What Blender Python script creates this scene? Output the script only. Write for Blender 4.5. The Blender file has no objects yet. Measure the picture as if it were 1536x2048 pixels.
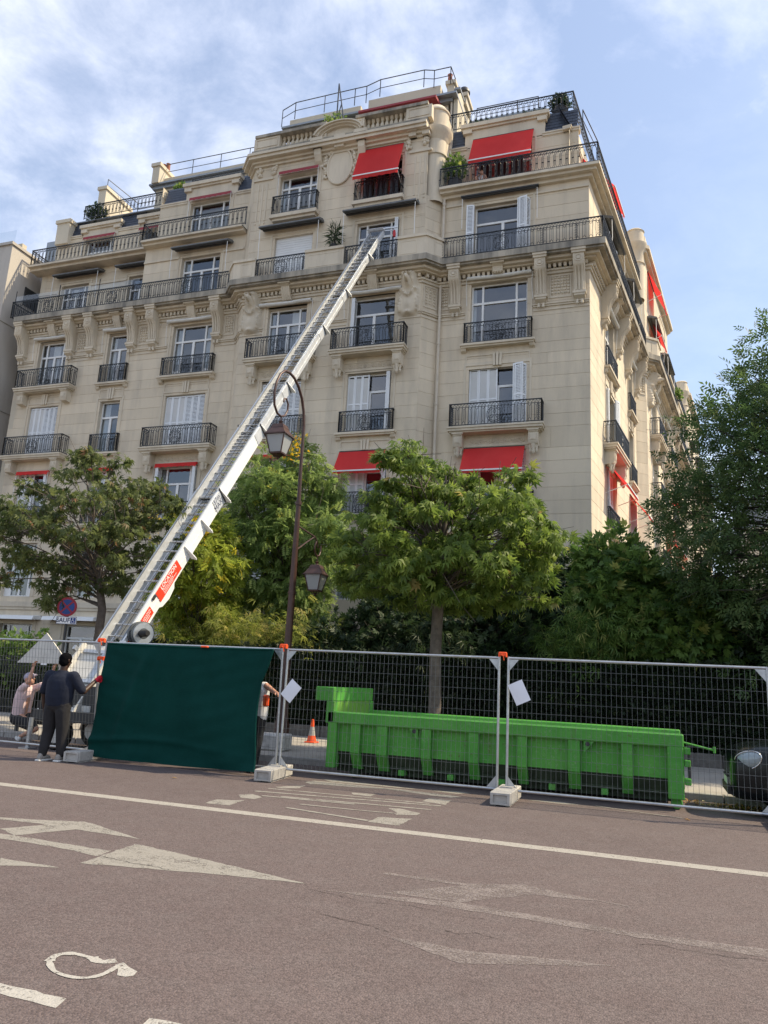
import bpy, math, random, bmesh
import numpy as np
from math import sin, cos, pi, radians, sqrt, atan2, hypot
from mathutils import Vector, Matrix
random.seed(7); rng = np.random.default_rng(7)
scene = bpy.context.scene
COL = scene.collection

# ------------------------------------------------------------ camera
cam = bpy.data.cameras.new('camera'); camo = bpy.data.objects.new('camera', cam); COL.objects.link(camo)
_f = 1540.0
_up = np.array([362., -6874., _f]); _up /= np.linalg.norm(_up)
_x = -np.array([-4418., 114., _f]); _x -= _up * _x.dot(_up); _x /= np.linalg.norm(_x)
_y = np.cross(_up, _x)
_R = np.stack([_x, _y, _up])
camo.matrix_world = Matrix(((_R[0,0], -_R[0,1], -_R[0,2], 0.), (_R[1,0], -_R[1,1], -_R[1,2], 0.), (_R[2,0], -_R[2,1], -_R[2,2], 1.6), (0,0,0,1)))
cam.sensor_fit = 'VERTICAL'; cam.sensor_height = 36.0; cam.lens = 36.0 * _f / 2048.0
cam.clip_start = 0.05; cam.clip_end = 3000
scene.camera = camo

# ------------------------------------------------------------ light
SUN_AZ = radians(22); SUN_EL = radians(50)
sd = Vector((cos(SUN_AZ)*cos(SUN_EL), sin(SUN_AZ)*cos(SUN_EL), sin(SUN_EL)))
sl = bpy.data.lights.new('sun', 'SUN'); sl.energy = 2.0; sl.angle = radians(1.2); sl.color = (1.0, .85, .60)
so = bpy.data.objects.new('sun', sl); COL.objects.link(so)
so.rotation_euler = (-sd).to_track_quat('-Z', 'Y').to_euler()
w = bpy.data.worlds.new('World'); scene.world = w; w.use_nodes = True
nt = w.node_tree; N = nt.nodes; L = nt.links; N.clear()
def nd(t, **k):
    n = N.new(t)
    for a, b in k.items(): setattr(n, a, b)
    return n
sky = nd('ShaderNodeTexSky', sky_type='NISHITA', sun_disc=False)
sky.sun_elevation = SUN_EL; sky.sun_rotation = radians(90) - SUN_AZ
sky.air_density = 1.2; sky.dust_density = 1.0; sky.ozone_density = 1.5
tc = nd('ShaderNodeTexCoord'); sx = nd('ShaderNodeSeparateXYZ'); L.new(tc.outputs['Generated'], sx.inputs[0])
mz = nd('ShaderNodeMath', operation='MAXIMUM'); mz.inputs[1].default_value = 0.0; L.new(sx.outputs['Z'], mz.inputs[0])
az = nd('ShaderNodeMath', operation='ADD'); az.inputs[1].default_value = .22; L.new(mz.outputs[0], az.inputs[0])
dx = nd('ShaderNodeMath', operation='DIVIDE'); dy = nd('ShaderNodeMath', operation='DIVIDE')
L.new(sx.outputs['X'], dx.inputs[0]); L.new(az.outputs[0], dx.inputs[1]); L.new(sx.outputs['Y'], dy.inputs[0]); L.new(az.outputs[0], dy.inputs[1])
cx = nd('ShaderNodeCombineXYZ'); L.new(dx.outputs[0], cx.inputs['X']); L.new(dy.outputs[0], cx.inputs['Y'])
def noise(scale, detail, rough, dist, off):
    mp = nd('ShaderNodeMapping'); mp.inputs['Location'].default_value = off; L.new(cx.outputs[0], mp.inputs['Vector'])
    n = nd('ShaderNodeTexNoise'); n.inputs['Scale'].default_value = scale; n.inputs['Detail'].default_value = detail
    n.inputs['Roughness'].default_value = rough; n.inputs['Distortion'].default_value = dist; L.new(mp.outputs[0], n.inputs['Vector']); return n
n1 = noise(1.15, 2.0, .5, .3, (1.3, 5.2, 0)); n2 = noise(4.2, 9.0, .62, .25, (.4, 2.7, 0)); n3 = noise(9.5, 5.0, .6, .4, (7.4, 2.1, 0))
def mth(op, a, b):
    m = nd('ShaderNodeMath', operation=op)
    for i, q in enumerate((a, b)):
        if isinstance(q, (int, float)): m.inputs[i].default_value = q
        else: L.new(q, m.inputs[i])
    return m.outputs[0]
dens = mth('ADD', mth('ADD', mth('MULTIPLY', n1.outputs['Fac'], 1.0), mth('MULTIPLY', n2.outputs['Fac'], .8)), mth('MULTIPLY', n3.outputs['Fac'], .22))
rp = nd('ShaderNodeValToRGB'); rp.color_ramp.elements[0].position = .79/2; rp.color_ramp.elements[1].position = 1.22/2
rp.color_ramp.elements[1].color = (.85, .85, .85, 1)
half = mth('MULTIPLY', dens, .5); L.new(half, rp.inputs['Fac'])
hz = nd('ShaderNodeMapRange'); hz.inputs['From Min'].default_value = 0.0; hz.inputs['From Max'].default_value = .45; hz.inputs['To Min'].default_value = .22; hz.inputs['To Max'].default_value = .0; L.new(mz.outputs[0], hz.inputs['Value'])
fac = mth('MAXIMUM', mth('MAXIMUM', rp.outputs['Color'], hz.outputs[0]), .22)
cr = nd('ShaderNodeValToRGB'); cr.color_ramp.elements[0].position = .42; cr.color_ramp.elements[0].color = (3.1, 3.35, 4.1, 1); cr.color_ramp.elements[1].position = .68; cr.color_ramp.elements[1].color = (4.2, 4.32, 4.7, 1)
L.new(n2.outputs['Fac'], cr.inputs['Fac'])
mx = nd('ShaderNodeMix', data_type='RGBA'); L.new(fac, mx.inputs[0]); sc_ = nd('ShaderNodeVectorMath', operation='SCALE'); sc_.inputs['Scale'].default_value = .62; L.new(sky.outputs[0], sc_.inputs[0]); L.new(sc_.outputs[0], mx.inputs[6]); L.new(cr.outputs['Color'], mx.inputs[7])
bg = nd('ShaderNodeBackground'); bg.inputs['Strength'].default_value = .105; L.new(mx.outputs[2], bg.inputs['Color'])
wo = nd('ShaderNodeOutputWorld'); L.new(bg.outputs[0], wo.inputs['Surface'])
vs = scene.view_settings; vs.view_transform = 'Standard'; vs.look = 'None'; vs.gamma = 1.0; vs.use_curve_mapping = False; vs.exposure = 1.60
scene.cycles.max_bounces = 6; scene.cycles.diffuse_bounces = 3; scene.cycles.transparent_max_bounces = 10; scene.cycles.caustics_reflective = False; scene.cycles.caustics_refractive = False

# ------------------------------------------------------------ materials
MATS = {}
class NT:
    def __init__(s, name):
        s.m = bpy.data.materials.new(name); s.m.use_nodes = True; s.t = s.m.node_tree; s.t.nodes.clear(); MATS[name] = s.m
        s.out = s.n('ShaderNodeOutputMaterial')
    def n(s, t, **k):
        q = s.t.nodes.new(t)
        for a, b in k.items(): setattr(q, a, b)
        return q
    def l(s, a, b): s.t.links.new(a, b)
    def val(s, node, idx, v):
        if hasattr(v, 'links') or hasattr(v, 'is_linked'): s.l(v, node.inputs[idx])
        else: node.inputs[idx].default_value = v
    def pos(s): return s.n('ShaderNodeNewGeometry').outputs['Position']
    def noise(s, scale, detail=4, rough=.55, vec=None, stretch=None, dist=0):
        q = s.n('ShaderNodeTexNoise'); q.inputs['Scale'].default_value = scale; q.inputs['Detail'].default_value = detail; q.inputs['Roughness'].default_value = rough; q.inputs['Distortion'].default_value = dist
        v = vec if vec is not None else s.pos()
        if stretch:
            mp = s.n('ShaderNodeMapping'); mp.inputs['Scale'].default_value = stretch; s.l(v, mp.inputs['Vector']); v = mp.outputs[0]
        s.l(v, q.inputs['Vector']); return q.outputs['Fac']
    def ramp(s, fac, stops):
        q = s.n('ShaderNodeValToRGB'); e = q.color_ramp.elements
        while len(e) < len(stops): e.new(.5)
        for k, (p, c) in enumerate(stops):
            e[k].position = p; e[k].color = (c, c, c, 1) if isinstance(c, (int, float)) else (*c, 1)
        s.l(fac, q.inputs['Fac']); return q.outputs['Color']
    def mix(s, f, a, b, bt='MIX'):
        q = s.n('ShaderNodeMix', data_type='RGBA', blend_type=bt)
        s.val(q, 0, f)
        for i, v in ((6, a), (7, b)):
            if isinstance(v, tuple): q.inputs[i].default_value = (*v, 1) if len(v) == 3 else v
            else: s.l(v, q.inputs[i])
        return q.outputs[2]
    def math(s, op, a, b=0.0):
        q = s.n('ShaderNodeMath', operation=op); s.val(q, 0, a); s.val(q, 1, b); return q.outputs[0]
    def bump(s, h, strength=.3, dist=.01):
        q = s.n('ShaderNodeBump'); q.inputs['Strength'].default_value = strength; q.inputs['Distance'].default_value = dist; s.l(h, q.inputs['Height']); return q.outputs[0]
    def bsdf(s, col, rough=.8, metal=0.0, spec=.3, normal=None, **k):
        q = s.n('ShaderNodeBsdfPrincipled')
        if isinstance(col, tuple): q.inputs['Base Color'].default_value = (*col, 1)
        else: s.l(col, q.inputs['Base Color'])
        s.val(q, 'Roughness', rough); q.inputs['Metallic'].default_value = metal; q.inputs['Specular IOR Level'].default_value = spec
        if normal is not None: s.l(normal, q.inputs['Normal'])
        for a, b in k.items(): q.inputs[a].default_value = b
        return q.outputs[0]
    def done(s, sh): s.l(sh, s.out.inputs['Surface']); return s.m
def rnd_factor(t, lo, hi):
    oi = t.n('ShaderNodeObjectInfo').outputs['Random']; g = t.n('ShaderNodeNewGeometry').outputs['Random Per Island']
    f = t.math('FRACT', t.math('ADD', oi, g)); q = t.n('ShaderNodeMapRange'); q.inputs['To Min'].default_value = lo; q.inputs['To Max'].default_value = hi; t.l(f, q.inputs['Value']); return q.outputs[0]
def mul(t, col, f):
    q = t.n('ShaderNodeVectorMath', operation='SCALE'); t.l(col, q.inputs[0]); t.val(q, 'Scale', f); return q.outputs[0]

def mk_stone(name, base, dirt, dirtamt, rnd=(.93, 1.06), lo=.45, hi=.75):
    t = NT(name)
    a = t.noise(.35, 5, .6); b = t.noise(1.6, 6, .65, stretch=(1, 1, .16)); c = t.noise(28, 4, .7)
    col = t.mix(t.ramp(a, [(.35, 0.0), (.7, 1.0)]), base, tuple(q*.90 for q in base))
    col = t.mix(t.math('MULTIPLY', t.ramp(b, [(lo, 0.0), (hi, 1.0)]), dirtamt), col, dirt)
    col = mul(t, col, rnd_factor(t, *rnd))
    col = mul(t, col, t.n('ShaderNodeMapRange').outputs[0]) if False else col
    fine = t.n('ShaderNodeMapRange'); fine.inputs['To Min'].default_value = .9; fine.inputs['To Max'].default_value = 1.1; t.l(c, fine.inputs['Value'])
    col = mul(t, col, fine.outputs[0])
    return t.done(t.bsdf(col, .88, spec=.2, normal=t.bump(c, .25, .01)))
mk_stone('stone', (.72, .62, .475), (.42, .37, .30), .60, (.93, 1.05))
mk_stone('stone_trim', (.70, .615, .485), (.36, .31, .245), .55, (.97, 1.03))
mk_stone('stone_weathered', (.50, .445, .36), (.13, .125, .115), .9, (.95, 1.05), .36, .66)
mk_stone('neighbour_stone', (.52, .48, .43), (.36, .33, .30), .5)
mk_stone('render_cream', (.64, .57, .45), (.48, .43, .35), .45)
def simple(name, col, rough=.6, metal=0.0, spec=.4, var=.12, scale=3.0, bump=0.0, bscale=40, **k):
    t = NT(name); n = t.noise(scale, 5, .6)
    c = t.mix(t.ramp(n, [(.3, 0.0), (.7, 1.0)]), tuple(q*(1-var) for q in col), tuple(min(1, q*(1+var)) for q in col))
    nm = t.bump(t.noise(bscale, 3, .6), bump, .01) if bump else None
    return t.done(t.bsdf(c, rough, metal, spec, nm, **k))
simple('iron', (.022, .026, .032), .45, 0, .5)
simple('roof_rail', (.06, .065, .075), .5)
simple('white_paint', (.80, .80, .79), .45, 0, .4, .05)
simple('shutter_paint', (.78, .80, .82), .5, 0, .35, .05, 1.2)
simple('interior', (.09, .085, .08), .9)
simple('curtain', (.62, .62, .60), .9, var=.1, scale=6)
simple('dark_curtain', (.035, .032, .038), .9)
simple('slate', (.050, .062, .088), .45, 0, .5, .25, 6, .2, 60)
simple('zinc', (.30, .32, .34), .45, .5, .5, .15, 2)
simple('pipe_paint', (.60, .53, .43), .6, var=.1, scale=2)
simple('dark_canvas', (.15, .155, .16), .8, var=.2, scale=3)
simple('white_canvas', (.74, .73, .69), .8, var=.1, scale=3)
simple('terracotta', (.34, .13, .08), .8)
simple('galvanised', (.46, .48, .50), .38, .75, .5, .15, 9)
simple('wire', (.15, .16, .165), .45, .5, .4, .15, 9)
simple('winch_grey', (.10, .11, .115), .5, .4)
simple('rung_metal', (.50, .51, .52), .5, .15)
simple('aluminium', (.68, .70, .72), .36, .4, .5, .12, 5)
simple('ladder_white', (.82, .83, .83), .4, .0, .5, .05, 3)
simple('black_rubber', (.02, .02, .02), .7)
simple('dark_metal', (.05, .052, .055), .5, .3)
simple('orange_plastic', (.85, .10, .02), .5)
simple('orange_cone', (.80, .09, .015), .5)
simple('concrete', (.42, .40, .37), .9, var=.18, scale=7, bump=.4, bscale=60)
simple('pale_block', (.50, .48, .45), .9, var=.3, scale=8, bump=.6, bscale=30)
simple('paper', (.78, .80, .86), .8, var=.03)
simple('kerb_stone', (.33, .315, .30), .85, var=.2, scale=5)
simple('low_wall', (.125, .115, .105), .9, var=.35, scale=6, bump=.7, bscale=14)
simple('lamp_brown', (.070, .034, .026), .42, .2, .5, .25, 8)
simple('red_reflector', (.5, .02, .02), .2)
simple('red_stripe', (.50, .03, .035), .5)
simple('blue_sign', (.015, .05, .22), .4)
simple('red_sign', (.30, .015, .03), .4)
simple('sticker_red', (.82, .06, .025), .4, var=.03)
simple('text_white', (.85, .85, .85), .5, var=.02)
simple('text_dark', (.03, .04, .10), .5, var=.02)
simple('skin_dark', (.055, .028, .018), .5, var=.08, scale=12)
simple('skin_light', (.52, .27, .18), .55, var=.06, scale=12)
simple('hair_black', (.005, .005, .006), 1.0, 0, .05)
simple('navy_cloth', (.012, .016, .031), .95, var=.2, scale=7, bump=.5, bscale=25)
simple('charcoal_cloth', (.022, .021, .023), .9, var=.2, scale=7, bump=.5, bscale=25)
simple('pink_cloth', (.66, .50, .50), .9, var=.08, scale=6, bump=.4, bscale=25)
simple('black_cloth', (.018, .018, .022), .9, var=.2, scale=6)
simple('lilac_cloth', (.42, .38, .48), .9, var=.15, scale=30)
simple('white_cloth', (.66, .66, .66), .9, var=.08, scale=8)
simple('red_glove', (.55, .012, .03), .7)
simple('shoe_grey', (.27, .25, .23), .7, var=.3, scale=30)
simple('shoe_white', (.72, .71, .69), .7)
simple('board', (.60, .58, .53), .7, var=.12, scale=5)
simple('car_black', (.006, .009, .010), .22, .0, .35, .1, 2)
simple('car_trim', (.012, .012, .013), .6)
simple('chrome', (.7, .72, .75), .15, .95)
simple('soil', (.05, .04, .03), .95)
simple('pot', (.06, .06, .065), .7)
simple('bark_grey', (.115, .095, .080), .9, var=.35, scale=9, bump=.8, bscale=18)
simple('bark_dark', (.055, .047, .038), .9, var=.35, scale=9, bump=.8, bscale=18)
simple('culm', (.22, .24, .07), .6)
# glazing
t = NT('glass'); fr = t.n('ShaderNodeLayerWeight'); fr.inputs['Blend'].default_value = .5
gl = t.n('ShaderNodeBsdfGlossy'); gl.inputs['Roughness'].default_value = .03; gl.inputs['Color'].default_value = (.95, .97, 1, 1)
t.l(t.bump(t.noise(2.2, 2), .06, .02), gl.inputs['Normal'])
tr = t.n('ShaderNodeBsdfTransparent'); tr.inputs['Color'].default_value = (.72, .76, .78, 1)
ms = t.n('ShaderNodeMixShader'); t.l(t.math('ADD', t.math('MULTIPLY', t.math('POWER', fr.outputs['Facing'], 4.0), .85), .15), ms.inputs[0]); t.l(tr.outputs[0], ms.inputs[1]); t.l(gl.outputs[0], ms.inputs[2]); t.done(ms.outputs[0])
t = NT('clear_screen'); gl = t.n('ShaderNodeBsdfGlossy'); gl.inputs['Roughness'].default_value = .05; tr = t.n('ShaderNodeBsdfTransparent'); tr.inputs['Color'].default_value = (.93, .95, .96, 1)
ms = t.n('ShaderNodeMixShader'); ms.inputs[0].default_value = .08; t.l(tr.outputs[0], ms.inputs[1]); t.l(gl.outputs[0], ms.inputs[2]); t.done(ms.outputs[0])
t = NT('lantern_glass'); a = t.bsdf((.55, .57, .58), .35, 0, .5); tl = t.n('ShaderNodeBsdfTranslucent'); tl.inputs['Color'].default_value = (.6, .62, .62, 1)
ms = t.n('ShaderNodeMixShader'); ms.inputs[0].default_value = .4; t.l(a, ms.inputs[1]); t.l(tl.outputs[0], ms.inputs[2]); t.done(ms.outputs[0])
t = NT('lens_glass'); t.done(t.bsdf((.30, .36, .39), .05, 0, .7, t.bump(t.noise(18, 2), .3, .02)))
# red awning cloth, lit through
t = NT('red_canvas'); c = t.mix(t.ramp(t.noise(1.2, 4, .6, stretch=(1, 1, .4)), [(.35, 0.0), (.7, 1.0)]), (.84, .060, .060), (.90, .080, .076))
a = t.bsdf(c, .8, 0, .2); tl = t.n('ShaderNodeBsdfTranslucent'); t.l(c, tl.inputs['Color']); ms = t.n('ShaderNodeMixShader'); ms.inputs[0].default_value = .42; t.l(a, ms.inputs[1]); t.l(tl.outputs[0], ms.inputs[2]); t.done(ms.outputs[0])
simple('red_faded', (.30, .05, .06), .8)
# green debris netting on the fence
t = NT('green_tarp'); n = t.noise(2.0, 5, .6); fine = t.noise(160, 2, .5, stretch=(.12, 1, 1))
c = t.mix(t.ramp(n, [(.3, 0.0), (.75, 1.0)]), (.002, .034, .028), (.004, .048, .040)); c = t.mix(t.math('MULTIPLY', t.ramp(fine, [(.5, 0.0), (.75, 1.0)]), .5), c, (.008, .062, .052))
a = t.bsdf(c, .75, 0, .08, t.bump(fine, .25, .004)); t.done(a)
# skip paint
t = NT('green_paint'); n = t.noise(1.4, 6, .65); s2 = t.noise(16, 6, .7); s3 = t.noise(3.0, 6, .7, stretch=(1, 1, .2))
c = t.mix(t.ramp(n, [(.3, 0.0), (.7, 1.0)]), (.062, .275, .042), (.105, .35, .062)); c = t.mix(t.math('MULTIPLY', t.ramp(s2, [(.57, 0.0), (.70, 1.0)]), .7), c, (.20, .32, .16)); c = t.mix(t.math('MULTIPLY', t.ramp(s3, [(.56, 0.0), (.72, 1.0)]), .55), c, (.09, .085, .04))
ru = t.ramp(t.noise(6, 7, .75), [(.60, 0.0), (.66, 1.0)]); c = t.mix(t.math('MULTIPLY', ru, .55), c, (.10, .060, .028))
sc1 = t.ramp(t.noise(9, 4, .8, stretch=(.35, 1, 5)), [(.63, 0.0), (.68, 1.0)]); c = t.mix(t.math('MULTIPLY', sc1, .45), c, (.26, .36, .22))
t.done(t.bsdf(c, .6, 0, .22, t.bump(t.noise(3, 4), .45, .05)))
simple('green_sunlit', (.13, .30, .05), .5, var=.12, scale=6)  # same skip paint, with sunlight on the bulkhead face put into the colour
simple('grime_shade', (.03, .045, .025), .8, var=.4, scale=5)
# road
t = NT('asphalt'); p = t.pos(); vor = t.n('ShaderNodeTexVoronoi'); vor.inputs['Scale'].default_value = 85; t.l(p, vor.inputs['Vector'])
big = t.math('ADD', t.math('MULTIPLY', t.noise(.22, 5, .6, stretch=(.25, 1, 1)), .6), t.math('MULTIPLY', t.noise(.9, 6, .65), .4)); mid = t.noise(4, 5, .6); fine = t.noise(110, 3, .7)
c = t.mix(t.ramp(big, [(.32, 0.0), (.7, 1.0)]), (.110, .084, .081), (.142, .112, .107))
c = t.mix(t.math('MULTIPLY', t.ramp(mid, [(.4, 0.0), (.75, 1.0)]), .4), c, (.150, .128, .124))
wc = t.n('ShaderNodeVectorMath', operation='SCALE'); t.l(vor.outputs['Color'], wc.inputs[0]); sp = t.n('ShaderNodeSeparateXYZ'); t.l(vor.outputs['Color'], sp.inputs[0])
mr = t.n('ShaderNodeMapRange'); mr.inputs['To Min'].default_value = .70; mr.inputs['To Max'].default_value = 1.3; t.l(sp.outputs[0], mr.inputs['Value'])
c = mul(t, c, mr.outputs[0])
mr2 = t.n('ShaderNodeMapRange'); mr2.inputs['To Min'].default_value = .75; mr2.inputs['To Max'].default_value = 1.25; t.l(fine, mr2.inputs['Value']); c = mul(t, c, mr2.outputs[0])
h = t.math('SUBTRACT', 1.0, vor.outputs['Distance'])
st = t.ramp(t.noise(.7, 5, .7, dist=1.5), [(.60, 0.0), (.78, 1.0)]); c = t.mix(t.math('MULTIPLY', st, .35), c, (.075, .058, .056))
t.done(t.bsdf(c, .82, 0, .3, t.bump(h, .75, .007)))
def mk_mark(name, col, lo, hi, scale=9):
    t = NT(name); p = t.pos(); vor = t.n('ShaderNodeTexVoronoi'); vor.inputs['Scale'].default_value = 85; t.l(p, vor.inputs['Vector']); cs = t.n('ShaderNodeSeparateXYZ'); t.l(vor.outputs['Color'], cs.inputs[0])
    wear = t.math('ADD', t.math('MULTIPLY', t.noise(scale, 6, .7), .62), t.math('ADD', t.math('MULTIPLY', t.noise(60, 3, .7), .2), t.math('MULTIPLY', cs.outputs[0], .18)))
    f = t.ramp(wear, [(lo, 0.0), (hi, 1.0)])
    c = t.mix(t.ramp(t.noise(14, 5, .7), [(.3, 0.0), (.7, 1.0)]), tuple(q*.8 for q in col), col)
    sh = t.bsdf(c, .8, 0, .3, t.bump(t.math('SUBTRACT', 1.0, vor.outputs['Distance']), .5, .006)); tr = t.n('ShaderNodeBsdfTransparent')
    ms = t.n('ShaderNodeMixShader'); t.l(f, ms.inputs[0]); t.l(sh, ms.inputs[1]); t.l(tr.outputs[0], ms.inputs[2]); t.done(ms.outputs[0])
mk_mark('road_paint', (.37, .345, .31), .58, .68)
mk_mark('road_paint_worn', (.30, .28, .25), .53, .70, 5)
mk_mark('road_paint_faint', (.235, .20, .19), .43, .66, 3)
mk_mark('road_paint_white', (.43, .41, .375), .56, .66)
simple('crack', (.035, .028, .026), .95)
t = NT('pavement'); a = t.noise(1.2, 6, .6); b = t.noise(40, 4, .7); c = t.mix(t.ramp(a, [(.3, 0.0), (.7, 1.0)]), (.31, .285, .255), (.41, .38, .34)); t.done(t.bsdf(mul(t, c, t.math('ADD', t.math('MULTIPLY', b, .5), .75)), .9, 0, .2, t.bump(b, .4, .005)))
simple('ground_far', (.13, .12, .10), .95, scale=.2)
simple('earth', (.045, .038, .028), .95, scale=2)
# foliage: per-leaf tint comes from the mesh attribute "rnd"
def mk_leaf(name, dark, light, odd, oddp, trans=.45, rough=.5):
    t = NT(name); at = t.n('ShaderNodeAttribute'); at.attribute_name = 'rnd'
    f = at.outputs['Fac']; c = t.mix(t.ramp(f, [(0.0, 0.0), (1.0, 1.0)]), dark, light)
    at2 = t.n('ShaderNodeAttribute'); at2.attribute_name = 'rnd2'
    c = t.mix(t.ramp(at2.outputs['Fac'], [(1-oddp, 0.0), (min(1, 1-oddp+.02), 1.0)]), c, odd)
    a = t.bsdf(c, rough, 0, .35); tl = t.n('ShaderNodeBsdfTranslucent'); cc = t.mix(.5, c, (.12, .17, .01), 'MIX'); t.l(mul(t, c, 1.35), tl.inputs['Color'])
    ms = t.n('ShaderNodeMixShader'); ms.inputs[0].default_value = trans; t.l(a, ms.inputs[1]); t.l(tl.outputs[0], ms.inputs[2]); t.done(ms.outputs[0])
mk_leaf('leaf_chestnut', (.072, .125, .024), (.225, .300, .060), (.34, .22, .08), .008, .5)
mk_leaf('leaf_chestnut_brown', (.050, .075, .024), (.160, .190, .062), (.26, .15, .08), .035, .45)
mk_leaf('leaf_robinia', (0.122, 0.194, 0.057), (0.309, 0.396, 0.122), (0.489, 0.475, 0.086), .03, .5)
mk_leaf('leaf_golden', (.185, .255, .038), (.400, .450, .075), (.62, .50, .05), .08, .55)
mk_leaf('leaf_bamboo', (.135, .175, .036), (.370, .395, .090), (.46, .40, .13), .12, .55)
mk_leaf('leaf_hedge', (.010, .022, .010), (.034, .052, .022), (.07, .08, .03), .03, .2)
mk_leaf('leaf_dark', (0.017, 0.038, 0.017), (0.053, 0.086, 0.033), (0.089, 0.114, 0.038), .03, .35)
mk_leaf('leaf_shrub', (0.054, 0.117, 0.029), (0.190, 0.290, 0.065), (0.362, 0.380, 0.109), .06, .45)
mk_leaf('leaf_ash', (.042, .085, .030), (.115, .175, .060), (.18, .22, .08), .04, .45)
mk_leaf('leaf_dry', (.34, .18, .06), (.60, .40, .16), (.62, .52, .3), .15, .3)
mk_leaf('flower_yellow', (.55, .36, .01), (.75, .52, .03), (.6, .3, .02), .1)

# ------------------------------------------------------------ mesh helpers
def frame(origin, du, do):
    o = np.array(origin, float); U = np.array([du[0], du[1], 0.]); O = np.array([do[0], do[1], 0.])
    U /= np.linalg.norm(U); O /= np.linalg.norm(O); Z = np.array([0, 0, 1.])
    M = np.stack([U, O, Z]); flip = np.linalg.det(M) < 0
    def T(a): return o + np.asarray(a, float) @ M
    T.flip = flip; return T
class MB:
    def __init__(s, T=None): s.v = []; s.f = []; s.T = T
    def add(s, v, f):
        b = len(s.v); s.v.extend(v); s.f.extend([tuple(i+b for i in q) for q in f]); return s
    def box(s, x0, x1, y0, y1, z0, z1):
        return s.add([(x0,y0,z0),(x1,y0,z0),(x1,y1,z0),(x0,y1,z0),(x0,y0,z1),(x1,y0,z1),(x1,y1,z1),(x0,y1,z1)], [(0,3,2,1),(4,5,6,7),(0,1,5,4),(1,2,6,5),(2,3,7,6),(3,0,4,7)])
    def bevbox(s, x0, x1, y0, y1, z0, z1, b):
        xs=(x0,x1); ys=(y0,y1); zs=(z0,z1); v=[]
        idx={}
        for i in (0,1):
            for j in (0,1):
                for k in (0,1):
                    sx=1 if i==0 else -1; sy=1 if j==0 else -1; sz=1 if k==0 else -1
                    for a in range(3):
                        p=[xs[i]+sx*b, ys[j]+sy*b, zs[k]+sz*b]; p[a]=(xs[i],ys[j],zs[k])[a]; idx[i,j,k,a]=len(v); v.append(tuple(p))
        f=[]
        for i in (0,1): f.append([idx[i,0,0,0],idx[i,1,0,0],idx[i,1,1,0],idx[i,0,1,0]][::(1 if i else -1)])
        for j in (0,1): f.append([idx[0,j,0,1],idx[1,j,0,1],idx[1,j,1,1],idx[0,j,1,1]][::(-1 if j else 1)])
        for k in (0,1): f.append([idx[0,0,k,2],idx[1,0,k,2],idx[1,1,k,2],idx[0,1,k,2]][::(1 if k else -1)])
        for i in (0,1):
            for j in (0,1): f.append([idx[i,j,0,0],idx[i,j,0,1],idx[i,j,1,1],idx[i,j,1,0]])
            for k in (0,1): f.append([idx[i,0,k,0],idx[i,0,k,2],idx[i,1,k,2],idx[i,1,k,0]])
        for j in (0,1):
            for k in (0,1): f.append([idx[0,j,k,1],idx[0,j,k,2],idx[1,j,k,2],idx[1,j,k,1]])
        for i in (0,1):
            for j in (0,1):
                for k in (0,1): f.append([idx[i,j,k,0],idx[i,j,k,1],idx[i,j,k,2]])
        return s.add(v, f)
    def quad(s, *p): return s.add(list(p), [tuple(range(len(p)))])
    def prism(s, poly, axis, a0, a1):
        n = len(poly); mk = {'x': lambda a,p:(a,p[0],p[1]), 'y': lambda a,p:(p[0],a,p[1]), 'z': lambda a,p:(p[0],p[1],a)}[axis]
        return s.add([mk(a0,p) for p in poly]+[mk(a1,p) for p in poly], [tuple(range(n))[::-1], tuple(range(n,2*n))]+[(i,(i+1)%n,n+(i+1)%n,n+i) for i in range(n)])
    def tube(s, path, r, n=6, closed=False, caps=True):
        P = [Vector(p) for p in path]; m = len(P); rs = r if isinstance(r, (list, tuple)) else [r]*m
        ref = None; rings = []
        for i in range(m):
            a = P[i-1] if (i > 0 or closed) else P[i]; b = P[(i+1) % m] if (i < m-1 or closed) else P[i]
            d = (b-a); d = d.normalized() if d.length > 1e-9 else Vector((0,0,1))
            if ref is None: ref = d.orthogonal().normalized()
            ref = (ref - d*ref.dot(d)); ref = ref.normalized() if ref.length > 1e-6 else d.orthogonal().normalized()
            q = d.cross(ref)
            rings.append([tuple(P[i] + (ref*cos(2*pi*k/n) + q*sin(2*pi*k/n))*rs[i]) for k in range(n)])
        v = [p for rg in rings for p in rg]; f = []
        for i in range(m if closed else m-1):
            j = (i+1) % m
            for k in range(n): f.append((i*n+k, i*n+(k+1)%n, j*n+(k+1)%n, j*n+k))
        if caps and not closed: f += [tuple(range(n))[::-1], tuple(range((m-1)*n, m*n))]
        return s.add(v, f)
    def bar(s, p, q, w, d=None):
        p = Vector(p); q = Vector(q); ax = (q-p).normalized(); d = d or w
        a = Vector((0,0,1)) if abs(ax.z) < .9 else Vector((1,0,0)); x = ax.cross(a).normalized(); y = ax.cross(x)
        v = [tuple(e + x*sx*w/2 + y*sy*d/2) for e in (p, q) for sx, sy in ((-1,-1),(1,-1),(1,1),(-1,1))]
        return s.add(v, [(3,2,1,0),(4,5,6,7),(0,1,5,4),(1,2,6,5),(2,3,7,6),(3,0,4,7)])
    def lathe(s, prof, c=(0,0,0), n=10, a0=0, a1=2*pi):
        full = abs(a1-a0-2*pi) < 1e-6; m = n if full else n+1; v = []; f = []
        for r, z in prof:
            for k in range(m):
                a = a0 + (a1-a0)*k/n; v.append((c[0]+r*cos(a), c[1]+r*sin(a), c[2]+z))
        for i in range(len(prof)-1):
            for k in range(n): f.append((i*m+k, i*m+(k+1)%m, (i+1)*m+(k+1)%m, (i+1)*m+k))
        return s.add(v, f)
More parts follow.
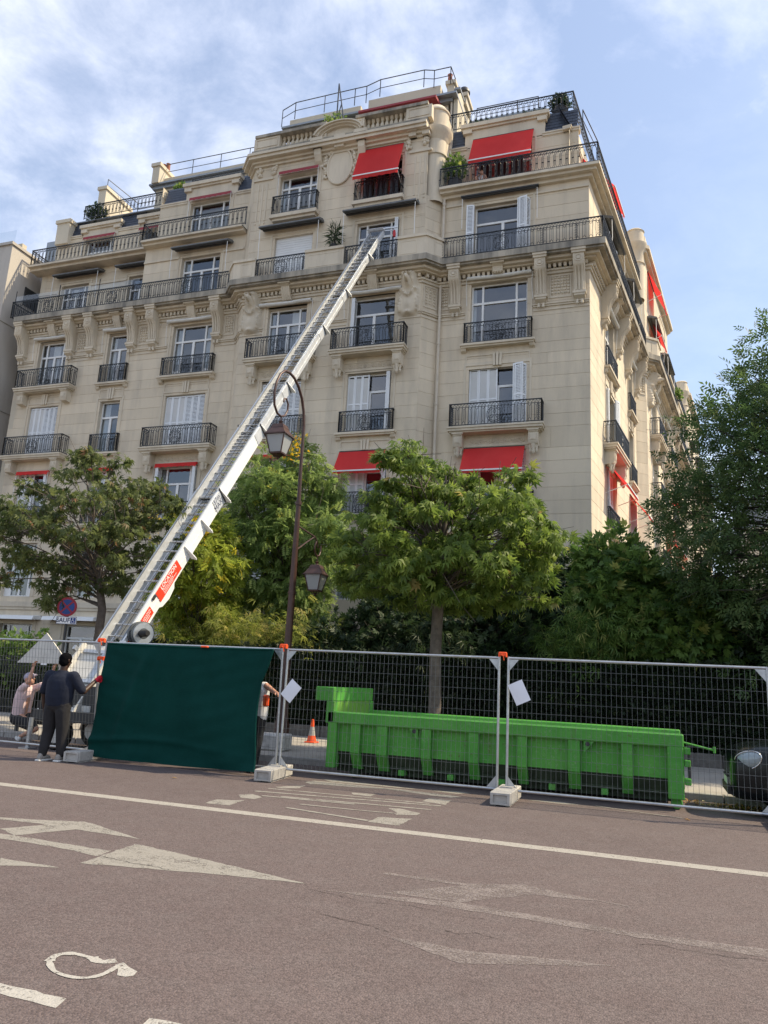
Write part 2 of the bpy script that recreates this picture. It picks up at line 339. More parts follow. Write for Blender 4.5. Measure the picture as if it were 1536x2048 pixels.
    def hf(s, fn, nu, nz):
        v = [fn(i/(nu-1), j/(nz-1)) for j in range(nz) for i in range(nu)]
        return s.add(v, [(j*nu+i, j*nu+i+1, (j+1)*nu+i+1, (j+1)*nu+i) for j in range(nz-1) for i in range(nu-1)])
    def mesh(s, name, smooth=False, ang=35):
        me = bpy.data.meshes.new(name); v = s.v; f = s.f
        if s.T is not None:
            v = s.T(np.array(v, float)).tolist() if len(v) else v
            if s.T.flip: f = [q[::-1] for q in f]
        me.from_pydata(v, [], f)
        if smooth:
            me.polygons.foreach_set('use_smooth', [True]*len(me.polygons)); me.set_sharp_from_angle(angle=radians(ang))
        return me
    def build(s, name, mat, parent=None, smooth=False, ang=35, loc=None, rot=None):
        o = bpy.data.objects.new(name, s.mesh(name, smooth, ang)); COL.objects.link(o)
        o.data.materials.append(MATS[mat] if isinstance(mat, str) else mat)
        if loc is not None: o.location = loc
        if rot is not None: o.rotation_euler = rot
        if parent is not None:
            o.parent = parent
        return o
def empty(name, loc=(0,0,0), rot=(0,0,0)):
    o = bpy.data.objects.new(name, None); COL.objects.link(o); o.location = loc; o.rotation_euler = rot; o.empty_display_size = .2; return o
def tag(o, label, cat, group=None):
    o['label'] = label; o['category'] = cat
    if group: o['group'] = group
    return o
def struct(o): o['kind'] = 'structure'; return o
def stuff(o): o['kind'] = 'stuff'; return o
def text_mesh(txt, size, name, mat, parent, M, bold=False, extrude=.0):
    cu = bpy.data.curves.new(name, 'FONT'); cu.body = txt; cu.size = size; cu.align_x = 'CENTER'; cu.align_y = 'CENTER'; cu.resolution_u = 3
    if bold: cu.offset = size*.018
    tmp = bpy.data.objects.new('tmp', cu); COL.objects.link(tmp)
    dg = bpy.context.evaluated_depsgraph_get(); me = bpy.data.meshes.new_from_object(tmp.evaluated_get(dg)); bpy.data.objects.remove(tmp)
    me.name = name; me.transform(M); me.materials.clear(); me.materials.append(MATS[mat])
    o = bpy.data.objects.new(name, me); COL.objects.link(o); o.parent = parent; return o
# ------------------------------------------------------------ ground
def anchor(name, loc):
    o = empty(name, loc); ANCH[o.name] = Matrix.Translation(-Vector(loc)); return o
ANCH = {}
_build = MB.build
def build2(s, name, mat, parent=None, smooth=False, ang=35, loc=None, rot=None):
    o = _build(s, name, mat, parent, smooth, ang, loc, rot)
    if parent is not None and parent.name in ANCH: o.matrix_parent_inverse = ANCH[parent.name]
    return o
MB.build = build2

KERB_Y = 14.35
struct(MB().quad((-400,-300,-.02),(400,-300,-.02),(400,700,-.02),(-400,700,-.02)).build('ground', 'ground_far'))
struct(MB().quad((-90,-12,0),(90,-12,0),(90,KERB_Y+.1,0),(-90,KERB_Y+.1,0)).build('road', 'asphalt'))
struct(MB().box(-90,90,KERB_Y+.16,20.2,-.01,.12).build('pavement', 'pavement'))
kb = empty('kerb', (0,KERB_Y,0)); struct(kb)
base = MB().bevbox(0,.985,0,.155,-.02,.125,.012).mesh('kerb_stone', True); base.materials.append(MATS['kerb_stone'])
for i in range(40):
    o = bpy.data.objects.new('kerb_stone', base); COL.objects.link(o); o.parent = kb; o.location = (-30+i*1.0, 0, 0)
struct(MB().box(-60,-30.01,KERB_Y,KERB_Y+.155,-.02,.12).box(10.01,60,KERB_Y,KERB_Y+.155,-.02,.12).build('kerb_far', 'kerb_stone'))
struct(MB().quad((-60,20.6,.15),(60,20.6,.15),(60,27.99,.3),(-60,27.99,.3)).build('garden_ground', 'earth'))

def rough_poly(p, amp, step=.07):
    r = random.Random(len(p)*7+int(p[0][0]*100)); out = []
    for a, b in zip(p, p[1:]+p[:1]):
        ln = hypot(b[0]-a[0], b[1]-a[1]); n = max(1, min(40, int(ln/step)))
        for k in range(n): f = k/n; out.append((a[0]+(b[0]-a[0])*f+r.uniform(-amp,amp), a[1]+(b[1]-a[1])*f+r.uniform(-amp,amp)))
    return out
def poly_mark(name, polys, mat, label, z=.0022, strokes=(), amp=.012):
    m = MB()
    for p in polys: m.quad(*[(x, y, z) for x, y in (rough_poly(p, amp) if amp else p)])
    zz = .0002
    for pts, wd in strokes:       # ribbon with a slightly uneven hand
        zz += .0004; P = []; r = random.Random(int(pts[0][0]*1000)); n = len(pts)
        for i in range(n-1):
            p0, p1, p2, p3 = [Vector(pts[max(0, min(n-1, k))]) for k in (i-1, i, i+1, i+2)]; q = max(2, int((p2-p1).length/.06))
            for k in range(q):
                t_ = k/q; P.append(.5*((2*p1)+(p2-p0)*t_+(2*p0-5*p1+4*p2-p3)*t_*t_+(3*p1-p0-3*p2+p3)*t_**3))
        P.append(Vector(pts[-1])); Lf = []; Rt = []
        for i, c in enumerate(P):
            d = (P[min(i+1, len(P)-1)]-P[max(0, i-1)]).normalized(); q = Vector((-d.y, d.x))*wd/2*r.uniform(.75, 1.2); Lf.append((*(c+q), z+zz)); Rt.append((*(c-q), z+zz))
        for i in range(len(P)-1): m.quad(Rt[i], Rt[i+1], Lf[i+1], Lf[i])
    o = m.build(name, mat); tag(o, label, 'road marking'); return o
poly_mark('lane_line', [[(-60,8.70),(60,8.70),(60,8.92),(-60,8.92)]], 'road_paint', 'long continuous white lane line running across the whole road', amp=0)
poly_mark('arrow_marking', [[(-6.68,6.97),(-6.13,7.14),(-5.82,7.29),(-4.8,6.86),(-5.63,6.9),(-5.87,6.35),(-6.22,6.51),(-6.04,6.93),(-6.59,6.88)],[(-9,6.36),(-5.87,6.345),(-4.71,6.29),(-4.68,6.07),(-5.28,6.16),(-9,6.18)],[(-4.63,5.8),(-4.69,6.36),(-4.71,6.66),(-3.92,6.48),(-3.42,6.36),(-2.71,6.17),(-3.39,6.07),(-3.92,5.95),(-4.6,5.79)]], 'road_paint_worn', 'worn white straight and turn arrow with large head, left foreground')
poly_mark('arrow_fragment', [[(-5.29,5.59),(-4.67,5.58),(-5.09,5.39)]], 'road_paint_worn', 'small worn white triangle at the left picture edge below the arrow')
poly_mark('faded_arrow', [[(-2.29,6.88),(-1.55,6.88),(-1.11,7.11),(-.8,7.01),(-.21,6.86),(-.5,6.9),(-1.0,6.81),(-1.47,6.28),(-2.07,6.25),(-1.56,6.81),(-2.27,6.81)],[(-2.6,6.06),(-1.47,6.27),(-.19,6.17),(.21,6.21),(2.2,6.3),(2.2,6.0),(-.22,6.06),(-1.39,6.1)],[(-1.73,5.25),(-1.21,5.21),(-.24,5.4),(-1.15,4.97),(-1.42,5.09)]], 'road_paint_faint', 'almost erased arrow ghosting on the asphalt, right foreground')
poly_mark('chalk_loop', [[(-2.88,4.02),(-2.86,4.06),(-2.80,4.03),(-2.73,3.99),(-2.70,3.94),(-2.72,3.90),(-2.77,3.90),(-2.82,3.95)]], 'road_paint_white', 'open hand-painted white loop in the lower left corner', strokes=[([(-2.92,4.07),(-2.97,4.02),(-3.02,4.02),(-3.07,4.05)],.06),([(-3.06,4.045),(-3.12,4.045),(-3.17,4.05),(-3.21,4.05)],.032),([(-3.19,4.05),(-3.235,4.03),(-3.26,3.99),(-3.255,3.94),(-3.23,3.89)],.052),([(-3.24,3.90),(-3.19,3.85),(-3.11,3.79),(-3.03,3.765),(-2.95,3.765),(-2.89,3.79),(-2.855,3.85),(-2.85,3.92),(-2.86,4.02)],.034)])
poly_mark('dash_marking', [[(-3.6,3.53),(-2.79,3.53),(-2.77,3.43),(-3.6,3.42)]], 'road_paint_white', 'short white dash in the extreme lower left corner')
poly_mark('dash_marking', [[(-2.3,3.45),(-2.3,3.53),(-1.6,3.53),(-1.6,3.42),(-2.23,3.42)]], 'road_paint_white', 'white dash cut off by the bottom edge of the picture')
poly_mark('parking_bay_lettering', [[(-5.52,9.15),(-5.54,9.5),(-5.3,9.59),(-5.23,9.69),(-5.17,9.18)],[(-5.55,10.08),(-5.41,10.24),(-5.16,10.07),(-5.17,9.85),(-5.37,9.83)],[(-5.5,11.13),(-5.22,11.6),(-5.16,11.22),(-5.37,11.05)],[(-4.34,11.36),(-3.99,11.4),(-3.99,11.16),(-4.26,11.17)],[(-3.21,11.23),(-3.21,11.58),(-2.87,11.58),(-2.84,11.1)],[(-3.41,10.29),(-3.27,10.36),(-2.92,10.17),(-2.92,9.99),(-3.16,9.85),(-3.2,10.05)],[(-3.28,9.16),(-3.28,9.55),(-2.89,9.68),(-2.89,9.13)],[(-5.4,11.94),(-5.35,12.24),(-5.15,12.26),(-4.74,12.24),(-4.27,12.22),(-3.94,12.23),(-3.18,12.14),(-2.83,12.06),(-2.95,11.86),(-3.28,11.88),(-3.95,12.08),(-4.28,12.02),(-4.59,11.93),(-5.05,11.87),(-5.22,11.8)],[(-5.32,12.49),(-5.15,12.58),(-4.66,12.53),(-3.47,12.42),(-3.95,12.36),(-5.08,12.3)],[(-3.4,12.42),(-3.09,12.64),(-2.79,12.58),(-2.98,12.31)],[(-1.9,12.45),(-1.5,12.62),(-1.1,12.5),(-1.4,12.36)]], 'road_paint_worn', 'worn white stretched lettering and stripes on the road before the green skip', z=.0022,
  strokes=[([(-5.51,10.91),(-3.06,11.08)],.075),([(-5.53,10.53),(-2.86,10.95)],.085),([(-5.24,10.19),(-3.9,10.32)],.075),([(-5.0,10.3),(-2.88,10.54)],.075),([(-4.51,9.48),(-3.3,9.22)],.075),([(-4.49,9.84),(-3.73,9.87),(-3.17,9.94)],.06),([(-.9,12.5),(.3,12.1)],.05)])
for pts, wd in (([(-2.64,6.04),(-2.34,5.98),(-2.15,5.93),(-1.84,5.96)],.006),([(-2.28,5.47),(-2.07,5.43),(-1.87,5.39),(-1.68,5.3)],.008),([(-1.39,5.54),(-1.28,5.51),(-1.2,5.6),(-1.02,5.53)],.008),([(-1.86,5.98),(-1.77,5.99),(-1.62,5.97),(-1.49,5.97),(-1.33,5.92),(-1.17,5.94)],.006),([(-.17,5.91),(-.03,5.96),(.08,5.94),(.25,5.94),(.41,5.93),(.58,5.97),(.9,5.93)],.007),([(-4.65,6.07),(-4.45,6.05),(-4.29,6.01),(-4.08,6.01),(-3.95,5.99),(-3.86,5.97)],.008)):
    q = []
    for i in range(len(pts)-1):
        for k in range(5):
            f = k/5; q.append((pts[i][0]*(1-f)+pts[i+1][0]*f, pts[i][1]*(1-f)+pts[i+1][1]*f+random.uniform(-.012,.012)))
    m = MB()
    for i in range(len(q)-1):
        wa = wd*random.uniform(.3,1.1); m.quad((q[i][0],q[i][1]-wa/2,.004),(q[i+1][0],q[i+1][1]-wa/2,.004),(q[i+1][0],q[i+1][1]+wa/2,.004),(q[i][0],q[i][1]+wa/2,.004))
    struct(m.build('road_crack', 'crack'))

# ------------------------------------------------------------ apartment building
BLD = anchor('apartment_building', (-16, 28, 0)); tag(BLD, 'large pale limestone apartment building with iron balconies and red awnings', 'building')
YF = 28.0
FF = frame((0, YF, 0), (1, 0), (0, -1)); FC = frame((0, 27.4, 0), (1, 0), (0, -1)); FA4 = frame((0, 28.8, 0), (1, 0), (0, -1))
FA5 = frame((0, 30.1, 0), (1, 0), (0, -1)); FB5 = frame((0, 28.9, 0), (1, 0), (0, -1))
SD = np.array([.13, .99]); SD /= np.linalg.norm(SD); SN = np.array([SD[1], -SD[0]])
CX = -2.08
FS = frame((CX, YF, 0), SD, SN)
def soff(o, s0=0): p = np.array([CX, YF]) + SN*o + SD*s0; return frame((p[0], p[1], 0), SD, SN)
BO = .46; FSB = soff(BO)
UL, UB, UC0, UC1, UC2, UC3 = -30.0, -23.1, -17.55, -17.0, -8.67, -8.15

STONES = []; WALL = []
def wall(T, u0, u1, z0, z1, ops=(), stones=True, course=.555, seed=0, rank=1.0):
    r = random.Random(seed + int(u0*100) + int(z0*37)); zs = set([round(z0,3), round(z1,3)])
    for a, b, c, d in ops:
        for z in (c, d):
            if z0 < z < z1: zs.add(round(z,3))
    fixed = sorted(zs); lines = []
    for a, b in zip(fixed, fixed[1:]):
        n = max(1, round((b-a)/course)); lines += [a+(b-a)*k/n for k in range(n)]
    lines.append(fixed[-1]); m = MB(T)
    for k, (a, b) in enumerate(zip(lines, lines[1:])):
        free = [(u0, u1)]; mid = (a+b)/2
        for (p, q, c, d) in ops:
            if c < mid < d:
                nf = []
                for (x, y) in free:
                    if q <= x or p >= y: nf.append((x, y)); continue
                    if p > x: nf.append((x, p))
                    if q < y: nf.append((q, y))
                free = nf
        for (x, y) in free:
            if y-x < .02: continue
            m.quad((x,-.014,a),(y,-.014,a),(y,-.014,b),(x,-.014,b))
            if stones:
                ln = y-x; n = max(1, round(ln/1.9)); cuts = [x+ln*i/n for i in range(n+1)]
                if n > 1:
                    sh = (ln/n)*(.24 if k % 2 else -.24)
                    for i in range(1, n): cuts[i] += sh + r.uniform(-.12, .12)
                for i in range(n): STONES.append((T, cuts[i]+.0025, cuts[i+1]-.0025, a+.004, b-.004, r.uniform(-.0025, .0015), rank))
    WALL.append(m)
def reveal(T, u0, u1, z0, z1, d=.28, o=-.002):
    return MB(T).quad((u0,o,z0),(u0,o,z1),(u0,-d,z1),(u0,-d,z0)).quad((u1,o,z0),(u1,-d,z0),(u1,-d,z1),(u1,o,z1)).quad((u0,o,z1),(u1,o,z1),(u1,-d,z1),(u0,-d,z1)).quad((u0,o,z0),(u0,-d,z0),(u1,-d,z0),(u1,o,z0))
def window(T, u, wd, z0, z1, style='double', curtain=None, sur=True, ajar=False):
    """white timber window set in its reveal; style: double / triple / wide"""
    u0, u1 = u-wd/2, u+wd/2
    if sur:
        s = MB(T); t = .085; e = .028
        s.box(u0-t-.12, u0-.12, -.02, e, z0, z1+.12+t).box(u1+.12, u1+t+.12, -.02, e, z0, z1+.12+t).box(u0-.12, u1+.12, -.02, e, z1+.12, z1+.12+t)
        s.build('window_surround', 'stone_trim', BLD)
    o1, o0 = -.20, -.27; fb = .06; m = MB(T)
    m.box(u0, u0+fb, o0, o1, z0, z1).box(u1-fb, u1, o0, o1, z0, z1).box(u0+fb, u1-fb, o0, o1, z1-fb, z1).box(u0+fb, u1-fb, o0, o1, z0, z0+fb)
    tz = z1-.30*(z1-z0) if (z1-z0) > 2.2 else z1-.55
    m.box(u0+fb, u1-fb, o0+.002, o1+.015, tz-.045, tz+.045)
    if style == 'double': cuts = [u0+fb, u1-fb]; mids = [u]
    elif style == 'triple': q = wd*.21; cuts = [u0+fb, u0+q, u1-q, u1-fb]; mids = [u]
    else: q = wd*.2; cuts = [u0+fb, u0+q, u1-q, u1-fb]; mids = []
    panes = []
    for i, (a, b) in enumerate(zip(cuts, cuts[1:])):
        if i: m.box(a-.04, a+.04, o0+.004, o1+.01, z0+fb, z1-fb)
        aa = a+(.04 if i else 0); bb = b-(.04 if i < len(cuts)-2 else 0)
        panes.append((aa, bb, tz+.045, z1-fb))
        if mids and aa < u < bb:
            m.box(u-.06, u+.06, o0+.003, o1+.012, z0+fb, tz-.045); panes += [(aa, u-.06, z0+fb, tz-.045), (u+.06, bb, z0+fb, tz-.045)]
        else: panes.append((aa, bb, z0+fb, tz-.045))
        m.box(aa+.0, bb-.0, o0+.006, o1-.006, z0+fb, z0+fb+.34) if not (mids and aa < u < bb) and style != 'wide' else None
    fr = m.build('window', 'white_paint', BLD); reveal(T, u0, u1, z0, z1).build('reveal', 'stone_trim', fr)
    for a, b, c, d in panes:
        if b-a < .02: continue
        MB(T).quad((a,-.235,c),(b,-.235,c),(b,-.235,d),(a,-.235,d)).build('pane', 'glass', fr)
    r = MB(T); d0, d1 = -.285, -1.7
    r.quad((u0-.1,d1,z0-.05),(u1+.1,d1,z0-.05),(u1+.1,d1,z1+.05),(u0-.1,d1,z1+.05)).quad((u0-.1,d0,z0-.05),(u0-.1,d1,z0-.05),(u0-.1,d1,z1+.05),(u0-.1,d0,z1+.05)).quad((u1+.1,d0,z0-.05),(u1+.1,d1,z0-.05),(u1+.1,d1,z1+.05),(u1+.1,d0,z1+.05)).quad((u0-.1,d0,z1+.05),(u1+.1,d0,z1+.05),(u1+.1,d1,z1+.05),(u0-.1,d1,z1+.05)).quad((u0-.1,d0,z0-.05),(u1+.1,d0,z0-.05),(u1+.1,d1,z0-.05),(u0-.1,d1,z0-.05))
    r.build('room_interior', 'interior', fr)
    if curtain:
        for (a, b) in curtain:
            c = MB(T); n = max(6, int((b-a)/.05)); x0 = u0+wd*a; x1 = u0+wd*b; n = max(5, int((x1-x0)/.045))
            c.hf(lambda i, j: (x0+(x1-x0)*i, -.36+.02*sin(i*n*1.1), z0+.03+(z1-z0-.08)*j), n*2, 2); c.build('curtain', 'curtain', fr, True, 80)
    return fr
def slat_panel(m, a, b, z0, z1):
    """louvred leaf between plan points a and b (u,o)"""
    a = Vector(a); b = Vector(b); d = (b-a); ln = d.length; d.normalize(); q = Vector((-d.y, d.x)); th = .022
    def pr(x0, x1, y0, y1, c0, c1, tilt=0):
        v = []
        for zz, sh in ((c0, -tilt), (c1, tilt)):
            for x, y in ((x0,y0),(x1,y0),(x1,y1),(x0,y1)):
                p = a + d*x + q*(y+sh); v.append((p.x, p.y, zz))
        m.add(v, [(0,3,2,1),(4,5,6,7),(0,1,5,4),(1,2,6,5),(2,3,7,6),(3,0,4,7)])
    f = .05
    pr(0, f, -th, th, z0, z1); pr(ln-f, ln, -th, th, z0, z1); pr(f, ln-f, -th, th, z0, z0+.08); pr(f, ln-f, -th, th, z1-.07, z1); pr(f, ln-f, -th+.001, th-.001, (z0+z1)/2-.03, (z0+z1)/2+.03)
    n = int((z1-z0-.16)/.062)
    for k in range(n):
        c = z0+.09+k*.062; pr(f, ln-f, -.006, .006, c, c+.05, .012)
def shutters(T, u, wd, z0, z1, left='closed', right='closed', o=-.12):
    u0, u1 = u-wd/2+.01, u+wd/2-.01
    for side, st in ((-1, left), (1, right)):
        if st is None: continue
        e = u0 if side < 0 else u1; n = 3 if wd > 1.4 else 2
        lw = (wd/2-.01)/n
        if st == 'closed':
            for k in range(n):
                m = MB(T); x0 = e-side*lw*k; x1 = e-side*lw*(k+1)+side*.006; zig = .018*(k % 2)
                slat_panel(m, (x0, o+zig), (x1, o-zig+.01), z0+.02, z1-.03); m.build('shutter', 'shutter_paint', BLD)
        elif st == 'open':       # folded flat in the reveal
            for k in range(n):
                m = MB(T); slat_panel(m, (e-side*(.03+.05*k), -.19), (e-side*(.03+.05*k), .02+.3*(lw/.38)-.16), z0+.02, z1-.03); m.build('shutter', 'shutter_paint', BLD)
        elif st == 'ajar':       # swung out over the balcony
            x = e; y = o+.10
            for k in range(n):
                m = MB(T); ang = radians((58, 12, 40)[k % 3]); dxx = -side*cos(ang)*lw*.9; dyy = sin(ang)*lw*(1, -1, -.2)[k % 3]*.9; slat_panel(m, (x, y), (x+dxx*.98, y+dyy*.98), z0+.02, z1-.03); m.build('shutter', 'shutter_paint', BLD); x += dxx*.45; y += dyy
        elif st == 'wall':       # folded back half way, seen flat beside the window
            for k in range(n):
                m = MB(T); x0 = e+side*(.02+lw*.8*(k % 2)); x1 = e+side*(.02+lw*.8*((k+1) % 2)); slat_panel(m, (x0, .03+.06*k), (x1, .07+.06*k), z0+.02, z1-.03); m.build('shutter', 'shutter_paint', BLD)
def roller(T, u, wd, z0, z1):
    m = MB(T); u0, u1 = u-wd/2+.01, u+wd/2-.01; n = int((z1-z0)/.055)
    for k in range(n): m.box(u0, u1, -.15, -.12-.008*(k % 2), z0+k*(z1-z0)/n, z0+(k+1)*(z1-z0)/n-.004)
    m.build('shutter', 'white_paint', BLD)
def ring(m, P, r, th, n=12):
    """flat ring in the plane of a railing; P maps (x,z)->3d"""
    m.tube([P(r*cos(2*pi*k/n), r*sin(2*pi*k/n)) for k in range(n)], th, 4, True)
def railing(T, pts, z0, h=.92, style='ornate', med=(), parent=None, posts=()):
    m = MB(T); top = z0+h
    for i in range(len(pts)-1):
        a = Vector(pts[i]); b = Vector(pts[i+1]); d = b-a; ln = d.length
        if ln < .03: continue
        d.normalize()
        def P(x, z, a=a, d=d): return (a.x+d.x*x, a.y+d.y*x, z)
        m.bar(P(-.02,top), P(ln+.02,top), .05, .035).bar(P(0,z0+.06), P(ln,z0+.06), .03, .025)
        m.bar(P(0,z0+.0), P(0,top), .03).bar(P(ln,z0), P(ln,top), .03)
        if style == 'ornate':
            zb = top-.155; m.bar(P(0,zb), P(ln,zb), .022, .018)
            n = max(2, int(round(ln/.125))); st = ln/n
            for k in range(1, n): m.bar(P(k*st, z0+.06), P(k*st, zb), .019)
            for k in range(n):
                c = (k+.5)*st
                m.bar(P(c-st*.5, zb+.01), P(c+st*.1, top-.02), .016, .012).bar(P(c+st*.1, top-.02), P(c+st*.5, zb+.05), .016, .012)
                if k % 2 == 0:
                    m.bar(P(c, zb-.10), P(c, z0+.2), .014, .01)
                    m.bar(P(c-st*.5, zb-.02), P(c, zb-.11), .016, .012).bar(P(c+st*.5, zb-.02), P(c, zb-.11), .016, .012)
                    m.bar(P(c-st*.5, z0+.10), P(c, z0+.21), .016, .012).bar(P(c+st*.5, z0+.10), P(c, z0+.21), .016, .012)
            # feathered end panels
            ends = [.10, ln-.10] if ln > 1.2 else []
            for x in list(ends)+[q for (s, q) in posts if s == i]:
                m.bar(P(x, z0+.06), P(x, zb), .03, .014)
                for k in range(9):
                    zz = z0+.12+k*.072; m.bar(P(x-.07, zz+.05), P(x, zz), .016, .012).bar(P(x+.07, zz+.05), P(x, zz), .016, .012)
        elif style == 'loop':
            zb = top-.13; m.bar(P(0,zb), P(ln,zb), .02, .016)
            n = max(2, int(round(ln/.235))); st = ln/n
            for k in range(n):
                x = (k+.5)*st; q = st*.33
                pth = [(x-q*.5, z0+.08), (x-q, z0+.2), (x-q, zb-.12), (x-q*.5, zb-.02), (x+q*.5, zb-.02), (x+q, zb-.12), (x+q, z0+.2), (x+q*.5, z0+.08)]
                m.tube([P(*e) for e in pth], .011, 4, True)
                m.bar(P(k*st, z0+.06), P(k*st, zb), .016); m.bar(P(k*st-.05, (z0+zb)/2), P(k*st+.05, (z0+zb)/2), .05, .016)
                m.bar(P(x-st*.5, zb), P(x-st*.1, top-.015), .016, .012).bar(P(x-st*.1, top-.015), P(x+st*.2, zb+.02), .016, .012).bar(P(x+st*.1, zb+.02), P(x+st*.5, top-.02), .016, .012)
        for (s, x) in med:
            if s != i: continue
            def PP(q, r, x=x): return P(x+q, (z0+top-.1)/2+r)
            for R, th in ((.31, .014), (.245, .012)): ring(m, PP, R, th, 16)
            for k in range(3):
                a2 = pi/2+k*2*pi/3; ca, sa = cos(a2), sin(a2)
                m.tube([PP(.03*ca, .03*sa), PP(.13*ca-.06*sa, .13*sa+.06*ca), PP(.235*ca, .235*sa), PP(.13*ca+.06*sa, .13*sa-.06*ca)], .014, 4, True)
            for k in range(4):
                a2 = pi/4+k*pi/2; m.bar(PP(.245*cos(a2), .245*sin(a2)), PP(.31*cos(a2), .31*sin(a2)), .03, .014)
    return m.build('railing', 'iron', parent or BLD)
def console(T, u, z, p, wd=.36, drop=True, parent=None):
    m = MB(T); k = p*.86
    m.prism([(-.03,z),(k,z),(k,z-.10),(k*.92,z-.13),(k*.92,z-.46),(k*.78,z-.56),(-.03,z-.60)], 'x', u-wd/2, u+wd/2)
    m.box(u-wd/2-.04, u+wd/2+.04, -.03, k+.04, z-.055, z-.001)
    m.box(u-wd*.3, u+wd*.3, k*.92-.005, k*.92+.018, z-.42, z-.17).box(u-wd*.2, u+wd*.2, k*.92+.002, k*.92+.03, z-.38, z-.21)
    if drop:
        for dx, s in ((-.11, .8), (.11, .8), (0, 1.0)):
            m.lathe([(0.0,-.34*s),(.05*s,-.30*s),(.075*s,-.22*s),(.055*s,-.12*s),(.085*s,-.03*s),(.10*s,.06)], (u+dx, k*.5+(.06 if dx == 0 else 0), z-.62), 8)
        m.lathe([(0,-.02),(.12,0),(.14,.05),(.12,.1)], (u, k*.45, z-.66), 10)
    return m.build('console', 'stone_trim', parent or BLD, True, 40)
def balcony(T, u0, u1, z, p, style='ornate', h=.92, cons=None, drop=True, medal=True, th=.17, weathered=False):
    m = MB(T); m.box(u0-.05, u1+.05, -.03, p+.06, z-.07, z).box(u0-.02, u1+.02, -.03, p+.02, z-th, z-.07)
    m.box(u0+.03, u1-.03, -.03, p-.05, z-th-.06, z-th) if p > .3 else None
    b = m.build('balcony', 'stone_weathered' if weathered else 'stone_trim', BLD)
    pr = p-.02; ln = u1-u0
    railing(T, [(u0+.03, -.01), (u0+.03, pr), (u1-.03, pr), (u1-.03, -.01)], z, h, style, [(1, ln/2-.03)] if medal else (), b)
    for c in (cons or ()): console(T, c, z-th-.06, p, .36, drop, b)
    return b
def small_rail(T, u, wd, z, style='ornate', p=.13, ext=.12):
    m = MB(T); u0, u1 = u-wd/2-ext, u+wd/2+ext
    m.box(u0-.14, u1+.14, -.03, p+.10, z-.09, z).box(u0-.10, u1+.10, -.03, p+.04, z-.16, z-.09)
    for s in (u0-.02, u1+.02): m.prism([(-.03,z-.16),(p,z-.16),(p*.7,z-.26),(-.03,z-.34)], 'x', s-.1, s+.1)
    b = m.build('window_sill', 'stone_trim', BLD)
    railing(T, [(u0, -.01), (u0, p), (u1, p), (u1, -.01)], z, .9, style, [(1, (u1-u0)/2)] if wd > 1.6 else (), b)
    return b
def keypanel(T, u, wd, z0, z1):
    m = MB(T); u0, u1 = u-wd/2-.14, u+wd/2+.14; e = .03
    for a, b, c, d in ((u0,u1,z0,z0+.05),(u0,u1,z1-.05,z1),(u0,u0+.05,z0+.05,z1-.05),(u1-.05,u1,z0+.05,z1-.05)): m.box(a,b,-.02,e,c,d)
    for k in (-1,0,1): m.prism([(u+k*.12-.045, z0-.06),(u+k*.12+.045, z0-.06),(u+k*.14+.05, z1+.02),(u+k*.14-.05, z1+.02)], 'y', -.02, .075+.02*(k == 0))
    m.build('keystone_panel', 'stone_trim', BLD)
def frieze(T, u, wd, z0, z1):
    m = MB(T); u0, u1 = u-wd/2, u+wd/2; zc = (z0+z1)/2; r = (z1-z0)*.42
    m.box(u0,u1,-.02,.02,z0-.03,z0).box(u0,u1,-.02,.02,z1,z1+.03)
    n = max(3, int(wd/(2*r*1.05))); st = wd/n
    for k in range(n):
        c = u0+(k+.5)*st
        ring(m, lambda x, z, c=c: (c+x, .008, zc+z), r*.95, .018, 12); ring(m, lambda x, z, c=c: (c+x, .01, zc+z), r*.4, .02, 6)
        if k: ring(m, lambda x, z, c=c-st/2: (c+x, .008, zc+z), r*.45, .014, 8)
    m.build('carved_frieze', 'stone_trim', BLD, True)
def awning(T, u, wd, zt, drop, out, mat='red_canvas', val=.18, arms=True):
    u0, u1 = u-wd/2, u+wd/2; m = MB(T); n = 14
    zb = zt-drop
    m.hf(lambda i, j: (u0+wd*i, .06+(out-.06)*j, zt-drop*j-.025*sin(pi*j)), 8, 6)
    m.hf(lambda i, j: (u0+wd*i, out+.005-.03*j, zb-.03-val*j*(1-.16*abs(sin(i*pi*wd/.34)))), 60, 2)
    a = m.build('awning', mat, BLD, True, 60)
    MB(T).box(u0-.02,u1+.02,out-.03,out+.02,zb-.035,zb+.02).build('front_bar', 'white_paint', a)
    MB(T).tube([(u0,.04,zt+.0),(u1,.04,zt+.0)],.03,8).build('roller', 'dark_metal', a, True)
    if arms:
        for x in (u0+.04, u1-.04): MB(T).bar((x,out-.02,zb-.01),(x,-.02,zb-.30),.025).build('arm', 'white_paint', a)
    return a
def rolled(T, u, wd, z, mat='red_canvas', o=.10, val=.13, cords=True):
    u0, u1 = u-wd/2, u+wd/2
    m = MB(T); m.tube([(u0,o,z),(u1,o,z)],.055,8)
    m.hf(lambda i, j: (u0+wd*i, o+.055+.02*j, z+.02-(val+.05)*j*(1-.18*abs(sin(i*pi*wd/.3)))), 50, 2)
    a = m.build('rolled_awning', mat, BLD, True, 60)
    if cords:
        for x in (u0, u1): MB(T).tube([(x,o+.03,z),(x+.005,o+.05,z-.8),(x,o+.04,z-1.35)],.012,5).build('cord','white_paint',a)
    return a
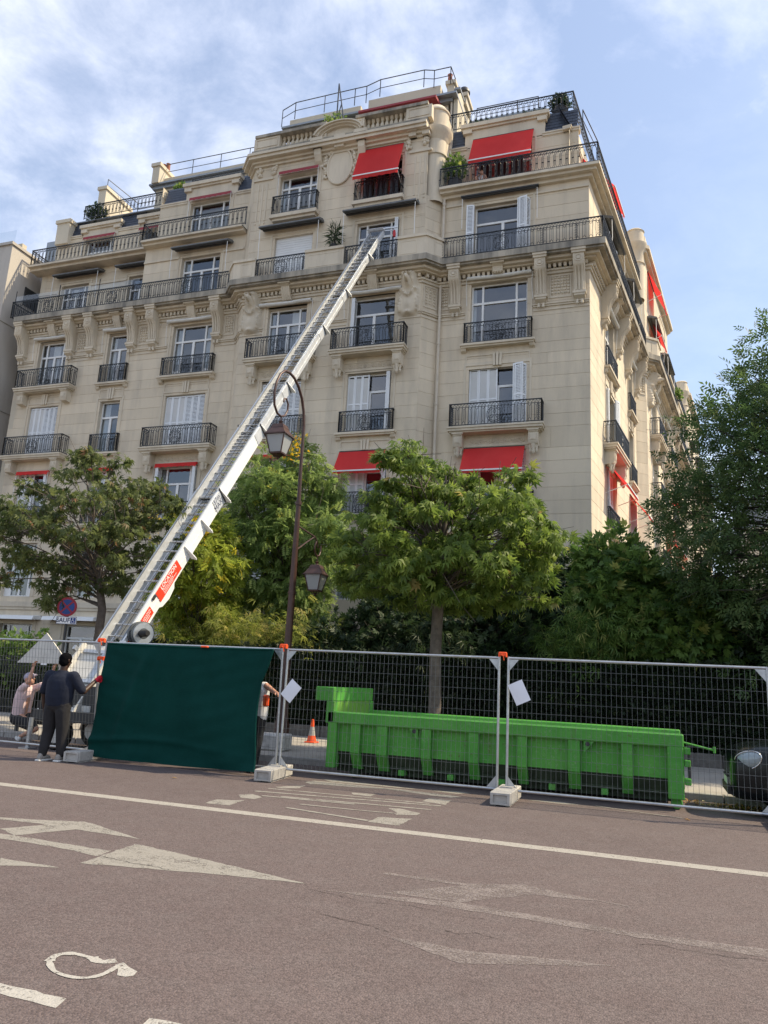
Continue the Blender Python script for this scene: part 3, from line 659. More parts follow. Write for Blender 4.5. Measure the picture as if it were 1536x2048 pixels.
def hood(T, u, wd, z, o=.5, mat='dark_canvas', cord=1.6):
    """closed awning cassette standing out over a window, hanging cords at its ends"""
    u0, u1 = u-wd/2, u+wd/2; m = MB(T)
    m.prism([(-.01,z+.10),(o*.25,z+.13),(o,z-.02),(o+.02,z-.10),(o-.05,z-.10),(o*.2,z+.0),(-.01,z+.0)], 'x', u0, u1)
    a = m.build('awning_cassette', mat, BLD)
    MB(T).tube([(u0+.03,o-.08,z-.10),(u1-.03,o-.08,z-.10)],.05,8).tube([(u0+.05,o*.35,z-.05),(u1-.05,o*.35,z-.05)],.035,6).build('roller','dark_metal',a,True)
    for x in (u0+.05, u1-.05): MB(T).tube([(x,o-.06,z-.1),(x+.01,o-.05,z-cord*.6),(x,o-.1,z-cord)],.014,5).build('cord','white_paint',a)
    return a
def loose_roll(T, u, wd, z, o=.16):
    u0, u1 = u-wd/2, u+wd/2; m = MB(T)
    m.hf(lambda i, j: (u0+wd*i, o+.085*cos(2*pi*j), z+.02*sin(3*pi*i)-.025*abs(sin(pi*i*2))+.075*sin(2*pi*j)), 24, 9)
    a = m.build('rolled_awning', 'white_canvas', BLD, True, 80)
    for x in (u0-.03, u1+.03): MB(T).tube([(x,.12,z),(x-.02,.10,z-.5),(x+.02,.06,z-1.15)],.011,5).build('cord','white_paint',a)
def offset_path(path, o):
    P = [np.array(p, float) for p in path]; out = []
    for i in range(len(P)):
        ns = []
        if i > 0: d = P[i]-P[i-1]; d /= np.linalg.norm(d); ns.append(np.array([d[1], -d[0]]))
        if i < len(P)-1: d = P[i+1]-P[i]; d /= np.linalg.norm(d); ns.append(np.array([d[1], -d[0]]))
        if len(ns) == 1: out.append(P[i]+ns[0]*o)
        else:
            b = ns[0]+ns[1]; out.append(P[i]+b*o/(b.dot(ns[0])))
    return out
def band(m, path, o0, o1, z0, z1):
    A = offset_path(path, o0); B = offset_path(path, o1); n = len(path); v = []
    for a, b in zip(A, B): v += [(*a, z0), (*b, z0), (*b, z1), (*a, z1)]
    f = []
    for i in range(n-1):
        k = i*4; j = k+4
        for q in range(4): f.append((k+q, k+(q+1)%4, j+(q+1)%4, j+q))
    f += [(0,3,2,1), (4*n-4, 4*n-3, 4*n-2, 4*n-1)]
    return m.add(v, f)
def sp(s, o=0.0): p = np.array([CX, YF])+SD*s+SN*o; return (p[0], p[1])
BAYS = [(10.8, 22.0), (33.0, 44.0)]; SEND = 62.0
side_pts = []
for a, b in BAYS: side_pts += [sp(a), sp(a+.55,BO), sp(b-.55,BO), sp(b)]
PATH = [(UL,YF),(UC0,YF),(UC1,27.4),(UC2,27.4),(UC3,YF),(CX,YF)] + side_pts + [sp(SEND)]

# ---- columns of windows
colA1, colA2, colB, colK1, colK2, colD = (-27.93,1.72), (-24.03,1.12), (-19.9,2.1), (-14.75,1.85), (-10.77,1.9), (-5.62,2.28)
Z1, Z2, Z3, Z4 = 8.02, 11.40, 14.88, 18.66
def op(c, z0, z1): return (c[0]-c[1]/2, c[0]+c[1]/2, z0, z1)
def ops(cols, top3=17.45):
    r = []
    for c in cols: r += [op(c, 4.7, 7.2), op(c, Z1, 10.58), op(c, Z2, 13.98), op(c, Z3, top3)]
    return r
AG = [op((-27.6,1.9),2.1,3.45), op((-24.0,1.7),2.1,3.45), op(colB,2.1,3.45)]
wall(FF, UL, UC0, .3, 18.0, ops([colA1,colA2,colB])+AG, seed=1)
wall(FC, UC1, UC2, .3, 18.0, ops([colK1,colK2]), seed=2)
wall(FF, UC3, CX, .3, 18.0, ops([colD], 17.7), seed=3)
spl_r = frame((UC2,27.4,0), (UC3-UC2,.6), (.6,-(UC3-UC2))); LSP = hypot(UC3-UC2,.6)
spl_l = frame((UC0,28.0,0), (UC1-UC0,-.6), (-.6,-(UC1-UC0)))
wall(spl_r, 0, LSP, .3, 18.0, seed=4); wall(spl_l, 0, hypot(UC1-UC0,.6), .3, 18.0, seed=5)
# upper floors
wall(FA4, UL-.2, UB, 18.6, 21.8, [op(colA1,Z4,20.95), op(colA2,Z4,20.95)], seed=6)
wall(FF, UB, UC0, 18.6, 21.8, [op(colB,Z4,20.98)], seed=7)
wall(frame((UB,28.8,0),(0,-1),(-1,0)), 0, .8, 18.6, 21.8, seed=8)
K5 = [op(colK1,21.85,23.95), op(colK2,21.85,23.95)]
wall(FC, UC1, UC2, 18.6, 25.0, [op(colK1,Z4,20.85), op(colK2,Z4,20.92)]+K5, seed=9)
wall(spl_r, 0, LSP, 18.6, 21.8, seed=10); wall(spl_l, 0, LSP, 18.6, 25.0, seed=11)
DL4 = (-5.55, 2.3)
wall(FF, UC3, CX, 18.6, 22.0, [op(DL4,Z4,21.3)], seed=12)
# windows, floor by floor
for c, st in ((colA1,'triple'),(colA2,'double'),(colB,'triple'),(colK1,'double'),(colK2,'double'),(colD,'triple')):
    window(FC if c in (colK1,colK2) else FF, *c, 4.7, 7.2, st, [(0,.3),(.7,1)])
for c in ((-27.6,1.9),(-24.0,1.7),colB): window(FF, *c, 2.1, 3.45, 'triple' if c[1] > 1.8 else 'double', None)
window(FF,*colA1,Z1,10.58,'double'); shutters(FF,*colA1,Z1,10.58,'closed','open'); small_rail(FF,*colA1,Z1)
window(FF,*colA2,Z1,10.58,'double'); shutters(FF,*colA2,Z1,10.58,None,'closed'); small_rail(FF,*colA2,Z1)
window(FF,*colB,Z1,10.58,'triple',[(.0,.12)]); shutters(FF,*colB,Z1,10.58,'open','open'); small_rail(FF,*colB,Z1,ext=.35)
window(FC,*colK1,Z1,10.55,'double'); shutters(FC,*colK1,Z1,10.55); small_rail(FC,*colK1,Z1)
window(FC,*colK2,Z1,10.55,'double'); shutters(FC,*colK2,Z1,10.55,'closed','open'); small_rail(FC,*colK2,Z1)
window(FF,*colD,Z1,10.62,'triple'); shutters(FF,*colD,Z1,10.62,None,'closed'); small_rail(FF,*colD,Z1,ext=.3)
rolled(FF,-27.9,1.9,10.62); rolled(FF,-24.0,1.3,10.62,cords=False); rolled(FF,-19.9,2.15,10.66,cords=False); rolled(FC,-14.85,2.3,10.62)
awning(FC,-10.85,1.98,10.62,.95,.62,val=.10); awning(FF,-5.68,2.35,10.68,1.05,.7,val=.08)
window(FF,*colA1,Z2,13.98,'double'); shutters(FF,*colA1,Z2,13.98); balcony(FF,-29.6,-26.1,Z2,.5,cons=(-29.2,-26.5),drop=False)
window(FF,*colA2,Z2,13.98,'double',[(.0,.35)]); small_rail(FF,*colA2,Z2,ext=.22)
window(FF,*colB,Z2,13.98,'triple'); shutters(FF,*colB,Z2,13.98); balcony(FF,-21.65,-18.05,Z2,.52,cons=(-21.3,-18.4))
window(FC,*colK1,Z2,13.92,'double'); shutters(FC,*colK1,Z2,13.92); small_rail(FC,*colK1,Z2,ext=.3)
window(FC,*colK2,Z2,13.95,'double'); shutters(FC,*colK2,Z2,13.95,'closed','open'); small_rail(FC,*colK2,Z2,ext=.2)
window(FF,*colD,Z2,14.05,'triple'); shutters(FF,*colD,Z2,14.05,'closed','ajar'); balcony(FF,-7.4,-3.8,Z2+.05,.5,cons=(-7.05,-4.15))
window(FF,*colA1,Z3,17.4,'triple',[(.35,.6)]); balcony(FF,-29.55,-26.2,Z3,.45,cons=(-29.2,-26.55),drop=False)
window(FF,*colA2,Z3,17.42,'double',[(0,.2),(.8,1)]); small_rail(FF,*colA2,Z3,ext=.2)
window(FF,*colB,Z3,17.45,'triple',[(0,.14),(.72,1)]); small_rail(FF,*colB,Z3,ext=.3,p=.2)
window(FC,*colK1,Z3,17.35,'triple',[(.0,.10),(.55,.8)]); balcony(FC,-16.4,-13.25,Z3+.02,.5,cons=(-16.1,-13.55))
window(FC,*colK2,Z3,17.38,'double'); shutters(FC,*colK2,Z3,17.38,'open',None); balcony(FC,-12.4,-9.2,Z3+.02,.5,cons=(-12.1,-9.5))
window(FF,*colD,Z3+.12,17.7,'wide',[(.0,.07)]); small_rail(FF,*colD,Z3+.12,ext=.2,p=.2)
for T, c in ((FF,colA2),(FF,colB),(FF,colD),(FF,colA1)): keypanel(T, c[0], c[1], 14.12, 14.58)
for T, c in ((FF,colA2),(FC,colK1),(FC,colK2)): keypanel(T, c[0], c[1], 10.72, 11.08)
frieze(FC,-14.83,1.9,14.1,14.42); frieze(FC,-10.8,1.95,14.1,14.42); frieze(FF,-19.85,2.2,10.75,11.08); frieze(FF,-5.6,2.2,10.8,11.12)
for T, u, wd, z in ((FF,-27.9,2.3,17.55),(FF,-24.0,1.7,17.58),(FF,-19.85,2.75,17.62),(FC,-14.8,2.5,17.5),(FC,-10.75,2.5,17.55),(FF,-5.6,2.6,17.88)): loose_roll(T,u,wd,z)
window(FA4,*colA1,Z4,20.95,'triple',[(.3,.5)]); window(FA4,*colA2,Z4,20.95,'double'); window(FF,*colB,Z4,20.98,'triple',[(0,.2)])
window(FC,*colK1,Z4,20.85,'double'); roller(FC,*colK1,Z4,20.85); window(FC,*colK2,Z4,20.92,'triple'); shutters(FC,*colK2,Z4,20.92,None,'open')
window(FF,*DL4,Z4,21.3,'double'); shutters(FF,*DL4,Z4,21.3,'wall','ajar')
hood(FA4,-27.6,2.9,21.42); hood(FA4,-24.0,2.3,21.42); hood(FF,-19.75,3.1,21.35); hood(FC,-14.8,2.95,21.25,.5); hood(FC,-10.6,3.3,21.38,.5)
hood(FF,-5.65,3.2,21.72,.28,'dark_metal',1.5)
window(FC,*colK1,21.85,23.95,'triple',[(0,.18),(.85,1)]); window(FC,*colK2,21.85,23.95,'double')
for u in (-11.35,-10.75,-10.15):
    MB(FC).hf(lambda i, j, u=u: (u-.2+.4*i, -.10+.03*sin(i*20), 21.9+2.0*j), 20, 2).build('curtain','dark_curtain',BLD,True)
rolled(FC,-14.7,1.95,24.08,'red_faded',.14,.12); awning(FC,-10.8,2.05,24.5,1.68,.66,val=.16)
for c in (colK1, colK2):
    b = MB(FC).box(c[0]-1.15,c[0]+1.15,-.03,.34,21.68,21.85).box(c[0]-1.05,c[0]+1.05,-.03,.24,21.56,21.68).build('balcony','stone_trim',BLD)
    railing(FC, [(c[0]-1.08,0),(c[0]-1.08,.26),(c[0]+1.08,.26),(c[0]+1.08,0)], 21.85, .93, 'loop', (), b)

# ---- great cornice under the fourth floor balcony
m = MB(); band(m, PATH, -.05, .06, 17.72, 17.84); band(m, PATH, -.05, .12, 17.84, 17.92); band(m, PATH, -.05, .30, 18.10, 18.17); band(m, PATH, -.05, .46, 18.17, 18.28); m.build('cornice', 'stone_trim', BLD)
m = MB(); band(m, PATH, -.05, .66, 18.28, 18.36); band(m, PATH, -.05, .74, 18.36, 18.62); m.build('balcony_slab', 'stone_weathered', BLD)
m = MB(); inner = offset_path(PATH, 0.0)
for i in range(len(PATH)-1):
    a = np.array(PATH[i]); b = np.array(PATH[i+1]); ln = np.linalg.norm(b-a); d = (b-a)/ln; nrm = np.array([d[1], -d[0]]); n = int(ln/.20)
    for k in range(n):
        c = a+d*((k+.5)*ln/n); q = [c-d*.055-nrm*.03, c+d*.055-nrm*.03, c+d*.055+nrm*.20, c-d*.055+nrm*.20]
        m.prism([tuple(e) for e in q], 'z', 17.93, 18.09)
stuff(m.build('dentils', 'stone_trim', BLD))
def bracket(T, u, zt=18.36, h=2.0, wd=.5, dp=.62):
    m = MB(T); b = zt-h
    m.prism([(-.03,zt-.1),(dp,zt-.1),(dp,zt-.62),(dp*.92,zt-.68),(dp*.62,zt-.86),(dp*.44,zt-1.15),(dp*.36,zt-1.5),(dp*.42,zt-1.62),(dp*.42,zt-1.78),(dp*.2,zt-1.86),(-.03,b)], 'x', u-wd*.42, u+wd*.42)
    m.box(u-wd*.52,u+wd*.52,-.03,dp+.05,zt-.20,zt-.1).box(u-wd*.56,u+wd*.56,-.03,dp+.09,zt-.1,zt-.005)
    m.box(u-wd*.5,u+wd*.5,-.03,dp*.47,zt-1.70,zt-1.60)
    for k in (-1,0,1):
        m.tube([(u+k*wd*.24,dp*.90,zt-.68),(u+k*wd*.24,dp*.62,zt-.88),(u+k*wd*.24,dp*.45,zt-1.18),(u+k*wd*.24,dp*.38,zt-1.56)],.045,6)
    m.lathe([(0,.03),(.10,.03),(.12,.0),(.14,0),(.145,.03),(.165,.0)], (0,0,0), 14) if False else None
    c = MB(); ring(m, lambda x, z: (u+x, dp+.005, zt-.41+z), .135, .022, 16); m.box(u-.05,u+.05,dp-.01,dp+.03,zt-.46,zt-.36)
    for s in (-.09,.09): m.lathe([(0,-.09),(.05,-.07),(.06,0),(.04,.06),(.05,.1)], (u+s,dp*.25,b-.02), 8)
    return m.build('bracket', 'stone_trim', BLD, True, 40)
for u in (-29.75,-26.75,-25.5,-23.15,-21.95,-18.5): bracket(FF,u)
for u in (-7.38,-3.92,-2.45): bracket(FF,u)
def keybracket(T, u, zb=17.55):
    m = MB(T); m.prism([(-.03,18.35),(.55,18.35),(.55,18.22),(.42,18.15),(.38,17.95),(.16,zb),(-.03,zb-.02)],'x',u-.2,u+.2); m.box(u-.28,u+.28,-.03,.6,18.22,18.352)
    for k in (-.11,0,.11): m.tube([(u+k,.40,18.10),(u+k,.34,17.92),(u+k,.18,zb+.03)],.03,5)
    m.build('key_bracket','stone_trim',BLD,True,40)
for T, c in ((FF,colA1),(FF,colA2),(FF,colB),(FC,colK1),(FC,colK2)): keybracket(T,c[0],17.62)
keybracket(FF,colD[0],17.9)
def bead_panel(T, u0, u1, z0, z1, n):
    m = MB(T); m.box(u0,u1,-.02,.03,z0-.07,z0).box(u0,u1,-.02,.03,z1,z1+.06)
    m.box(u0-.05,u0,-.02,.03,z0-.07,z1+.06).box(u1,u1+.05,-.02,.03,z0-.07,z1+.06)
    for k in range(n):
        c = u0+(k+.5)*(u1-u0)/n; h = (z1-z0); q = int(h/.13)
        lo = 0 if k in (0, n-1) else -1
        m.box(c-.035,c+.035,-.02,.012,z1-q*.13-.02,z1-.01)
        for j in range(q): m.lathe([(0,-.05),(.042,-.03),(.05,0),(.042,.03),(0,.05)], (c,.014,z1-.07-j*.13), 6)
    m.build('carved_panel','stone_trim',BLD,True,50)
bead_panel(FF,-26.4,-25.85,16.75,17.6,4); bead_panel(FF,-22.8,-22.3,16.75,17.6,4); bead_panel(FF,-3.55,-2.82,16.75,17.6,6); bead_panel(FF,-8.0,-7.72,16.75,17.6,3)
bead_panel(spl_r,.12,LSP-.12,16.75,17.6,3); bead_panel(FC,-13.1,-12.4,16.75,17.6,4); bead_panel(FF,-18.15,-17.75,16.75,17.6,3)
def mould(T, u0, u1, z): MB(T).box(u0,u1,-.02,.05,z,z+.07).box(u0,u1,-.02,.09,z+.07,z+.12).box(u0,u1,-.02,.03,z-.16,z-.10).build('string_course','stone_trim',BLD)
for T, a, b in ((FF,-30,-29.0),(FF,-26.9,-24.8),(FF,-23.25,-21.2),(FF,-18.6,-17.6),(FC,-17.0,-15.85),(FC,-13.7,-11.9),(FC,-9.65,-8.68),(FF,-8.14,-7.0),(FF,-4.25,-2.09),(spl_r,.0,LSP),(spl_l,0,LSP)): mould(T,a,b,16.36)
def gauss(x, y, cx, cy, sx, sy): return math.exp(-((x-cx)/sx)**2-((y-cy)/sy)**2)
def lion(T, u, zc, wd=.98, h=2.05):
    def hgt(x, y):    # x in -1..1, y 0 bottom..1 top
        sh = 1/(1+math.exp((abs(x)-.72-.1*sin(y*7))*16)); b = 1/(1+math.exp(-(y-.03-.10*x*x)*40))
        v = .10*sh*b
        v += .16*gauss(x,y,0,.80,.42,.15) + .13*gauss(x,y,0,.74,.16,.06) + .07*gauss(x,y,0,.66,.2,.05)
        for s in (-1,1):
            v += .10*gauss(x,y,s*.38,.86,.13,.06) + .06*gauss(x,y,s*.5,.74,.15,.1) - .10*gauss(x,y,s*.15,.815,.07,.022) + .06*gauss(x,y,s*.12,.86,.12,.02)
            v += .08*gauss(x,y,s*.68,.56,.14,.05)+.05*gauss(x,y,s*.82,.2+.03*sin(x*9),.12,.08)
            for k in range(7): v += .055*gauss(x,y,s*(.78+.05*sin(k*1.7)),.12+k*.075,.09,.030)
            v += .04*gauss(x,y,s*(.35),.50-.0,.10,.03)
        v -= .11*gauss(x,y,0,.675,.10,.022)
        r = hypot(x*.9,(y-.60)*2.6); v += .05*math.exp(-((r-.42)/.07)**2)*(1 if y < .60 else 0)*(1+.4*sin(x*40))
        v += .03*sin(x*31+y*13)*sin(y*43)*gauss(x,y,0,.82,.55,.16)
        v += .06*gauss(x,y,0,.07,.28,.04) + .03*gauss(x,y,0,.25,.3,.1)
        edge = min(1, (1-abs(x))*9)*min(1, y*18)*min(1, (1-y)*18)
        return v*edge
    m = MB(T); m.hf(lambda i, j: (u+(i-.5)*wd, .012+hgt(i*2-1, j)*2.1-.03*(1 if abs(i-.5) > .49 or abs(j-.5) > .49 else 0), zc-h/2+h*j), 34, 58)
    return m.build('lion_relief','stone_trim',BLD,True,60)
lion(FC,-16.45,17.25); lion(FC,-9.2,17.25)
# ---- fourth floor parapets and railings
def parapet(path, z0=18.62, h=.95):
    m = MB(); band(m, path, .22, .62, z0, z0+h-.12); band(m, path, .18, .68, z0+h-.12, z0+h)
    o = m.build('parapet','stone_trim',BLD); p = MB()
    for i in range(len(path)-1):
        a = np.array(path[i]); b = np.array(path[i+1]); d = b-a; ln = np.linalg.norm(d); d /= ln
        if ln < .5: continue
        T = frame((a[0],a[1],0), d, (d[1],-d[0])); q = MB(T)
        for x0, x1, c0, c1 in ((.12,ln-.12,z0+.12,z0+.16),(.12,ln-.12,z0+h-.26,z0+h-.22),(.12,.16,z0+.16,z0+h-.26),(ln-.16,ln-.12,z0+.16,z0+h-.26)): q.box(x0,x1,.60,.632,c0,c1)
        q.build('parapet_moulding','stone_trim',o)
    return o
parapet([(-17.35,27.78),(UC1,27.4),(-16.2,27.4)]); parapet([(-13.8,27.4),(-12.0,27.4)]); parapet([(-9.62,27.4),(UC2,27.4),(-8.22,27.92)])
railing(FF,[(-30.35,-.6),(-30.35,.62),(-17.75,.62)],Z4,.86,'ornate',[(1,2.3),(1,6.1),(1,10.3)],None,[(1,x) for x in (4.2,8.2,12.0)])
railing(FC,[(-16.2,.55),(-13.8,.55)],Z4,.86,'ornate',[(0,1.2)]); railing(FC,[(-12.0,.55),(-9.62,.55)],Z4,.86,'ornate',[(0,1.2)])
cn = offset_path(PATH,.62)
railing(None,[(-8.02,27.38),tuple(cn[5]),sp(10.4,.62)],Z4,.92,'ornate',[(0,2.55),(1,3.8),(1,9.0)],None,[(0,1.0),(0,4.2),(0,5.5),(1,2.0),(1,6.0)])
# wind screens on the left balcony
for x0, x1 in ((-30.3,-27.6),(-27.55,-25.2),(-25.15,-22.8)):
    MB(FF).box(x0,x1,.54,.548,Z4+.86,Z4+1.2).build('glass_screen','clear_screen',BLD); MB(FF).box(x0,x0+.025,.53,.56,Z4,Z4+1.5).build('screen_post','iron',BLD)
# upper string courses on the fourth floor
for T, a, b, z in ((FA4,-30.2,-29.0,20.55),(FA4,-26.9,-24.7,20.75),(FF,UB,-21.1,20.95),(FF,-18.7,-17.6,20.95),(FF,-8.1,-7.2,21.4),(FF,-4.2,CX,21.4)): MB(T).box(a,b,-.02,.06,z,z+.06).box(a,b,-.02,.03,z+.06,z+.14).build('string_course','stone_trim',BLD)
# ---- fifth floor
m = MB(); pb = [(UB,28.0),(UC0,28.0)]; band(m,pb,-.05,.5,21.86,21.96); band(m,pb,-.05,.34,21.74,21.86); band(m,pb,-.9,.45,21.90,21.955); m.build('balcony_slab','stone_trim',BLD)
m = MB(); pa = [(UL-.5,28.8),(UB,28.8)]; band(m,pa,-1.3,.8,21.86,21.96); band(m,pa,-.05,.6,21.72,21.86); m.build('balcony_slab','stone_trim',BLD)
railing(FF,[(UB+.03,-.8),(UB+.03,.42),(-17.4,.42)],21.96,.9,'loop'); railing(FA4,[(UL-.4,-1.2),(UL-.4,.7),(UB-.05,.7)],21.96,.9,'loop')
pd = [(UC3,28.0),(CX,28.0),sp(10.2)]; m = MB(); band(m,pd,-.95,.5,22.02,22.14); band(m,pd,-.05,.36,21.90,22.02); band(m,pd,-.05,.16,21.76,21.90); m.build('balcony_slab','stone_trim',BLD)
cn5 = offset_path(pd,.42); railing(None,[tuple(cn5[0]),tuple(cn5[1]),tuple(cn5[2])],22.14,.9,'loop')
A5 = (-27.95,1.9); A5b = (-24.5,1.5); B5 = (-20.35,2.25); D5 = (-5.75,2.5)
wall(FA5,-30.9,UB-.1,21.9,24.75,[op(A5,22.0,24.45),op(A5b,22.0,24.45)],seed=20); wall(FB5,-23.3,-17.4,21.9,24.75,[op(B5,22.0,24.6)],seed=21)
wall(frame((-23.3,30.1,0),(0,-1),(-1,0)),0,1.2,21.9,25.9,seed=22)
wall(FB5,-8.45,-2.55,22.1,24.85,[op(D5,22.14,24.75)],seed=23)
window(FA5,*A5,22.0,24.45,'triple'); window(FA5,*A5b,22.0,24.45,'double'); window(FB5,*B5,22.0,24.6,'triple'); window(FB5,*D5,22.14,24.75,'triple')
rolled(FA5,-27.95,2.05,24.52,'red_faded',.12); rolled(FA5,-24.5,1.7,24.52,'red_faded',.12); rolled(FB5,-20.3,2.35,24.78,'red_faded',.14)
awning(FB5,-5.75,2.65,25.22,1.62,.85,val=.2)
for u in (-6.55,-5.85,-5.15): MB(FB5).hf(lambda i, j, u=u: (u-.26+.52*i, -.08+.03*sin(i*22), 22.2+2.4*j), 22, 2).build('curtain','dark_curtain',BLD,True)
# slate mansard strips with dormer fronts
def slates(T, u0, u1, z0, z1, back):
    """individual slate courses on a sloping strip"""
    m = MB(T); sl_ = hypot(z1-z0, back); n = max(3, int(sl_/.16)); 
    m.quad((u0,-.05,z0),(u1,-.05,z0),(u1,-back-.05,z1),(u0,-back-.05,z1))
    for k in range(n):
        f0 = k/n; f1 = (k+1.25)/n; nn = max(2, int((u1-u0)/.2)); sh = .5*(k % 2)
        for i in range(nn+1):
            a = max(u0, u0+(i-sh)*(u1-u0)/nn+.004); b = min(u1, u0+(i+1-sh)*(u1-u0)/nn-.004)
            if b-a < .02: continue
            zt = min(z1, z0+(z1-z0)*f1); ft = (zt-z0)/(z1-z0)
            m.quad((a,-back*f0+.012,z0+(z1-z0)*f0),(b,-back*f0+.012,z0+(z1-z0)*f0),(b,-back*ft-.012,zt),(a,-back*ft-.012,zt))
    return m.build('slate_roof','slate',BLD)
def dormer_front(T, u0, u1, z0, z1, dep=.9, scroll=True):
    m = MB(T); m.box(u0,u1,-dep,.012,z0,z1-.28); m.box(u0-.12,u1+.12,-dep,.10,z1-.28,z1-.18).box(u0-.18,u1+.18,-dep,.18,z1-.18,z1)
    for s in (u0+.12,u1-.12): m.box(s-.2,s+.2,-.1,.14,z1-.46,z1-.28)
    m.build('dormer','stone_trim',BLD)
def gut(T, u0, u1, z): MB(T).box(u0,u1,-.3,.07,z,z+.07).box(u0,u1,-.3,.04,z-.1,z).build('eaves','stone_trim',BLD)
wallc = 24.75
gut(FA5,-30.9,-29.2,wallc); gut(FA5,-26.8,-25.4,wallc); slates(FA5,-30.2,-29.1,24.85,25.85,.24); slates(FA5,-26.9,-25.3,24.85,25.85,.24); slates(FA5,-23.9,-23.2,24.85,25.85,.24)
dormer_front(FA5,-29.15,-26.75,24.62,25.32); dormer_front(FA5,-25.4,-23.6,24.62,25.32)
gut(FB5,-23.3,-21.7,24.75); gut(FB5,-18.9,-17.5,24.75); slates(FB5,-23.1,-21.75,24.85,25.85,.24); slates(FB5,-18.9,-17.5,24.85,25.85,.24); dormer_front(FB5,-21.8,-18.85,24.75,25.72)
gut(FB5,-8.4,-7.35,24.9); gut(FB5,-4.05,-2.5,24.9); slates(FB5,-8.3,-7.3,25.0,26.05,.24); slates(FB5,-4.1,-2.6,25.0,26.05,.24); dormer_front(FB5,-7.45,-3.95,24.88,26.0)
# mass of the building behind the fronts
core = [(-30.6,30.75),(-23.35,30.75),(-23.35,29.55),(-17.4,29.55),(-17.4,28.6),(-8.3,28.6),(-8.3,29.55)]+[sp(1.6,-.9)]+[sp(SEND,-.9)]+[sp(SEND,-14),(-12,46),(-30.6,46)]
MB().prism(core,'z',21.9,25.72).build('upper_storey_mass','render_cream',BLD)
core2 = [(-29.9,30.6),(-3.6,30.6),sp(3,-1.9),sp(SEND,-1.9),sp(SEND,-14),(-12,46),(-29.9,46)]
MB().prism(core2,'z',0,21.9).build('lower_storey_mass','render_cream',BLD)
MB().prism([(UL,28.0),(UL,46),(UL+.3,46),(UL+.3,28.0)],'z',0,18.6).prism([(UL-.2,28.8),(UL-.2,46),(UL+.1,46),(UL+.1,28.8)],'z',18.6,21.8).build('end_wall','render_cream',BLD)
# ---- crown of the central pavilion
CP = [(UC0,28.0),(UC1,27.4),(UC2,27.4)]
m = MB(); band(m,CP,-.05,.10,24.62,24.74); band(m,CP,-.05,.22,24.74,24.86); band(m,CP,-.05,.42,24.86,25.0); band(m,CP,-.05,.5,25.0,25.12); m.build('cornice','stone_trim',BLD)
m = MB(); band(m,CP,-.3,.30,25.12,25.38); m.build('balustrade_plinth','stone_weathered',BLD)
m = MB(); band(m,[(-17.0,27.4),(-13.4,27.4)],-.3,.36,26.0,26.14); band(m,[(-12.0,27.4),(UC2,27.4)],-.3,.36,26.0,26.14); m.build('balustrade_rail','stone_weathered',BLD)
def pier(u0,u1): 
    m = MB(FC); m.box(u0,u1,-.28,.29,25.38,26.0)
    for a,b,c,d in ((u0+.1,u1-.1,25.48,25.52),(u0+.1,u1-.1,25.88,25.92),(u0+.1,u0+.14,25.52,25.88),(u1-.14,u1-.1,25.52,25.88)): m.box(a,b,.28,.32,c,d)
    m.build('balustrade_pier','stone_trim',BLD)
pier(-17.05,-15.75); pier(-13.75,-13.4); pier(-12.0,-11.6); pier(-9.65,-8.5)
bal = [(.0,0),(.10,0),(.10,.05),(.06,.08),(.105,.2),(.09,.30),(.05,.40),(.04,.46),(.07,.5),(.085,.55),(.09,.62)]
bm_ = MB().lathe(bal,(0,0,0),8).mesh('baluster',True,50); bm_.materials.append(MATS['stone_trim'])
for a, b in ((-15.75,-13.75),(-11.6,-9.65)):
    n = 9
    for k in range(n):
        o = bpy.data.objects.new('baluster', bm_); COL.objects.link(o); o.location = (a+(k+.5)*(b-a)/n, 27.4-.02, 25.38); o.parent = BLD; o.matrix_parent_inverse = ANCH[BLD.name]
# arched pediment, oval cartouche and garlands between the two windows
uo, zo = -12.74, 23.93
m = MB(FC)
arc = [(1.12*cos(a),.62*sin(a)) for a in np.linspace(radians(8),radians(172),22)]
for r0, r1, dp in ((1.0,1.09,.55),(.90,1.0,.46),(.80,.90,.34)):
    po = [(uo+x*r1,25.28+z*r1) for x,z in arc]; pi_ = [(uo+x*r0,25.28+z*r0) for x,z in arc]
    for i in range(len(arc)-1): m.prism([pi_[i],po[i],po[i+1],pi_[i+1]],'y',-.03,dp)
m.prism([(uo+x*.82,25.28+z*.82) for x,z in arc],'y',-.03,.2)
for s in (-1,1):
    m.box(uo+s*1.05-.3,uo+s*1.05+.3,-.03,.5,25.14,25.30).box(uo+s*1.05-.22,uo+s*1.05+.22,-.03,.36,24.86,25.14)
    m.prism([(-.03,24.86),(.3,24.86),(.26,24.6),(.12,24.35),(-.03,24.2)],'x',uo+s*1.05-.16,uo+s*1.05+.16)
m.build('pediment','stone_trim',BLD)
m = MB(FC)
m.lathe([(0,0)],(0,0,0)) if False else None
n = 28; ring1 = [(uo+.56*cos(2*pi*k/n),zo+.86*sin(2*pi*k/n)) for k in range(n)]
m.prism(ring1,'y',-.02,.05); m.tube([(uo+.59*cos(2*pi*k/n),.05,zo+.89*sin(2*pi*k/n)) for k in range(n)],.05,6,True)
m.build('oval_cartouche','stone_trim',BLD,True,40)
m = MB(FC); rr = random.Random(3)
for s in (-1,1):
    for k in range(30):
        a = radians(-30+k*4.2); x = uo+s*(.74+.06*sin(k))*cos(a); z = zo+1.02*sin(a)+.04
        r = rr.uniform(.055,.10); m.lathe([(0,-r),(r*.8,-r*.6),(r,0),(r*.8,r*.6),(0,r)],(x+rr.uniform(-.05,.05),.04,z+rr.uniform(-.05,.05)),6)
m.prism([(uo-.22,24.75),(uo+.22,24.75),(uo+.28,25.4),(uo-.28,25.4)],'y',-.02,.32)
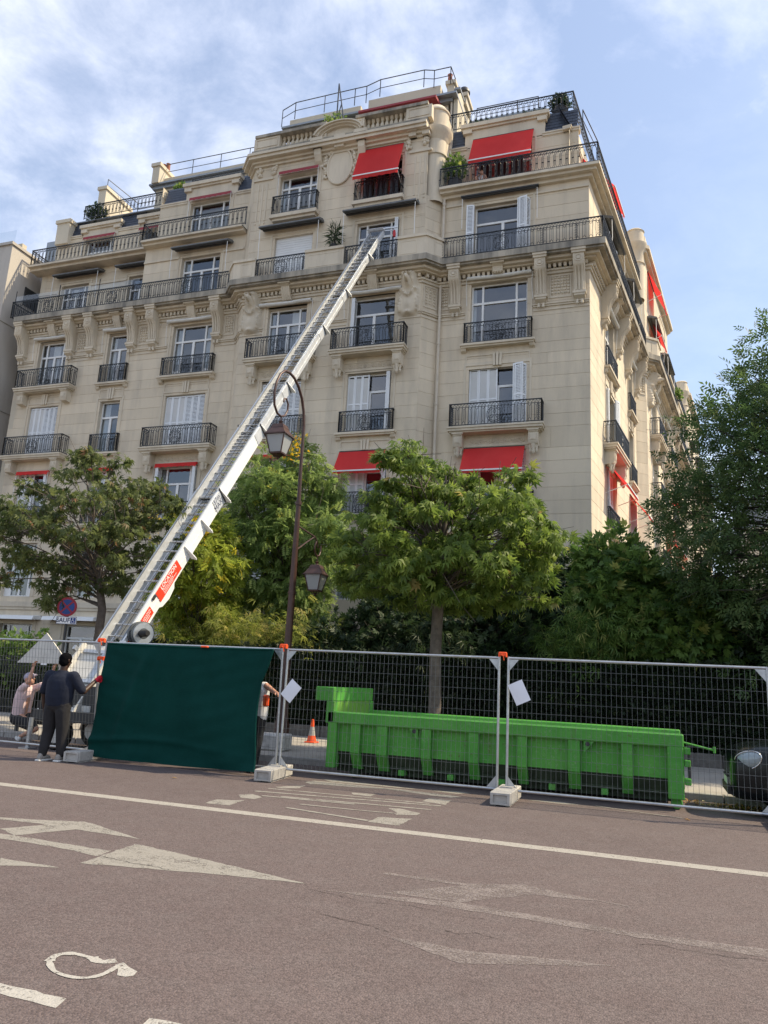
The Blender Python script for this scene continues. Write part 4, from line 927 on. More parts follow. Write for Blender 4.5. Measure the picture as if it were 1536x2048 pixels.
m.build('carved_garland','stone_trim',BLD,True,60)
# fluting and small carved heads on the corner pilasters
for u in (-16.55,-9.0):
    m = MB(FC)
    for k,(dx,h) in enumerate(((-.22,1.9),(0,2.1),(.22,1.9))): m.box(u+dx-.035,u+dx+.035,-.02,.025,23.75-h,23.75).box(u+dx-.035,u+dx+.035,-.02,.03,23.75-h-.16,23.75-h-.1)
    m.build('fluting','stone_trim',BLD)
    MB(FC).box(u-.5,u+.5,-.02,.06,23.92,24.0).box(u-.48,u+.48,-.02,.03,24.0,24.06).build('string_course','stone_trim',BLD)
for u in (-16.75,-16.0,-9.55,-8.78):
    m = MB(FC); rr = random.Random(int(u*10))
    for k in range(14):
        r = rr.uniform(.05,.10); m.lathe([(0,-r),(r*.8,-r*.6),(r,0),(r*.8,r*.6),(0,r)],(u+rr.uniform(-.10,.10),.03,24.38+rr.uniform(-.24,.2)),6)
    m.build('carved_drop','stone_trim',BLD,True,60)
for u, zb, zt in ((-9.35,24.62,24.98),(-8.75,24.62,24.98)): MB(FC).box(u-.22,u+.22,-.03,.34,zb+.2,zt-.13).box(u-.16,u+.16,-.03,.24,zb,zb+.2).build('cornice_block','stone_trim',BLD)
# quarter round turret on the right shoulder
m = MB(); c = (-8.55,28.02,0)
prof = [(.5,21.6),(.5,23.85),(.56,23.88),(.56,23.95),(.5,23.98),(.5,24.62),(.56,24.72),(.60,24.84),(.70,24.95),(.74,25.12),(.55,25.16),(.55,26.0),(.60,26.03),(.60,26.10),(.55,26.15),(.42,26.36),(.2,26.5),(0,26.54)]
m.lathe(prof,c,20,-pi*.62,pi*.35); m.build('turret','stone_trim',BLD,True,30)
wall(frame((UC3+.12,28.0,0),(0,1),(1,0)),0,1.0,21.9,26.0,stones=False,seed=31)
# downpipes
def pipe(pts, r=.055, name='downpipe', mat='pipe_paint'):
    m = MB(); m.tube(pts,r,8)
    for i in range(len(pts)-1):
        a = Vector(pts[i]); b = Vector(pts[i+1])
        for k in range(1,int((b-a).length/2.6)+1):
            p = a+(b-a)*(k*2.6/(b-a).length-.05) if k*2.6 < (b-a).length else None
            if p: m.tube([p,p+(b-a).normalized()*.1],r*1.35,8)
    return m.build(name,mat,BLD,True,40)
pipe([(-8.02,27.86,.4),(-8.02,27.86,17.7)]); pipe([(-8.0,27.86,19.0),(-8.0,27.86,21.75)]); pipe([(-8.02,28.5,22.2),(-8.02,28.5,25.2),(-8.3,28.4,25.6)])
# ---- top terraces, penthouses, roofs
def flat_railing(pts3, h=1.0, name='guard_rail', mid=True, diag=False):
    m = MB(); 
    for i in range(len(pts3)-1):
        a = Vector(pts3[i]); b = Vector(pts3[i+1]); n = max(1,round((b-a).length/1.6))
        m.tube([a+Vector((0,0,h)),b+Vector((0,0,h))],.024,5).tube([a+Vector((0,0,h*.5)),b+Vector((0,0,h*.5))],.018,5)
        for k in range(n+1): p = a+(b-a)*k/n; m.tube([p,p+Vector((0,0,h))],.022,5)
    return m.build(name,'roof_rail',BLD)
railing(frame((0,30.0,0),(1,0),(0,-1)),[(-29.2,0),(-23.35,0)],25.72,.8,'loop'); railing(FB5,[(-21.9,-.45),(-17.5,-.45)],25.72,.7,'loop')
railing(None,[(-8.2,29.0),(-2.78,29.0),sp(9.6,-.98)],26.0,.85,'loop')
MB().box(-30.6,-17.4,30.2,46,25.722,25.78).build('terrace_deck','zinc',BLD)
MB().prism([(-8.3,29.36),(-2.95,29.36),sp(9.8,-1.36),sp(9.8,-6),(-8.3,34)],'z',25.9,26.0).build('terrace_deck','zinc',BLD)
def penthouse(x0,x1,y0,y1,z0,z1,ov=.35,name='penthouse'):
    p = MB().box(x0,x1,y0,y1,z0,z1).build(name,'render_cream',BLD)
    MB().box(x0-ov,x1+ov,y0-ov,y1+ov,z1,z1+.10).box(x0-ov*.5,x1+ov*.5,y0-ov*.5,y1+ov*.5,z1-.18,z1).build('roof_edge','zinc',p)
    return p
# left: set-back block with chimney stub
penthouse(-25.6,-18.0,31.2,44,25.7,27.85,.3); MB().box(-25.4,-18.2,31.3,44,27.95,28.45).build('roof_upstand','render_cream',BLD)
flat_railing([(-25.3,31.4,28.45),(-18.2,31.4,28.45)],.95)
def chimney(x,y,z0,z1,wx,wy,pots=2):
    c = MB().box(x-wx/2,x+wx/2,y-wy/2,y+wy/2,z0,z1-.2).box(x-wx/2-.08,x+wx/2+.08,y-wy/2-.08,y+wy/2+.08,z1-.2,z1).build('chimney','render_cream',BLD)
    for k in range(pots): MB().lathe([(.10,0),(.12,.1),(.10,.45),(.13,.5),(.10,.52)],(x-wx*.3+k*wx*.6/max(1,pots-1),y,z1),10).build('chimney_pot','terracotta',c,True)
    return c
chimney(-25.45,31.6,27.9,29.1,.45,1.6,2); chimney(-29.4,32.4,25.7,28.7,.5,2.2,0); chimney(-30.35,30.35,24.3,25.75,.85,1.1,0)
flat_railing([(-29.4,31.6,28.6),(-28.4,33.2,27.9),(-26.5,33.2,27.9)],.8)
MB().box(-29.3,-25.7,33.0,44,25.7,27.85).build('penthouse','render_cream',BLD)
MB().prism([(-17.45,28.62),(-8.35,28.62),(-8.35,30),(-17.45,30)],'z',25.0,25.9).build('attic_storey','render_cream',BLD)
ph = penthouse(-16.6,-8.6,30.0,40,25.7,28.5,.5)
MB().box(-16.3,-14.4,29.965,30.0,26.6,27.9).build('penthouse_window','glass',ph); MB().box(-12.4,-9.0,29.965,30.0,26.4,28.2).build('penthouse_window','glass',ph)
MB().box(-16.7,-12.9,29.6,40,28.56,28.95).build('roof_upstand','render_cream',BLD); MB().box(-12.5,-8.9,29.6,40,28.56,29.15).build('roof_upstand','render_cream',BLD)
MB(frame((0,29.95,0),(1,0),(0,-1))).prism([(-.0,28.3),(1.05,28.05),(1.08,27.92),(.95,27.92),(0,28.15)],'x',-12.7,-8.9).build('awning_cassette','red_faded',BLD)
flat_railing([(-17.1,29.5,28.6),(-16.4,29.5,28.9),(-13.2,29.5,28.95),(-12.6,29.5,28.95),(-11.9,29.5,29.15),(-9.7,29.5,29.15),(-9.2,29.5,29.0),(-8.4,29.5,29.0),(-8.3,33,29.0)],.95)
MB().bar((-13.95,29.2,28.9+1.2),(-13.1,28.2,27.0),.05).bar((-13.95,29.2,30.1),(-13.95,29.2,27.0),.05).bar((-13.5,28.7,28.5),(-13.95,29.2,28.0),.04).build('roof_ladder','roof_rail',BLD)
pipe([(-8.42,29.9,26.2),(-8.42,29.9,28.4)],.05)
# right of the penthouse: gable, chimneys with cowls, lower roof
pr = MB().prism([(29.9,26.0),(29.9,28.75),(30.4,29.2),(36,29.2),(36,26.0)],'x',-8.32,-8.12).build('gable_wall','render_cream',BLD)
MB().box(-8.36,-8.08,30.1,36,29.2,29.3).build('gable_coping','zinc',pr)
for y, h in ((30.6,.0),(33.2,.0)):
    c = chimney(-8.25,y+.9,29.1,29.7,.5,1.0,0); m = MB(); m.lathe([(.16,0),(.16,.35),(.30,.42),(.30,.5),(.22,.66),(.0,.72)],(-8.25,y+.9,29.7),12); m.build('chimney_cowl','dark_metal',c,True)
chimney(-8.55,30.3,29.1,29.75,.35,.35,1)
MB().prism([(-7.9,32.0),(-4.6,32.0),sp(8,-4.6),sp(8,-9),(-7.9,40)],'z',26.0,28.55).build('penthouse','render_cream',BLD)
MB().prism([(-8.0,31.7),(-4.3,31.7),sp(8.3,-4.3),sp(8.3,-9),(-8.0,40)],'z',28.55,28.66).build('roof_edge','zinc',BLD)
flat_railing([(-7.7,32.0,28.66),(-5.7,32.0,28.66),(-4.7,32.0,28.66)],.9); flat_railing([(-2.4,29.2,25.0),(-1.9,31.5,25.0)],1.0)

# ---- side elevation, receding to the right
W1 = [(3.95,1.9),(9.2,1.3)]; BW = [(13.9,2.0),(18.9,2.0)]
side_cols = [(3.95,1.9,0),(9.2,1.3,0),(13.9,2.0,1),(18.9,2.0,1),(23.6,1.3,0),(28.4,1.9,0),(31.6,1.2,0),(36.2,2.0,1),(40.8,2.0,1),(46.5,1.9,0),(52,1.9,0),(57,1.9,0)]
segs = [(0,10.8,FS),(11.35,21.45,FSB),(22.0,33.0,FS),(33.55,43.45,FSB),(44.0,SEND,FS)]
for a, b, T in segs:
    oo = []; o4 = []; o5 = []
    for (s, wd, bay) in side_cols:
        if a < s < b:
            for z0, z1 in ((4.7,7.2),(Z1,10.6),(Z2,14.0),(Z3,17.5)): oo.append((s-wd/2,s+wd/2,z0,z1))
            o4.append((s-wd/2,s+wd/2,Z4,21.2))
    wall(T,a,b,.3,18.0,oo,stones=a < 23,seed=40+int(a),rank=.25); wall(T,a,b,18.6,21.95 if T is FS else 25.0,o4,stones=a < 12,seed=60+int(a),rank=.2)
for a, b in BAYS:
    for s0, s1, o0, o1 in ((a,a+.55,0,BO),(b-.55,b,BO,0)):
        p = np.array(sp(s0,o0)); q = np.array(sp(s1,o1)); d = q-p; T = frame((p[0],p[1],0),d,(d[1],-d[0])); wall(T,0,float(np.linalg.norm(d)),.3,18.0,stones=a < 20,seed=80+int(s0),rank=.3); wall(T,0,float(np.linalg.norm(d)),18.6,25.0,stones=False)
        if a < 20: bead_panel(T,.12,float(np.linalg.norm(d))-.12,16.75,17.6,3)
for i, (s, wd, bay) in enumerate(side_cols):
    T = FSB if bay else FS; near = s < 24; st = 'double' if wd < 1.5 else 'triple'
    for z0, z1 in ((4.7,7.2),(Z1,10.6),(Z2,14.0),(Z3,17.5),(Z4,21.2)):
        window(T,s,wd,z0,z1,st,None,sur=near)
        if z0 == Z4: continue
        if z0 > 8 and bay or (z0 == Z2 and wd > 1.5 and i < 6): balcony(T,s-1.55,s+1.55,z0,.5,cons=(s-1.2,s+1.2) if near else (),medal=near)
        elif z0 > 5: small_rail(T,s,wd,z0)
        if near and z0 == Z2: keypanel(T,s,wd,14.12,14.55)
    if near:
        keybracket(T,s,17.62); loose_roll(T,s,wd+.5,17.62)
        for k in (-1,1):
            if not bay: bracket(T,s+k*(wd/2+.62))
    hood(T,s,wd+1.2,21.45,.5)
shutters(FS,*W1[0],Z2,14.0,'open','ajar'); shutters(FS,*W1[0],Z4,21.2,'ajar','ajar'); shutters(FS,*W1[0],Z1,10.6,'open','closed'); shutters(FS,*W1[1],Z1,10.6,'closed','open')
for s, wd in ((3.95,2.5),(9.2,1.7),(18.9,2.3),(28.4,2.3),(36.2,2.2)): awning(FS if s in (3.95,9.2,28.4) else FSB,s,wd,10.75,1.0,.85,val=.1)
awning(FS,46.5,2.3,10.7,.5,.9,val=.1); awning(FS,23.6,1.8,14.1,.5,.8,val=.1)
lion(FSB,12.1,17.25); lion(FSB,20.9,17.25)
# its upper floors: continuous railings, set-back fifth floor, bays rising through
parapet([sp(10.8),sp(11.35,BO),sp(12.3,BO)]); parapet([sp(20.4,BO),sp(21.45,BO),sp(22)])
railing(FSB,[(12.3,.55),(20.4,.55)],Z4,.9,'ornate'); railing(FS,[(22.2,.62),(33,.62)],Z4,.9,'ornate'); railing(FSB,[(33.6,.6),(43.4,.6)],Z4,.9,'ornate'); railing(FS,[(44,.6),(SEND,.6)],Z4,.9,'ornate')
m = MB()
for a, b in ((22.0,33.0),(44.0,SEND)): band(m,[sp(a),sp(b)],-.95,.5,22.0,22.14); band(m,[sp(a),sp(b)],-.05,.3,21.85,22.0)
for a, b in BAYS: q = [sp(a),sp(a+.55,BO),sp(b-.55,BO),sp(b)]; band(m,q,-.05,.2,24.7,24.86); band(m,q,-.05,.34,24.86,25.05); band(m,q,-.3,.12,25.05,25.7)
m.build('cornice','stone_trim',BLD)
railing(FS,[(22,.42),(33,.42)],22.14,.9,'loop'); railing(FS,[(44,.42),(SEND,.42)],22.14,.9,'loop')
for a, b in BAYS:
    m = MB(); m.lathe([(.42,21.9),(.42,23.9),(.48,23.95),(.42,24.0),(.42,24.6),(.5,24.75),(.6,24.95),(.62,25.08),(.45,25.12),(.45,25.8),(.5,25.85),(.4,25.95),(0,26.05)],(*sp(a+.3,.10),0),16); m.build('turret','stone_trim',BLD,True,30)
FS5 = soff(-.9)
for a, b in ((.55,10.8),(22,33),(44,SEND)):
    cc = [c for c in side_cols if a < c[0] < b]; wall(FS5,a,b,22.1,24.9,[(c[0]-c[1]/2,c[0]+c[1]/2,22.14,24.6) for c in cc],stones=False); gut(FS5,a,b,24.9); slates(FS5,a,b,25.0,25.95,.45)
    for c in cc: window(FS5,c[0],c[1],22.14,24.6,'double',None,sur=False)
for a, b in BAYS:
    MB().prism([sp(a+.2,0),sp(a+.7,.45),sp(b-.7,.45),sp(b-.2,0),sp(b-.2,-1.2),sp(a+.2,-1.2)],'z',21.9,25.6).build('bay_mass','render_cream',BLD)
for s in (13.9,18.9):
    window(FSB,s,1.9,22.0,24.0,'double',None)
awning(FS5,4.0,2.4,24.9,1.75,1.42,val=.12); awning(FSB,13.9,2.4,24.4,1.5,.72,val=.12); awning(FSB,14.2,2.2,21.6,.9,.62,val=.12)
# ---- stones of the front: 300 as single parts, the others joined
def stone_mesh(L_):
    m = MB()
    for T, a, b, c, d, e, rk in L_:
        q = MB(T); bv = .004; o = e; q.add([(a,-.03,c),(b,-.03,c),(b,-.03,d),(a,-.03,d),(a,o-bv,c),(b,o-bv,c),(b,o-bv,d),(a,o-bv,d),(a+bv,o,c+bv),(b-bv,o,c+bv),(b-bv,o,d-bv),(a+bv,o,d-bv)],
            [(0,1,5,4),(1,2,6,5),(2,3,7,6),(3,0,4,7),(4,5,9,8),(5,6,10,9),(6,7,11,10),(7,4,8,11),(8,9,10,11)])
        v = q.T(np.array(q.v)).tolist(); m.add([tuple(p) for p in v], q.f if not T.flip else [f[::-1] for f in q.f])
    return m
def srank(s):
    T, a, b, c, d, e, rk = s; p = T(np.array([[(a+b)/2, 0, (c+d)/2]]))[0]; vis = 1.0 if c > 9.5 else (.5 if c > 7.5 else .02)
    return -(b-a)*(d-c)*rk*vis/(p[0]**2+p[1]**2+p[2]**2)
STONES.sort(key=srank)
for s in STONES[:300]: stone_mesh([s]).build('stone','stone',BLD)
stuff(stone_mesh(STONES[300:]).build('stone_courses','stone',BLD))
m = MB()
for q in WALL:
    v = q.T(np.array(q.v)).tolist() if q.T else q.v; m.add([tuple(p) for p in v], q.f)
m.build('wall','stone_trim',BLD)
# garden-level awning boxes at the left
for a, b in ((-29.6,-26.2),(-25.7,-22.9)): MB(FF).prism([(-.02,3.85),(.5,3.78),(.55,3.62),(-.02,3.66)],'x',a,b).build('awning_cassette','white_paint',BLD)
MB(FF).box(UL,UC0,-.02,.14,4.22,4.45).box(UL,UC0,-.02,.08,4.1,4.22).build('string_course','stone_trim',BLD)

# ------------------------------------------------------------ neighbouring building at the left
NB = anchor('neighbour_building', (-36, 30, 0)); tag(NB, 'plain grey-beige rendered building at the left picture edge', 'building')
NX = -30.85
MB().box(-45,NX,27.2,46,0,22.75).build('wall','neighbour_stone',NB)
MB().box(-45.1,NX+.08,27.1,46,22.75,22.9).build('coping','neighbour_stone',NB)
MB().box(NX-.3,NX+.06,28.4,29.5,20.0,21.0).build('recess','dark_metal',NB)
for z in (4,9.2,14,18.5): MB().box(-45,NX+.03,27.17,46,z,z+.03).build('joint','stone_weathered',NB)
m = MB(); m.tube([(-31.6,26.9,0),(-31.6,26.9,20.6),(-31.9,26.9,21.0),(-33,26.95,21.1)],.12,10); m.build('downpipe','pipe_paint',NB,True)
for x0, z0 in ((-36,18),(-36,14.4),(-36,10.8),(-36,7.2)): MB().box(x0,x0+1.6,27.12,27.25,z0,z0+2.1).build('window','glass',NB)
MB().box(-31.6,-31.3,28.2,28.5,22.9,23.5).build('roof_block','render_cream',NB)
c = MB().box(-33.2,-32.0,31.6,32.8,22.9,25.9).build('chimney','zinc',NB); MB().lathe([(.16,0),(.16,1.1),(.26,1.15),(.26,1.25),(.16,1.3)],(-32.7,32,25.9),12).build('chimney_pot','galvanised',c,True); MB().lathe([(.11,0),(.11,.6),(.18,.65),(.11,.7)],(-32.1,32.3,25.9),10).build('chimney_pot','galvanised',c,True)
MB().box(-40,-31.2,27.6,27.61,22.9,23.9).build('glass_screen','clear_screen',NB)
# a further house closing the side street
FB = anchor('far_building', (22, 95, 0)); tag(FB, 'distant sunlit cream building closing the side street', 'building')
MB().box(10,34,94,110,0,21).build('wall','render_cream',FB); MB().prism([(94,21),(110,21),(107,25),(97,25)],'x',10,34).build('roof','slate',FB)
for i in range(7):
    for k in range(6): MB().box(11.5+i*3.2,12.8+i*3.2,93.9,94.05,2+k*3.2,4.1+k*3.2).build('window','glass',FB)
# ------------------------------------------------------------ vegetation
def lf(l, w, ang=0.0, base=(0,0,0), droop=.15, fold=.12):
    """folded leaflet as two triangles' worth of quads: 5 verts, 2 faces"""
    pts = [(0,0,0),(w/2,.45*l,fold*w),(0,l,-droop*l),(-w/2,.45*l,fold*w),(0,.5*l,-.02*l)]
    c, s = cos(ang), sin(ang); return [(base[0]+x*c+y*s, base[1]-x*s+y*c, base[2]+z) for x,y,z in pts], [(0,1,2,4),(0,4,2,3)]
def templ(parts):
    V = []; F = []
    for v, f in parts: b = len(V); V += v; F += [tuple(i+b for i in q) for q in f]
    return np.array(V), np.array(F)
T_PALM = templ([lf(l,.30*l,radians(a),(0,0,0),.5) for a,l in ((-112,.5),(-72,.75),(-36,.95),(0,1.0),(36,.95),(72,.75),(112,.5))])
T_PIN = templ([lf(.34,.15,radians(s*68),(0,.14+.16*k,-.03*k*k*.25),.15) for k in range(5) for s in (-1,1)]+[lf(.34,.15,0,(0,.92,-.18))])
T_ASH = templ([lf(.5,.17,radians(s*58),(0,.12+.26*k,-.04*k),.2) for k in range(3) for s in (-1,1)]+[lf(.55,.19,0,(0,.78,-.1))])
T_ONE = templ([lf(1,.5)])
T_BLADE = templ([lf(1,.11,0,(0,0,0),.45)])
T_SPRIG = templ([lf(.75,.30,radians(a),(0,.1*k,0),.1) for k,a in enumerate((-60,50,-25,30,0))])
T_BAMB = templ([lf(1.0,.115,radians(a),(0,.05*k,0),.35) for k,a in enumerate((-55,40,-18,12))])
def foliage(name, P, D, tpl, smin, smax, mat, parent=None, jit=.6, upb=.6, r=None, facesky=True):
    r = r or rng; V, F = tpl; n = len(P); P = np.asarray(P, float); D = np.asarray(D, float)
    y = D/(np.linalg.norm(D,axis=1,keepdims=True)+1e-9) + r.normal(0,jit,(n,3)); y /= np.linalg.norm(y,axis=1,keepdims=True)
    z = r.normal(0,.45,(n,3)) + np.array([0,0,upb]); x = np.cross(y,z); x /= np.linalg.norm(x,axis=1,keepdims=True)+1e-9; z = np.cross(x,y)
    s = r.uniform(smin,smax,(n,1,1)); M = np.stack([x,y,z],1)
    W = (V[None]@M)*s + P[:,None]; k = len(V); q = F.shape[1]
    faces = (F[None]+(np.arange(n)*k)[:,None,None]).reshape(-1,q)
    me = bpy.data.meshes.new(name); me.vertices.add(n*k); me.vertices.foreach_set('co', W.astype(np.float32).ravel())
    nf = len(faces); me.loops.add(nf*q); me.loops.foreach_set('vertex_index', faces.astype(np.int32).ravel()); me.polygons.add(nf); me.polygons.foreach_set('loop_start', np.arange(0,nf*q,q,dtype=np.int32))
    me.update(calc_edges=True)
    for an in ('rnd','rnd2'):
        a = me.attributes.new(an,'FLOAT','FACE'); a.data.foreach_set('value', np.repeat(r.random(n),len(F)).astype(np.float32))
    me.materials.append(MATS[mat]); o = bpy.data.objects.new(name,me); COL.objects.link(o)
    if parent is not None:
        o.parent = parent
        if parent.name in ANCH: o.matrix_parent_inverse = ANCH[parent.name]
    return o
def in_ellipsoid(n, shell=.45, r=None):
    r = r or rng; v = r.normal(0,1,(n,3)); v /= np.linalg.norm(v,axis=1,keepdims=True); return v*(shell+(1-shell)*r.random((n,1))**.6)
def tree(name, label, base, fork_z, cc, rad, nclump, lpc, tpl, ssz, mat, trunk_r, bark, clump_r=.5, flat=.55, seed=1, shape=None, shell=.35, cat='tree', hang=.0, accept=None):
    r = np.random.default_rng(seed); A = anchor(name, base); tag(A, label, cat)
    cc = np.array(cc, float); rad = np.array(rad, float); C = []
    tries = 0
    while len(C) < nclump and tries < nclump*30:
        tries += 1; u = in_ellipsoid(1, shell, r)[0]
        if shape is not None and not shape(u): continue
        p = cc+u*rad*r.uniform(.9,1.06)
        if accept is not None and not accept(p): continue
        if all(np.linalg.norm((p-q)/rad) > .16 for q in C): C.append(p)
    C = np.array(C)
    m = MB(); B = Vector(base); fk = Vector((base[0]+r.uniform(-.1,.1), base[1]+r.uniform(-.1,.1), fork_z)); top = Vector((cc[0],cc[1],cc[2]+rad[2]*.55))
    m.tube([B-Vector((0,0,.1)),B+Vector((0,0,.12)),B+(fk-B)*.35+Vector((.03,0,0)),B+(fk-B)*.7+Vector((-.02,.02,0)),fk,fk+(top-fk)*.45+Vector((.08,-.05,0)),top],[trunk_r*1.5,trunk_r*1.12,trunk_r,trunk_r*.95,trunk_r*.9,trunk_r*.5,trunk_r*.12],10)
    for p in C:
        p = Vector(p); t = min(.95,max(0.0,(p.z-fk.z)/(top.z-fk.z+.01)*.62)); st = fk+(top-fk)*t*r.uniform(.6,1.0); mid = st+(p-st)*.5+Vector((r.normal(0,.1),r.normal(0,.1),.18*(p-st).length*r.uniform(.2,1)))
        r0 = trunk_r*.34*(1-.6*t); m.tube([st,st+(mid-st)*.55,mid,p],[r0,r0*.7,r0*.45,.012],5)
        for k in range(3):
            q = p+Vector(r.normal(0,clump_r*.6,3)); m.tube([mid+(p-mid)*r.uniform(.2,.9),q],[.014,.005],3)
    m.build('trunk', bark, A, True, 60)
    P = []; D = []
    for p in C:
        k = int(lpc*r.uniform(.6,1.35)); v = in_ellipsoid(k,.15,r)*np.array([1,1,flat])*clump_r*r.uniform(.75,1.25); P.append(p+v); d = v+np.array([0,0,-.12-hang])+(p-cc)*.08; D.append(d)
    foliage('crown', np.concatenate(P), np.concatenate(D), tpl, *ssz, mat, A, r=r)
    return A
# street trees in the pavement
tree('chestnut_tree','green horse chestnut on a slim trunk behind the skip',(-4.52,16.35,.12),3.3,(-4.4,16.3,5.1),(3.0,2.5,2.15),135,60,T_PALM,(.13,.21),'leaf_chestnut',.135,'bark_grey',.46,.40,seed=11,shape=lambda u: u[2] > -.97,hang=.25,accept=lambda p: p[2] < np.interp(p[0],[-7.4,-7.1,-6.65,-6.1,-5.7,-5,-4,-3.85,-2.6,-2.1,-1.55],[4.6,5.0,5.6,5.8,6.5,7.1,7.0,6.4,6.2,5.6,5.0])-.30)
tree('chestnut_tree','browning horse chestnut at the left, in front of the sign',(-13.42,16.35,.12),3.1,(-14.35,16.3,5.25),(2.75,2.3,2.15),74,56,T_PALM,(.12,.20),'leaf_chestnut_brown',.115,'bark_grey',.52,.55,seed=12,hang=.25)
# big dark tree at the right edge
tree('ash_tree','tall dark green tree at the right picture edge',(5.6,22.2,.2),4.0,(4.85,21.6,6.0),(4.6,3.4,5.6),310,64,T_ASH,(.22,.36),'leaf_ash',.26,'bark_dark',.78,.7,seed=13,shell=.55,shape=lambda u: not (u[0] < -.55 and u[2] > .62))
# garden trees
tree('robinia_tree','feathery light green tree behind the street lamp',(-12.2,24.2,.2),3.0,(-12.4,24.0,6.4),(2.55,1.9,3.3),120,60,T_PIN,(.26,.44),'leaf_robinia',.11,'bark_grey',.55,.8,seed=14,shape=lambda u: abs(u[0]) < 1.05-.45*max(0,u[2]),shell=.3,hang=.3)
g = tree('golden_rain_tree','yellow-green shrub tree with yellow flower sprays beside the ladder',(-14.1,21.6,.2),2.0,(-14.1,21.6,4.4),(1.55,1.4,2.6),80,62,T_PIN,(.22,.36),'leaf_golden',.08,'bark_grey',.48,.9,seed=15,shell=.25,hang=.2)
P = np.array([(-13.7+rng.normal(0,.18),20.7+rng.normal(0,.2),6.2+rng.normal(0,.3)) for k in range(160)]+[(-15.8+rng.normal(0,.25),20.9+rng.normal(0,.2),6.5+rng.normal(0,.25)) for k in range(120)]+[(-11.6+rng.normal(0,.2),22.9+rng.normal(0,.15),9.4+rng.normal(0,.3)) for k in range(80)])
foliage('flowers',P,rng.normal(0,1,P.shape),T_SPRIG,.06,.13,'flower_yellow',g)
# bamboo clumps
def bamboo(label, base, n, h, spread, lean, seed, mat='leaf_bamboo', size=(.16,.30), per=46):
    r = np.random.default_rng(seed); A = anchor('bamboo_clump', base); tag(A,label,'bamboo','bamboo clumps behind the hedge'); m = MB(); P = []; D = []
    for k in range(n):
        x = base[0]+r.normal(0,spread*.5); y = base[1]+r.normal(0,.35); hh = h*r.uniform(.7,1.1); lx = r.normal(lean,spread*.35); ly = r.normal(-.35,.3)
        pts = [Vector((x+lx*f*f,y+ly*f*f,base[2]+hh*(f-.16*f**3))) for f in np.linspace(0,1,6)]; m.tube(pts,[.013,.012,.01,.008,.006,.003],4)
        for q in range(per):
            f = r.uniform(.3,1.02); a = Vector((x+lx*f*f,y+ly*f*f,base[2]+hh*(f-.16*f**3))); P.append(np.array(a)+r.normal(0,.17,3)); D.append(r.normal(0,.8,3)+np.array([lx*.5,ly*.5-.2,-.35]))
    m.build('culms','culm',A); foliage('leaves',np.array(P),np.array(D),T_BAMB,*size,mat,A,jit=.3,r=r)
    return A
bamboo('yellowing bamboo clump under the golden shrub, left of the lamp post',(-12.4,21.5,.2),52,3.7,1.5,-.2,21,per=62)
bamboo('yellow-green bamboo clump just left of the brown lamp post',(-10.5,21.5,.2),44,3.5,1.3,.1,22,per=62)
bamboo('brownish low bamboo clump right of the ladder foot',(-13.9,21.4,.2),38,2.9,1.2,-.1,23,per=62)
bamboo('dark arching bamboo clump behind the chestnut trunk',(-6.4,21.1,.2),34,3.3,1.5,.0,24,'leaf_dark',(.18,.32))
bamboo('green arching bamboo clump right of the chestnut crown',(-1.9,21.0,.2),44,4.1,1.5,.2,25,'leaf_shrub',(.18,.32))
# shrubs behind the hedge
def shrub(label, c, rad, n, seed, mat, size, tpl=T_SPRIG, nm='garden_shrub', per=46, group='shrubs behind the hedge'):
    A = tree(nm,label,(c[0],c[1],.2),c[2]*.4+.3,c,rad,n,per,tpl,size,mat,.05,'bark_dark',.42,.85,seed=seed,shell=.3,cat='shrub'); A['group'] = group; return A
shrub('dense dark evergreen shrub behind the chestnut trunk',(-4.2,21.7,2.6),(2.4,1.3,1.9),120,31,'leaf_dark',(.16,.26))
shrub('dark shrub behind the lamp post foot',(-7.4,21.7,2.4),(2.0,1.2,1.7),90,32,'leaf_dark',(.16,.26))
shrub('tall bright leafed laurel bush below the building corner',(-.9,21.9,3.6),(1.6,1.2,2.4),120,33,'leaf_shrub',(.20,.34))
shrub('green laurel bush left of the right-hand tree',(.75,21.7,2.9),(1.5,1.2,2.0),110,34,'leaf_shrub',(.20,.34))
shrub('rounded mid green conifer bush overhanging the hedge',(-.1,21.5,3.0),(1.7,.9,1.5),100,35,'leaf_shrub',(.12,.2),T_PIN)
shrub('dark bush filling the garden behind the green netting',(-9.6,21.6,2.0),(1.8,1.0,1.4),70,36,'leaf_dark',(.15,.24))
shrub('tall dark bush between the lamp post and the chestnut trunk',(-6.6,23.2,3.6),(2.0,1.0,2.6),110,41,'leaf_dark',(.2,.32))
shrub('tall dark bush right of the chestnut trunk',(-2.9,23.2,3.6),(2.0,1.0,2.5),110,42,'leaf_dark',(.2,.32))
shrub('big dark laurel under the right-hand tree',(3.6,21.4,2.4),(2.2,1.4,2.2),120,37,'leaf_dark',(.18,.3))
shrub('low green bush at the left, before the garden-level windows',(-20.5,20.9,1.6),(2.0,.9,1.15),80,38,'leaf_shrub',(.14,.22))
shrub('low green bush at the left picture edge',(-23.6,20.9,1.7),(1.7,.9,1.15),70,39,'leaf_dark',(.14,.22))
